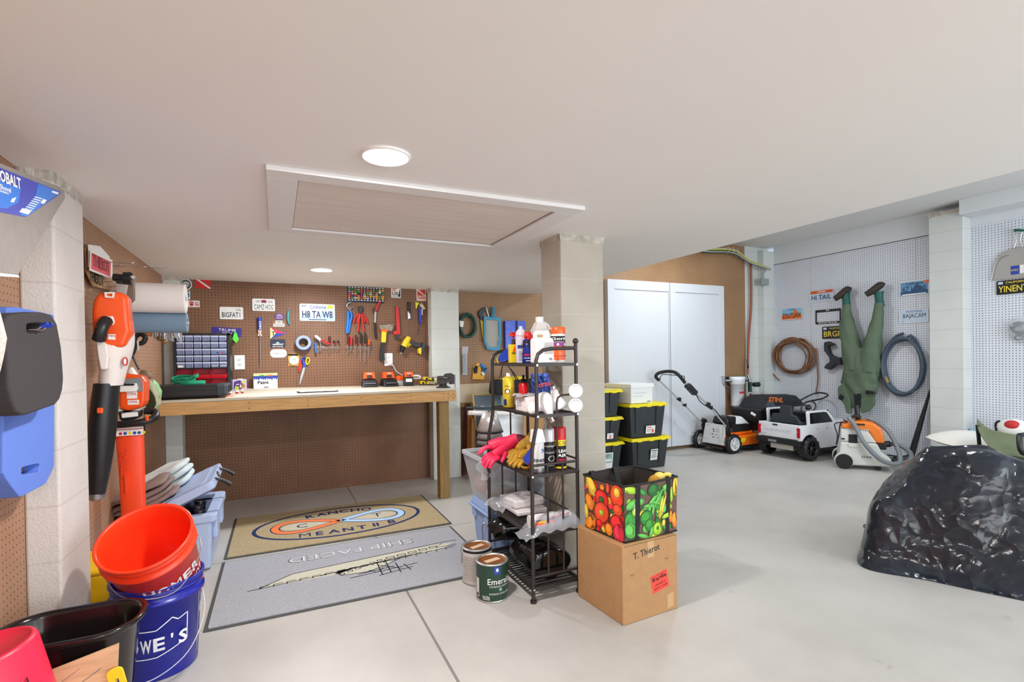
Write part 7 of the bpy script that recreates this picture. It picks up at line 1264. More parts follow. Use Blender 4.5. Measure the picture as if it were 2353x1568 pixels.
def d2(m):
    m.use(INK); m.text('SHIP FACED', .092, (.02, .255), .0099, .012, wid=.76, rot=180); m.use(mat('silver mat letters', (206, 208, 212), .9)); m.text('SHIP FACED', .084, (.02, .255), .0103, .0, wid=.748, rot=180)
    m.use(mat('cream mat boat', (196, 194, 176), .9)); m.prism([(-.50, -.075), (-.34, .045), (.50, .12), (.62, .10), (.52, .01), (.02, -.02), (-.1, -.07)], .0095, .0098)
    m.prism([(-.12, -.07), (-.05, -.11), (.10, -.10), (.2, -.04), (.2, 0), (-.1, -.03)], .0095, .0098)
    m.use(INK)
    for p in ([(-.56, -.085), (-.30, -.06), (.1, -.02), (.62, .035)], [(-.34, .045), (.1, .09), (.56, .135), (.66, .135)], [(-.50, -.075), (-.34, .045)], [(.56, .12), (.50, .06), (.64, .06)], [(-.12, -.04), (-.09, -.10), (.05, -.12), (.16, -.07), (.30, .02)], [(-.05, -.16), (.34, -.12)], [(.0, -.13), (.20, -.105)], [(.12, -.2), (.12, .0)], [(.17, -.19), (.17, .02)], [(.22, -.21), (.22, -.06)], [(.28, -.20), (.26, -.10)], [(.12, -.05), (.24, -.16)], [(.06, -.10), (.10, -.15), (.14, -.10)], [(.10, -.20), (.30, -.16)], [(-.2, -.055), (.4, .03)]): strip(m, p, .007, .0101)
    for k in range(17): x_ = -.50+.066*k; strip(m, [(x_, -.088+.0925*(x_+.5)*.9), (x_+.0, -.06+.0925*(x_+.5)*.9)], .006, .0101); strip(m, [(x_, -.06+.085*(x_+.5)), (x_+.045, -.056+.085*(x_+.5))], .006, .0101)
    for k in range(6): x_ = -.10+.045*k; m.ring(rpoly(x_, -.095+.02*k, x_+.032, -.07+.02*k, .004), rpoly(x_+.005, -.09+.02*k, x_+.027, -.075+.02*k, .002), .0098, .0102)
    for k in range(5): x_ = .18+.07*k; m.ring(rpoly(x_, .015+.012*k, x_+.055, .045+.012*k, .004), rpoly(x_+.006, .021+.012*k, x_+.049, .039+.012*k, .002), .0098, .0102)
floormat('ship_mat', 'grey mat with an upside down boat drawing and SHIP FACED lettering', .405, 3.075, 1.44, .865, MGY, d2, -.3)

# ---------------------------------------------------------------- left side: things built in upright planes y = const
def FY(y): return frame((0, y, 0), (1, 0, 0), (0, 0, 1))
def fy(px, py, y): q = P(px, py, 1, y); return (q.x, q.z)
def ysec(l, r, py, b, y, w=0): a, c = fy(l, py, y), fy(r, py, y); return ((a[0]+c[0])/2, (a[1]+c[1])/2, w, (c[0]-a[0])/2, b)
SO = mat('tool orange', (240, 84, 22), .3); SW = mat('tool white', (226, 218, 212), .32)
Y = 2.86; lb = thing('leaf_blower', 'orange, white and black leaf blower hanging nozzle down on the side pegboard', 'leaf blower', (-.63, Y, .65))
m = MB(SW, FY(Y)); m.loft([ysec(232, 300, 706, .07, Y), ysec(222, 309, 770, .085, Y), ysec(224, 306, 805, .08, Y), ysec(228, 294, 845, .065, Y), ysec(226, 283, 886, .055, Y)], k=5); m.build('fan_housing', lb)
m = MB(SO, FY(Y)); m.prism([fy(x, y, Y-.07) for x, y in [(212, 712), (216, 690), (226, 674), (240, 671), (284, 672), (295, 686), (299, 740), (303, 762), (286, 800), (256, 798), (232, 792), (213, 770)]], .0, .085); m.build('battery_cover', lb, bevel=.018, seg=3)
m = MB(SW, FY(Y)); m.ring([fy(x, y, Y-.1) for x, y in [(238, 671), (262, 671), (260, 685), (240, 684)]], [fy(x, y, Y-.1) for x, y in [(243, 675), (257, 675), (256, 681), (244, 680)]], .06, .095); m.build('hanging_loop', lb, bevel=.002)
m = MB(SW, FY(Y)); m.prism([fy(x, y, Y-.1) for x, y in [(229, 727), (258, 726), (262, 740), (258, 748), (232, 742)]], .07, .092); m.build('handle_collar', lb, bevel=.005)
m = MB(BLACK, FY(Y)); m.tube([fy(243, 738, Y-.1)+(.095,), fy(240, 750, Y-.1)+(.125,), fy(236, 765, Y-.1)+(.13,), fy(230, 780, Y-.1)+(.115,)], [.026, .024, .024, .026], 12, k=4); m.build('grip', lb)
m = MB(SO, FY(Y)); m.tube([fy(234, 752, Y-.1)+(.14,), fy(229, 774, Y-.1)+(.135,)], .011, 8); m.build('trigger', lb)
m = MB(SW, FY(Y)); m.prism([fy(x, y, Y-.1) for x, y in [(219, 783), (226, 778), (246, 792), (250, 820), (246, 850), (230, 850), (224, 820)]], .05, .10); m.build('handle_arm', lb, bevel=.012, seg=3)
m = MB(PAPER, FY(Y)); m.prism([fy(x, y, Y-.1) for x, y in [(246, 768), (263, 768), (263, 781), (246, 780)]], .085, .087); a = fy(254, 772, Y-.1); m.use(REDINK); m.text('STIHL', .009, a, .0875, .02); m.build('sticker', lb)
m = MB(REDINK, FY(Y)); a = fy(287, 831, Y-.07); m.prism(circ(a[0], a[1], .009, .020, 16), .055, .068); m.use(PAPER); m.prism(circ(a[0], a[1], .005, .014, 12), .068, .0685); m.build('badge', lb)
m = MB(BLACK, FY(Y)); m.loft([ysec(215, 276, 882, .062, Y), ysec(215, 276, 884, .063, Y), ysec(210, 273, 920, .062, Y), ysec(206, 270, 955, .062, Y), ysec(203, 268, 985, .060, Y), ysec(203, 258, 1060, .050, Y), ysec(204, 243, 1136, .036, Y)], k=4, n=24); m.build('nozzle_tube', lb)
m = MB(STEEL, FY(Y)); m.loft([ysec(203, 243, 1133, .037, Y), ysec(203, 242, 1146, .037, Y)], k=2, n=24, caps=False); m.use(BLACK); m.loft([ysec(206, 239, 1145, .033, Y), ysec(206, 239, 1147, .033, Y)], k=2, n=24); m.build('nozzle_ring', lb)
m = MB(SO, FY(Y)); m.prism([fy(x, y, Y-.08) for x, y in [(221, 938), (235, 938), (235, 951), (221, 951)]], .05, .075); m.build('release_button', lb, bevel=.004); m = MB(CHROME, FY(Y)); m.tube([fy(197, 752, Y)+(0,), fy(197, 747, Y)+(.06,), fy(236, 747, Y)+(.06,)], .0025, 6); m.build('wall_hook', lb)
# hedge trimmer in its sheath
Y = 3.28; ht = thing('hedge_trimmer', 'orange cordless hedge trimmer in a bright orange sheath beside the leaf blower', 'hedge trimmer', (-.70, Y, .45))
m = MB(mat('sheath orange', (246, 74, 34), .4), FY(Y)); m.loft([ysec(265, 331, 998, .022, Y), ysec(268, 332, 1030, .022, Y), ysec(274, 334, 1110, .022, Y), ysec(278, 336, 1185, .02, Y)], k=5, n=24); m.prism([fy(x, y, Y-.03) for x, y in [(286, 1090), (294, 1095), (296, 1125), (288, 1135)]], .018, .03); m.build('blade_sheath', ht)
m = MB(mat('embossed orange', (226, 62, 26), .4), FY(Y)); a = fy(284, 1065, Y-.03); m.text('STIHL', .028, a, .0235, .02, wid=.16, rot=90); m.build('lettering', ht)
m = MB(SW, FY(Y)); m.loft([ysec(296, 306, 845, .02, Y), ysec(288, 318, 862, .04, Y), ysec(282, 328, 880, .05, Y)], k=4); m.build('rear_cone', ht)
m = MB(SO, FY(Y)); m.prism([fy(x, y, Y-.06) for x, y in [(273, 862), (290, 858), (325, 864), (335, 878), (333, 922), (328, 936), (290, 946), (272, 938)]], -.05, .055); m.build('battery_housing', ht, bevel=.014, seg=3)
m = MB(GREY, FY(Y)); m.prism([fy(x, y, Y-.06) for x, y in [(276, 872), (326, 868), (328, 900), (276, 902)]], .055, .060); m.use(PAPER); m.prism([fy(x, y, Y-.06) for x, y in [(276, 882), (315, 881), (318, 892), (314, 900), (276, 901)]], .060, .070); m.use(INK)
for k in range(4): a = fy(281+8*k, 884, Y-.06); m.prism(circ(a[0], a[1], .011, .006, 10), .0705, .076)
m.build('battery_slot', ht, bevel=.001)
for rect in ((291, 902, 315, 917), (293, 920, 319, 931)):
    m = MB(PAPER, FY(Y)); m.prism([fy(x, y, Y-.06) for x, y in [(rect[0], rect[1]), (rect[2], rect[1]-1), (rect[2], rect[3]-1), (rect[0], rect[3])]], .0555, .0575); a = fy((rect[0]+rect[2])/2, rect[1]+4, Y-.06); m.use(REDINK); m.text('STIHL', .012, a, .058, .02); m.build('sticker', ht)
m = MB(GREYP, FY(Y)); m.prism([fy(x, y, Y-.04) for x, y in [(272, 939), (290, 947), (328, 937), (322, 944), (290, 950), (272, 946)]], -.04, .05); m.build('lower_seam', ht, bevel=.004)
m = MB(BLACK, FY(Y)); m.prism([fy(x, y, Y-.04) for x, y in [(270, 946), (290, 950), (323, 944), (320, 960), (300, 968), (276, 968)]], -.04, .045); m.build('gear_case', ht, bevel=.01); m = MB(PAPER, FY(Y)); m.prism([fy(x, y, Y-.05) for x, y in [(279, 951), (316, 947), (317, 957), (280, 961)]], .045, .048); m.build('rating_plate', ht)
m = MB(BLACK, FY(Y)); m.tube([fy(268, 975, Y)+(.04,), fy(300, 972, Y)+(.06,), fy(340, 966, Y)+(.06,), fy(358, 958, Y)+(.03,), fy(354, 948, Y)+(-.02,), fy(330, 946, Y)+(-.03,)], .019, 10, k=5); m.build('front_handle', ht); m = MB(SO, FY(Y)); m.tube([fy(345, 955, Y)+(.075,), fy(346, 963, Y)+(.085,)], .008, 8); m.build('handle_switch', ht)
m = MB(BLACK, FY(Y)); m.loft([ysec(267, 334, 976, .03, Y), ysec(266, 334, 1000, .028, Y)], k=3, n=24); m.build('guard', ht)
m = MB(PAPER, FY(Y)); q1, q2 = fy(267, 984, Y-.03), fy(330, 999, Y-.03); m.prism([(q1[0], q2[1]), (q2[0], q2[1]), (q2[0], q1[1]), (q1[0], q1[1])], .030, .033); m.use(REDINK); m.prism([(q1[0], q1[1]-.012), (q2[0], q1[1]-.012), (q2[0], q1[1]-.008), (q1[0], q1[1]-.008)], .033, .0335)
for k, cl in enumerate((REDINK, BLUEINK, YELLOW, BLUEINK, BLUEINK, YELLOW)): x_ = q1[0]+.018+.020*k; m.use(cl); m.prism(circ(x_, q2[1]+.012, .008, n=12), .033, .0337)
m.build('warning_strip', ht)
# sprayer jug
Y = 3.55; sj = thing('spray_jug', 'translucent green-grey jug with a brown cap hanging behind the hedge trimmer', 'jug', (-.63, Y, .9)); JM = mat('milky green plastic', (176, 182, 148), .35)
m = MB(JM, FY(Y)); m.prism([fy(x, y, Y) for x, y in [(333, 876), (346, 872), (358, 882), (368, 905), (366, 930), (358, 945), (336, 946), (330, 930)]], -.06, .06); m.build('body', sj, bevel=.018, seg=3)
m = MB(mat('dark green liquid', (42, 52, 30), .3), FY(Y)); m.prism([fy(x, y, Y-.06) for x, y in [(335, 892), (344, 893), (356, 912), (359, 928), (354, 940), (336, 941)]], .055, .062); m.build('liquid_window', sj)
m = MB(mat('brown cap', (120, 96, 70), .6), FY(Y)); m.tube([fy(322, 862, Y)+(.0,), fy(332, 864, Y)+(0,), fy(340, 872, Y)+(0,)], [.03, .034, .026], 12, k=3); m.build('cap', sj)
m = MB(mat('pale green plastic', (150, 196, 140), .4), FY(Y)); m.prism([fy(x, y, Y) for x, y in [(352, 872), (362, 882), (371, 900), (369, 915), (362, 896), (352, 880)]], -.03, .03); m.build('side_grip', sj, bevel=.008)
# goggles and snorkel strap
Y = 3.75; gg = thing('dive_gear', 'black and teal goggles and straps hanging between the blower and the card', 'goggles', (-.70, Y, 1.2))
m = MB(BLACK, FY(Y)); m.tube([fy(322, 768, Y)+(0,), fy(334, 776, Y)+(0,), fy(328, 788, Y)+(0,), fy(313, 789, Y)+(0,), fy(309, 777, Y)+(0,)], .020, 10, closed=True, k=4, flat=.7); m.build('goggle_frame', gg); m = MB(mat('teal plastic', (30, 150, 165), .3), FY(Y)); m.prism([fy(x, y, Y) for x, y in [(304, 768), (310, 767), (312, 784), (306, 782)]], 0, .03); m.build('teal_edge', gg)
m = MB(BLACK, FY(Y)); m.tube([fy(312, 788, Y)+(0,), fy(307, 805, Y)+(0,), fy(303, 818, Y)+(.02,)], .024, 8, k=3, flat=.6); m.tube([fy(306, 815, Y)+(.03,), fy(315, 835, Y)+(.03,), fy(323, 850, Y)+(.03,)], .012, 8, k=3, flat=.5); m.build('strap', gg); m = MB(PAPER, FY(Y)); m.prism([fy(x, y, Y) for x, y in [(317, 783), (322, 784), (323, 805), (319, 806)]], .03, .034); m.build('tag', gg)
m = MB(mat('teal plastic', None), FY(3.5)); c = fy(292, 732, 3.5); m.ell((c[0], c[1], 0), (.05, .045, .03), 16, 8); m.use(GREYP); m.ell((c[0]-.01, c[1]-.01, .012), (.035, .03, .024), 14, 8); one(m, 'teal_reel', 'teal and grey reel hanging behind the leaf blower top', 'reel')
# towel rolls
def roll(x0_, x1_, y_, z_, r_, mt, name, label):
    t = thing(name, label, 'paper roll', ((x0_+x1_)/2, y_, z_-r_)); R = Matrix.Rotation(PI/2, 3, 'Y'); m = MB(mt); L = x1_-x0_; m.lathe([(.022, -L/2), (r_, -L/2), (r_*1.0, -L/2+.004), (r_, L/2-.004), (r_, L/2), (.022, L/2), (.022, -L/2)], ((x0_+x1_)/2, y_, z_), 40, R); m.build('paper', t)
    m = MB(mat('dark slot', (60, 62, 66), .6)); m.lathe([(0, L/2-.01), (.021, L/2-.01)], ((x0_+x1_)/2, y_, z_), 20, R); m.build('core', t); return t
TWP = mat('quilted white towel', (238, 232, 228), .9, bump=.4, bump_scale=120)
a = P(427, 697, 1, 3.42); roll(-.765, a.x, 3.42, P(400, 683, 1, 3.34).z, .083, TWP, 'paper_towel_roll', 'white roll of paper towels under the ceiling by the corner')
roll(-.765, a.x, 3.46, P(400, 683, 1, 3.34).z-.135, .058, mat('blue shop towel', (120, 146, 168), .9, bump=.4, bump_scale=120), 'blue_towel_roll', 'blue-grey roll of shop towels directly below the white roll')
t = thing('towel_holder', 'grey bracket holding the two towel rolls', 'bracket', (-.78, 3.42, 1.55)); m = MB(GREYP); z_ = P(400, 683, 1, 3.34).z; m.bb((-.80, 3.38, z_-.2), (-.772, 3.50, z_+.03)); m.cyl((-.80, 3.42, z_), (a.x+.008, 3.42, z_), .009); m.cyl((-.80, 3.46, z_-.135), (a.x+.008, 3.46, z_-.135), .009); m.build('bracket', t)
# black clip light, brown packet, hooks
Y = 3.15; cl = thing('clip_light', 'black clip-on light on a wall hook above the leaf blower', 'clip light', (-.72, Y, 1.6)); m = MB(BLACK, FY(Y)); m.tube([fy(260, 637, Y)+(0,), fy(285, 640, Y)+(.0,)], [.018, .02], 10); m.tube([fy(285, 640, Y)+(0,), fy(303, 640, Y)+(0,)], .032, 12); m.prism([fy(x, y, Y) for x, y in [(268, 644), (285, 645), (284, 653), (269, 652)]], -.02, .02); m.build('body', cl, bevel=.003); m = MB(CHROME, FY(Y)); m.tube([fy(302, 637, Y)+(0,), fy(309, 634, Y)+(0,)], .018, 10); m.build('lens_ring', cl)
Y = 3.25; m = MB(mat('brown kraft packet', (128, 104, 88), .5), FY(Y)); m.prism([fy(x, y, Y) for x, y in [(299, 650), (311, 640), (311, 690), (304, 697), (292, 690)]], 0, .03); one(m, 'kraft_packet', 'narrow brown packet hanging behind the clip light', 'packet', bevel=.003)
m = MB(BLACK, FY(3.4)); m.prism([fy(x, y, 3.4) for x, y in [(280, 660), (290, 656), (290, 682), (283, 684)]], 0, .03); one(m, 'black_case', 'small black case between the clip light and the brown packet', 'case', bevel=.004)
m = MB(INK, FY(3.78)); m.prism([fy(x, y, 3.78) for x, y in [(321, 735), (349, 735), (349, 774), (322, 769)]], 0, .006); m.use(mat('orange card', (226, 140, 84), .5)); m.prism([fy(x, y, 3.78) for x, y in [(323, 736), (348, 736), (348, 773), (324, 768)]], .006, .008); m.use(PAPER); m.prism([fy(x, y, 3.78) for x, y in [(323, 736), (348, 736), (348, 746), (323, 745)]], .008, .009)
for k in range(6): m.use((ORANGE, WOODL, PAPER)[k % 3]); p_, q_ = fy(327+3.4*k, 741, 3.78), fy(327+3.4*k, 764, 3.78); m.cyl((p_[0], p_[1], .012), (q_[0], q_[1], .012), .003, n=6)
one(m, 'brush_set_card', 'hanging card of slim brushes with orange handles', 'brush set')
LM = mat('silver lure', (190, 190, 190), .25, .7); PK = mat('pink header', (226, 70, 140), .5); rnd = random.Random(11); SEEN = ['pink topped packet beside the brush card', 'first packet of the clustered silver lures', 'packet with a round brassy weight at its foot', 'lure packet with red marks, middle of the cluster', 'tall lure packet of the cluster', 'clear packet with a bent silver lure', 'packet closest to the drawer organiser, with a pink top']
for k, (px, b_, top) in enumerate(((357, 784, 738), (368, 783, 744), (378, 790, 742), (386, 778, 742), (394, 786, 742), (403, 779, 744), (413, 788, 748))):
    Y = 3.86-.03*(k % 3); t = thing('lure_packet', SEEN[k], 'lure packet', fy(px, b_, Y)[0:1]+(Y, fy(px, b_, Y)[1]), 'hanging lure packets'); m = MB(PLAST, FY(Y)); m.prism([fy(x, y, Y) for x, y in [(px-4, top), (px+5, top), (px+6, b_), (px-4, b_-4)]], 0, .012); m.build('film', t)
    m = MB(LM, FY(Y)); m.tube([fy(px, top+6, Y)+(.008,), fy(px+rnd.uniform(-3, 3), (top+b_)/2, Y)+(.012,), fy(px+rnd.uniform(-2, 3), b_-6, Y)+(.008,)], [.004, .011, .007], 8, k=3)
    if k in (1, 2): m.use(mat('brassy weight', (150, 120, 80), .35, .6)); a = fy(px, b_-5, Y); m.ell((a[0], a[1], .01), (.018, .018, .01), 10, 6)
    m.build('lure', t); m = MB((PK, REDINK)[k in (2, 3, 5)], FY(Y)); m.prism([fy(x, y, Y) for x, y in [(px-4, top-3), (px+5, top-3), (px+5, top+3), (px-4, top+3)]], .002, .014); m.build('header', t)
def wallrod(root, px, py, y, x1=None, name='wall_hook'):
    q = P(px, py, 1, y); m = MB(CHROME); m.tube([(XL, y, q.z), (x1 if x1 else q.x, y, q.z), ((x1 if x1 else q.x)+.006, y, q.z+.015)], .0025, 6)
    if root: m.build(name, root)
    return m
wallrod(ht, 296, 862, 3.28); wallrod(sj, 342, 878, 3.55); wallrod(gg, 318, 770, 3.75); wallrod(cl, 285, 640, 3.15)
for (px, py, y, lab) in ((303, 650, 3.262, 'peg hook holding the narrow brown packet'), (335, 737, 3.785, 'peg hook holding the brush card'), (413, 745, 3.845, 'long peg hook carrying the clustered lure packets'), (285, 660, 3.41, 'peg hook behind the small black case')):
    one(wallrod(None, px, py, y), 'peg_hook', lab, 'hook', 'steel peg hooks in the pegboard')
# placards on the side wall
def lquad(pl, w, th, mt, m): m.use(mt); m.prism([lt(x, y, w) for x, y in pl], w, w+th)
def ltext(m, s_, p0, p1, w, size, mt, bold=.02):
    a, b = lt(*p0, w), lt(*p1, w); d = (b[0]-a[0], b[1]-a[1]); L = math.hypot(*d); m.use(mt); m.text(s_, size, ((a[0]+b[0])/2, (a[1]+b[1])/2), w+.001, bold, wid=L, rot=math.degrees(math.atan2(d[1], d[0])))
q = LT @ V(lt(225, 610, .04)+(0,)); m = MB(CARD, LT); lquad([(194, 570), (204, 560), (206, 632), (196, 622)], .02, .004, CARD, m); lquad([(195, 622), (206, 616), (238, 632), (252, 668), (212, 658)], .022, .006, CARD, m); ltext(m, 'THIEROT', (206, 632), (238, 650), .0285, .05, INK); one(m, 'cardboard_sign', 'folded brown cardboard sign with handwriting beneath the red placard', 'sign')
m = MB(PAPER, LT); lquad([(202, 562), (228, 566), (250, 590), (250, 612), (202, 614)], .034, .004, PAPER, m); one(m, 'blank_card', 'plain white card behind the red placard', 'card')
m = MB(PAPER, LT); lquad([(207, 574), (257, 598), (257, 642), (205, 622)], .05, .003, PAPER, m); lquad([(210, 581), (254, 602), (253, 636), (209, 618)], .053, .0012, mat('red placard', (226, 58, 72), .5), m); ltext(m, 'THIEROT', (213, 597), (251, 616), .0545, .06, mat('dark red ink', (130, 20, 36), .6)); one(m, 'red_placard', 'red handwritten THIEROT placard on a white sheet on the side wall', 'placard')
for (p_, L) in (((211, 600), .16), ((248, 610), .16), ((275, 612), .22)): hook('l', lt(*p_, 0), L, label='long steel peg hook on the side pegboard')
# orange plate peeking below the towels
card('plate_corner', 'bit of an orange licence plate showing behind the brush card', 'licence plate', 'b', (322, 736, 352, 770), OR_, [('t', 'ZOUT', .5, .4, .5, .8, INK)], r=.008, off=.14)

# ---------------------------------------------------------------- left wall, near bay: snow pusher, foam pads
m = MB(mat('grey pusher blade', (142, 134, 128), .55, noise_amt=.08, noise_scale=40), LT); W = .17
kb = thing('snow_shovel', 'grey shovel blade with a big blue label hanging at the top of the side wall', 'shovel', LT @ V(lt(60, 500, W)+(W,)))
m.prism([lt(x, y, W) for x, y in [(-60, 352), (0, 378), (120, 425), (139, 436), (140, 456), (30, 632), (24, 636), (-60, 622)]], W, W+.012); m.build('blade', kb, bevel=.004)
m = MB(mat('steel wear strip', (200, 198, 196), .3, .8), LT); m.prism([lt(x, y, W) for x, y in [(-60, 622), (24, 632), (28, 637), (-60, 632)]], W-.002, W+.016); m.build('wear_strip', kb)
m = MB(mat('royal label', (56, 66, 176), .4), LT); m.prism([lt(x, y, W) for x, y in [(-60, 365), (2, 391), (128, 440), (126, 445), (46, 498), (-60, 478)]], W+.012, W+.0135)
m.use(mat('azure label', (40, 120, 216), .4)); m.prism([lt(x, y, W) for x, y in [(74, 421), (126, 441), (46, 497), (30, 492), (68, 450)]], W+.0135, W+.0139); m.prism([lt(x, y, W) for x, y in [(-60, 400), (0, 420), (33, 432), (27, 464), (0, 478), (-60, 470)]], W+.0135, W+.0139)
def w3(s_, p0, p1, size, mt, bold=.02): ltext(m, s_, p0, p1, W+.0132, size, mt, bold)
w3('KOBALT', (-12, 398), (47, 423), .030, PAPER, .05); w3('r Shovel', (-8, 425), (24, 438), .013, PAPER); w3('Empujador', (-8, 435), (20, 446), .009, PAPER)
m.use(PAPER); m.prism([lt(x, y, W) for x, y in [(36, 477), (58, 483), (50, 492), (29, 486)]], W+.0139, W+.0142); m.prism([lt(x, y, W) for x, y in [(86, 456), (94, 459), (87, 468), (79, 465)]], W+.0139, W+.0142); m.prism([lt(x, y, W) for x, y in [(107, 437), (123, 442), (120, 446), (106, 441)]], W+.0139, W+.0142); m.prism([lt(x, y, W) for x, y in [(12, 455), (22, 452), (16, 464), (8, 463)]], W+.0139, W+.0142)
for k in range(7): m.prism([lt(x, y, W) for x, y in [(66-4*k, 450+4.5*k), (84-4*k, 455+4.5*k), (83-4*k, 457+4.5*k), (65-4*k, 452+4.5*k)]], W+.0139, W+.0142)
m.build('label', kb)
m = MB(GREY, LT); m.tube([lt(-60, 440, W)+(W+.02,), lt(-150, 380, W)+(W+.02,)], .016, 10); m.build('handle', kb)
FB1 = mat('blue foam', (98, 130, 214), .85, bump=.2, bump_scale=120); FB2 = mat('charcoal foam', (58, 54, 56), .9, bump=.3, bump_scale=120)
def slab(m, outer, hole, w0, w1, w_p):
    """plate traced on the side wall, built at its own distance, with a slot cut through: two rings of quads between outer and hole"""
    O = [V(lt(x, y, w_p)+(0,)) for x, y in outer]; Hh = [V(lt(x, y, w_p)+(0,)) for x, y in hole]
    n_ = 48
    def res(L):
        seg = [(L[i], L[(i+1) % len(L)]) for i in range(len(L))]; ln = [(b-a).length for a, b in seg]; T_ = sum(ln); c = sum(L, V())/len(L); out = []
        for k in range(n_):
            a = 2*PI*k/n_; d = V((math.cos(a), math.sin(a), 0)); best = None
            for p, q in seg:
                e = q-p; den = d.x*e.y-d.y*e.x
                if abs(den) < 1e-9: continue
                r_ = p-hc; t_ = (r_.x*e.y-r_.y*e.x)/den; u_ = (r_.x*d.y-r_.y*d.x)/den
                if t_ > 0 and -1e-6 <= u_ <= 1+1e-6 and (best is None or t_ < best): best = t_
            out.append((hc.x+d.x*best, hc.y+d.y*best))
        return out
    hc = sum(Hh, V())/len(Hh); m.ring(res(O), res(Hh), w0, w1)
def rnd_px(x0_, y0_, x1_, y1_, r, sk=0): return [(x, y+sk*(x-x0_)) for x, y in rpoly(x0_, y0_, x1_, y1_, r, 5)]
bf = thing('foam_board', 'large blue foam board with a hand slot hanging on the side wall', 'foam board', LT @ V(lt(60, 920, .10)+(.06,)))
m = MB(FB1, LT); slab(m, [(7, 708), (40, 706), (125, 724), (125, 1072), (106, 1112), (46, 1144), (8, 1094)], rnd_px(50, 1074, 92, 1093, 4, -.22), .06, .105, .105); m.build('board', bf, bevel=.003)
bp = thing('kneeling_pad', 'charcoal foam kneeling pad hanging on hooks over the blue foam board', 'kneeling pad', LT @ V(lt(80, 840, .17)+(.13,)))
m = MB(FB2, LT); slab(m, [(10, 735), (24, 722), (100, 718), (120, 724), (132, 745), (142, 800), (147, 870), (143, 912), (130, 930), (60, 955), (45, 955), (32, 940), (22, 900)], rnd_px(63, 744, 101, 765, 5, -.02), .125, .175, .175); m.build('pad', bp, bevel=.008, seg=3)
for dy in (0, 4):
    m = MB(CHROME, LT); a = lt(74+dy*3, 757+dy*.3, .18); m.tube([(a[0], a[1], .0), (a[0], a[1], .192), (a[0], a[1]+.012, .205)], .003, 6); m.use(BLUE); m.cyl((a[0], a[1]+.008, .200), (a[0], a[1]+.018, .215), .0065, n=8); one(m, 'tipped_hook', 'steel hook with a blue tip through the slot of the charcoal pad', 'hook', 'blue tipped hooks')
m = MB(mat('speckled oar', (206, 198, 190), .6, noise_amt=.25, noise_scale=60), FY(1.62)); a, b = fy(-50, 690, 1.62), fy(-48, 862, 1.62); m.tube([(a[0], a[1]+.01, 0), ((a[0]+b[0])/2+.004, (a[1]+b[1])/2, 0), (b[0], b[1], 0)], [.028, .045, .034], 14, k=4); one(m, 'white_boot', 'speckled white rounded tool end hanging at the very edge of the picture'.replace('very edge of the picture', 'side wall before the charcoal pad'), 'tool')

# ---------------------------------------------------------------- buckets and bins, bottom corner
def bucket(name, label, cat, T, r0, r1, h, mt, col=None, ops=None, lab=None, ribs=True, bail=None, bailm=None):
    t = thing(name, label, cat, T @ V((0, 0, 0)), None); m = MB(mt, T)
    pr = [(0, .004), (r0-.004, .004), (r0, 0), (r0+.002, .004), (r1-.002, h*.80)]
    if ribs: pr += [(r1+.001, h*.80), (r1+.010, h*.81), (r1+.010, h*.835), (r1, h*.84), (r1, h*.90), (r1+.004, h*.905), (r1+.004, h*.915), (r1, h*.92)]
    pr += [(r1+.002, h*.965), (r1+.010, h*.97), (r1+.010, h), (r1+.002, h), (r1-.002, h*.985), (r1-.004, h*.8), (r0-.002, .012), (0, .010)]
    m.lathe(pr, n=48)
    m.build('shell', t)
    if ops:
        a0, z0, hh, ww = lab; rm = (r0+(r1-r0)*((z0+hh/2)/h)); sl = (r1-r0)/h; m = MB(PAPER, T); a0r = math.radians(a0)
        m.warp = lambda p: ((rm+.0012+p.z+sl*p.y)*math.cos(a0r+p.x/rm), (rm+.0012+p.z+sl*p.y)*math.sin(a0r+p.x/rm), z0+hh/2+p.y); ops(m, ww, hh); m.warp = None; m.build('printing', t)
    if bail:
        m = MB(bailm or STEEL, T); m.tube(bail, .002, 6, k=6); m.build('bail_handle', t)
    return t
PRW = mat('white bucket print', (226, 226, 232), .5)
def lowes(m, w_, h_):
    m.use(PRW)
    def ln(pl, wd=.004):
        out = []
        for (x0_, y0_), (x1_, y1_) in zip(pl, pl[1:]):
            for k in range(6): out.append((x0_+(x1_-x0_)*k/6, y0_+(y1_-y0_)*k/6))
        out.append(pl[-1]); strip(m, out, wd, .0018)
    ln([(-.17, .02), (-.12, .055), (-.02, .05), (.03, .085), (.05, .07), (.085, .082), (.085, -.02), (-.02, -.055), (-.17, -.055), (-.17, .02)])
    for i, ch_ in enumerate("LOWE'S"): m.text(ch_, .052 if ch_ != "'" else .018, (-.135+.041*i, -.006+(.02 if ch_ == "'" else 0)), .0022, .05, wid=.036 if ch_ != "'" else .008)
    for k in range(16): m.add([(.155+x, -.10+.012*k+y, .0004) for x, y in ((0, 0), (.045, 0), (.045, .004), (0, .004))], [(0, 1, 2, 3)])
    m.text('@', .045, (.178, .06), .002, .01); ln([(.15, -.11), (.15, .13)], .002)
Tb_ = Matrix.Translation((-.445, 2.455, 0))
c_ = (-.445, 2.455)
bucket('blue_bucket', "deep blue bucket with white printing, under the tilted orange bucket", 'bucket', Tb_, .130, .151, .365, mat('royal bucket blue', (28, 34, 150), .3), ops=lowes, lab=(-75, .03, .24, .3), bail=[(.150, .0, .30), (.165, -.06, .20), (.12, -.15, .10), (.02, -.19, .045), (-.06, -.185, .05), (-.12, -.15, .12)], bailm=mat('white bail', (206, 206, 210), .4))
n_ = V((-.12, -.53, .84)).normalized(); o_ = V((-.462, 2.335, .56))-n_*.36; Rq = n_.to_track_quat('Z', 'Y').to_matrix().to_4x4(); To = Matrix.Translation(o_) @ Rq
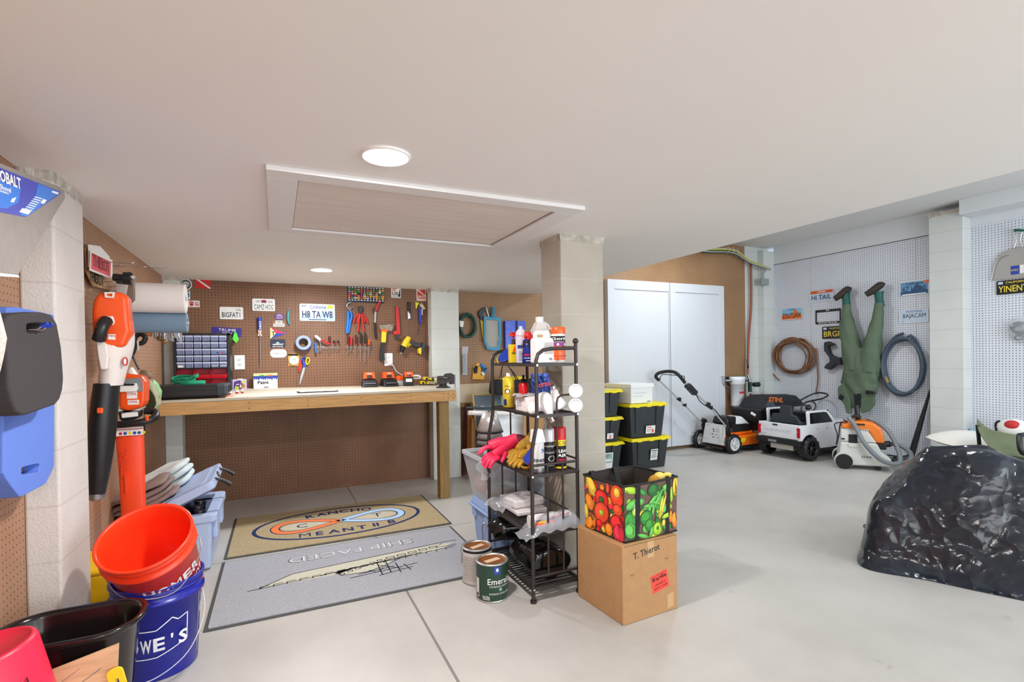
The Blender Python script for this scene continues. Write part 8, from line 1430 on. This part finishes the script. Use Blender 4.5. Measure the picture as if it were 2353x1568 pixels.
def depot(m, w_, h_):
    m.use(PRW); 
    for i, ch_ in enumerate('HOMER'): m.text(ch_, .045, (-.10+.044*i, .02), .0024, .05, wid=.036)
    strip(m, [(-.14+.02*k, .055) for k in range(16)], .004, .0005); strip(m, [(.16, .055), (.16, 0), (.16, -.08)], .004, .0005); m.text('DEPOT', .03, (.06, -.035), .0022, .04)
dloc = To.inverted() @ V((0, 0, 1.22)); ang0 = math.degrees(math.atan2(dloc.y, dloc.x))
down = (Rq.to_3x3().inverted() @ V((.55, -.5, -1))); ang = math.degrees(math.atan2(down.y, down.x))
bucket('orange_bucket', 'bright orange bucket tilted open, standing in the deep blue bucket', 'bucket', To, .127, .150, .36, mat('safety orange bucket', (250, 62, 26), .3), ops=depot, lab=(ang0+18, .07, .20, .3), bail=[(.155*math.cos(math.radians(ang-95)), .155*math.sin(math.radians(ang-95)), .30), (.175*math.cos(math.radians(ang-50)), .175*math.sin(math.radians(ang-50)), .24), (.18*math.cos(math.radians(ang)), .18*math.sin(math.radians(ang)), .20), (.175*math.cos(math.radians(ang+50)), .175*math.sin(math.radians(ang+50)), .26), (.155*math.cos(math.radians(ang+90)), .155*math.sin(math.radians(ang+90)), .30)])
# slim black bin
t = thing('black_bin', 'glossy black oblong waste bin beside the deep blue bucket', 'waste bin', (-.60, 2.04, 0)); m = MB(mat('glossy brown-black plastic', (26, 20, 20), .15)); vs = []; N2 = 40
def sect(z_, g): 
    cx, cy, hx, hy, r_ = -.60, 2.035, .185+g, .125+g, .11+g*.5; return [(x, y, z_) for x, y in rpoly(cx-hx, cy-hy, cx+hx, cy+hy, r_, 9)]
S_ = [sect(.002, -.045), sect(.375, -.006), sect(.385, .0), sect(.392, .012), sect(.400, .014), sect(.404, .004), sect(.402, -.004), sect(.39, -.010), sect(.012, -.050)]; L_ = len(S_[0])
m.add([p for s_ in S_ for p in s_], [(j*L_+i, j*L_+(i+1) % L_, (j+1)*L_+(i+1) % L_, (j+1)*L_+i) for j in range(len(S_)-1) for i in range(L_)], True); m.add(S_[0], [tuple(range(L_-1, -1, -1))]); m.add(S_[-1], [tuple(range(L_))]); m.build('shell', t)
# pink bucket upside down
ac = V((-.655, 1.722, .205)); PK2 = mat('raspberry plastic', (232, 40, 74), .4)
def ace(m, w_, h_): m.use(mat('dark red print', (70, 16, 24), .6)); m.text('Hardware', .026, (.02, .035), .0015, .02, wid=.13, rot=180); m.text('Ace', .06, (.06, -.02), .003, .06, wid=.10, rot=180); m.prism([(.055, -.05), (.09, -.05), (.075, .01)], .0004, .0006)
t = thing('pink_bucket', 'raspberry pink bucket turned upside down in the corner', 'bucket', ac); T = Matrix.Translation(ac) @ Matrix.Rotation(math.radians(-9), 4, 'Y'); m = MB(PK2, T); m.lathe([(.150, .0), (.150, .03), (.142, .034), (.137, .06), (.122, .285), (.117, .293), (.110, .296), (.108, .290), (0, .289)], n=48); m.build('shell', t)
m = MB(INK, T); sl = -.055; m.warp = lambda p: ((.131+.0015+p.z-.06*p.y)*math.cos(math.radians(-66)+p.x/.13), (.131+.0015+p.z-.06*p.y)*math.sin(math.radians(-66)+p.x/.13), .17+p.y); ace(m, .2, .1); m.warp = None; m.build('printing', t)
m = MB(CARD); m.bb((-.80, 1.58, 0), (-.52, 1.855, .18)); one(m, 'low_carton', 'low cardboard carton under the upside down pink bucket', 'carton', bevel=.003)
# plywood panel and yellow tool leaning on the bin
T = frame((-.50, 1.885, .19), (1, .03, .05), (.06, .06, 1)); m = MB(WOODL, T); m.prism([(-.10, -.187), (.03, -.187), (.065, .178), (-.10, .150)], 0, .009); m.use(mat('teal pencil line', (60, 130, 110), .6)); strip(m, [(-.09, .06), (.02, .12)], .002, .0095); strip(m, [(-.09, -.02), (.0, .0)], .0015, .0095); m.use(GREY); strip(m, [(-.09, .10), (-.03, .135)], .0015, .0095); one(m, 'plywood_offcut', 'thin plywood offcut with pencil lines leaning on the black bin', 'board')
T = frame((-.415, 1.85, .16), (1, 0, .25), (-.12, .12, 1)); m = MB(YELLOW, T); m.ring(rpoly(-.020, -.16, .020, .155, .014), rpoly(-.004, .09, .005, .125, .002), -.004, .004); m.use(INK); m.prism(circ(-.002, .06, .003, n=8), .004, .0045); one(m, 'yellow_straightedge', 'yellow plastic strip with a slot leaning in front of the black bin', 'strip', bevel=.002)
t = thing('yellow_tub', 'yellow tub standing behind the side pillar and the orange bucket', 'tub', (-.68, 2.84, 0)); m = MB(mat('warm yellow plastic', (244, 196, 20), .4)); m.frust((-.675, 2.86, .002), (.22, .24, 0), (-.675, 2.86, .33), (.27, .29, 0)); m.build('body', t, bevel=.03, seg=3); m = MB(mat('warm yellow plastic', None)); m.bb((-.815, 2.71, .31), (-.535, 3.01, .335)); m.build('rim', t, bevel=.01)
# blue cooler, lid open
CP = mat('pale blue cooler', (176, 192, 224), .4); t = thing('open_cooler', 'pale blue cooler with its lid propped open over dark jackets, beside the buckets', 'cooler', (-.58, 3.7, 0))
cx0, cx1, cy0, cy1, hz = -.80, -.352, 3.42, 3.98, .32
m = MB(CP); w_ = .035
def tub(m, x0_, x1_, y0_, y1_, z0_, z1_, sp, w_):
    o = [(x0_+sp, y0_+sp, z0_), (x1_-sp, y0_+sp, z0_), (x1_-sp, y1_-sp, z0_), (x0_+sp, y1_-sp, z0_), (x0_, y0_, z1_), (x1_, y0_, z1_), (x1_, y1_, z1_), (x0_, y1_, z1_), (x0_+w_, y0_+w_, z1_), (x1_-w_, y0_+w_, z1_), (x1_-w_, y1_-w_, z1_), (x0_+w_, y1_-w_, z1_), (x0_+w_, y0_+w_, z0_+.04), (x1_-w_, y0_+w_, z0_+.04), (x1_-w_, y1_-w_, z0_+.04), (x0_+w_, y1_-w_, z0_+.04)]
    m.add(o, [(3, 2, 1, 0), (0, 1, 5, 4), (1, 2, 6, 5), (2, 3, 7, 6), (3, 0, 4, 7), (4, 5, 9, 8), (5, 6, 10, 9), (6, 7, 11, 10), (7, 4, 8, 11), (8, 9, 13, 12), (9, 10, 14, 13), (10, 11, 15, 14), (11, 8, 12, 15), (12, 13, 14, 15)])
tub(m, cx0, cx1, cy0, cy1, .004, hz, .012, w_); m.build('body', t, bevel=.018, seg=3)
m = MB(CP); m.ring(rpoly(cx0-.005, cy0-.015, cx1+.028, cy1+.01, .03), rpoly(cx0+w_, cy0+w_, cx1-w_, cy1-w_, .015), hz-.035, hz+.012); m.bb((cx1-.005, cy0+.06, .17), (cx1+.022, cy0+.16, hz-.03)).bb((cx1-.005, cy1-.2, .17), (cx1+.022, cy1-.1, hz-.03)); m.build('rim', t, bevel=.008)
lc = [P(398, 1150, 1, 3.40), P(486, 1106, 1, 3.40), P(508, 1064, 1, 3.92)]; T = frame(lc[0], lc[1]-lc[0], lc[2]-lc[1]); ux = (lc[1]-lc[0]).normalized(); W_ = .43; D_ = (lc[2]-lc[1]).length
Tl = frame(lc[1], -ux, lc[2]-lc[1]); Tl = frame(lc[1]-ux*W_, ux, lc[2]-lc[1]); m = MB(CP, Tl); m.prism(rpoly(0, 0, W_, .56, .03), -.045, .0); m.prism(rpoly(.04, .04, W_-.04, .52, .03), 0, .008); m.build('lid', t, bevel=.012, seg=3); m = MB(mat('grey lid gasket', (96, 100, 128), .5), Tl); m.ring(rpoly(.01, .01, W_-.01, .55, .03), rpoly(.05, .05, W_-.05, .51, .02), -.055, -.045); m.build('gasket', t)
for v_ in (.13, .42): m = MB(BLACK, Tl); m.tube([(W_-.005, v_, -.01), (W_+.03, v_+.01, -.05), (W_+.055, v_+.01, -.095)], [.008, .010, .014], 8, k=3); m.build('rubber_latch', t)
m = MB(INK, Tl @ frame((W_+.0008, .28, -.022), (0, 1, 0), (0, 0, 1))); m.prism([(-.035, -.012), (.0, -.018), (.035, -.012), (.035, .012), (0, .018), (-.035, .012)], 0, .001); m.use(YELLOW); m.prism([(-.012, -.006), (.012, -.006), (0, .010)], .001, .0014); m.build('badge', t)
for k, (x_, y_, rx) in enumerate(((-.55, 3.52, .09), (-.435, 3.50, .06), (-.46, 3.62, .08), (-.46, 3.74, .06), (-.56, 3.72, .10))):
    m = MB(mat('dark quilted jacket', (34, 32, 42), .35, bump=.8, bump_scale=25)); m.tube([(x_-.03, y_, .06), (x_, y_+.01, .2), (x_+.01, y_+.02, .335)], [rx*.6, rx*.6, rx*.5], 10, k=3); one(m, 'rolled_jacket', ('dark shiny jacket rolled up in the cooler mouth', 'thin dark roll against the cooler side', 'dark bundle at the middle of the cooler', 'dark bundle deeper in the cooler', 'dark bundle at the wall side of the cooler')[k], 'jacket', 'dark jackets in the pale blue cooler')
# cloths on the lid
def cloth(name, label, u0, v0, u1, v1, n_, th, mt, seed, amp):
    t = thing(name, label, 'cloth', Tl @ V(((u0+u1)/2, (v0+v1)/2, .01))); rnd = random.Random(seed); z_ = .012
    for k in range(n_):
        e = [rnd.uniform(-.012, .012) for _ in range(4)]; m = MB(mt, Tl); a0, b0, a1, b1 = u0+e[0], v0+e[1], u1+e[2], v1+e[3]
        def f1(a, b, z_=z_, a0=a0, a1=a1, b0=b0, b1=b1, k=k):
            u_, v_ = 2*PI*a, PI*(b-.5); P2 = lambda t, e: math.copysign(abs(t)**e, t); cv = P2(math.cos(v_), .35)
            x_ = (a0+a1)/2+(a1-a0)/2*P2(math.cos(u_), .38)*cv; yv = (b0+b1)/2+(b1-b0)/2*P2(math.sin(u_), .38)*cv; nn = noise.noise(V((x_*8, yv*6, k*.7+seed))); n2 = noise.noise(V((x_*22, yv*5, k*2+seed)))
            return (x_+.012*nn, yv+.010*n2, z_+th/2+th*.53*P2(math.sin(v_), .75)+amp*(nn+.25)*(k+1)*.55+amp*.25*n2)
        m.grid(f1, 56, 18, cu=True); m.build('fold', t); z_ += th*.92
    return t
cloth('pale_blanket', 'pale blue-white blanket folded thick on the cooler lid', -.06, .24, .30, .58, 3, .045, mat('pale blue blanket', (204, 214, 214), .9, bump=.3, bump_scale=30), 2, .012)
cloth('brown_towel', 'stack of taupe towels folded in front of the pale blanket', -.08, .01, .24, .22, 4, .032, mat('taupe towel', (140, 120, 114), .95, bump=.5, bump_scale=90), 5, .012)
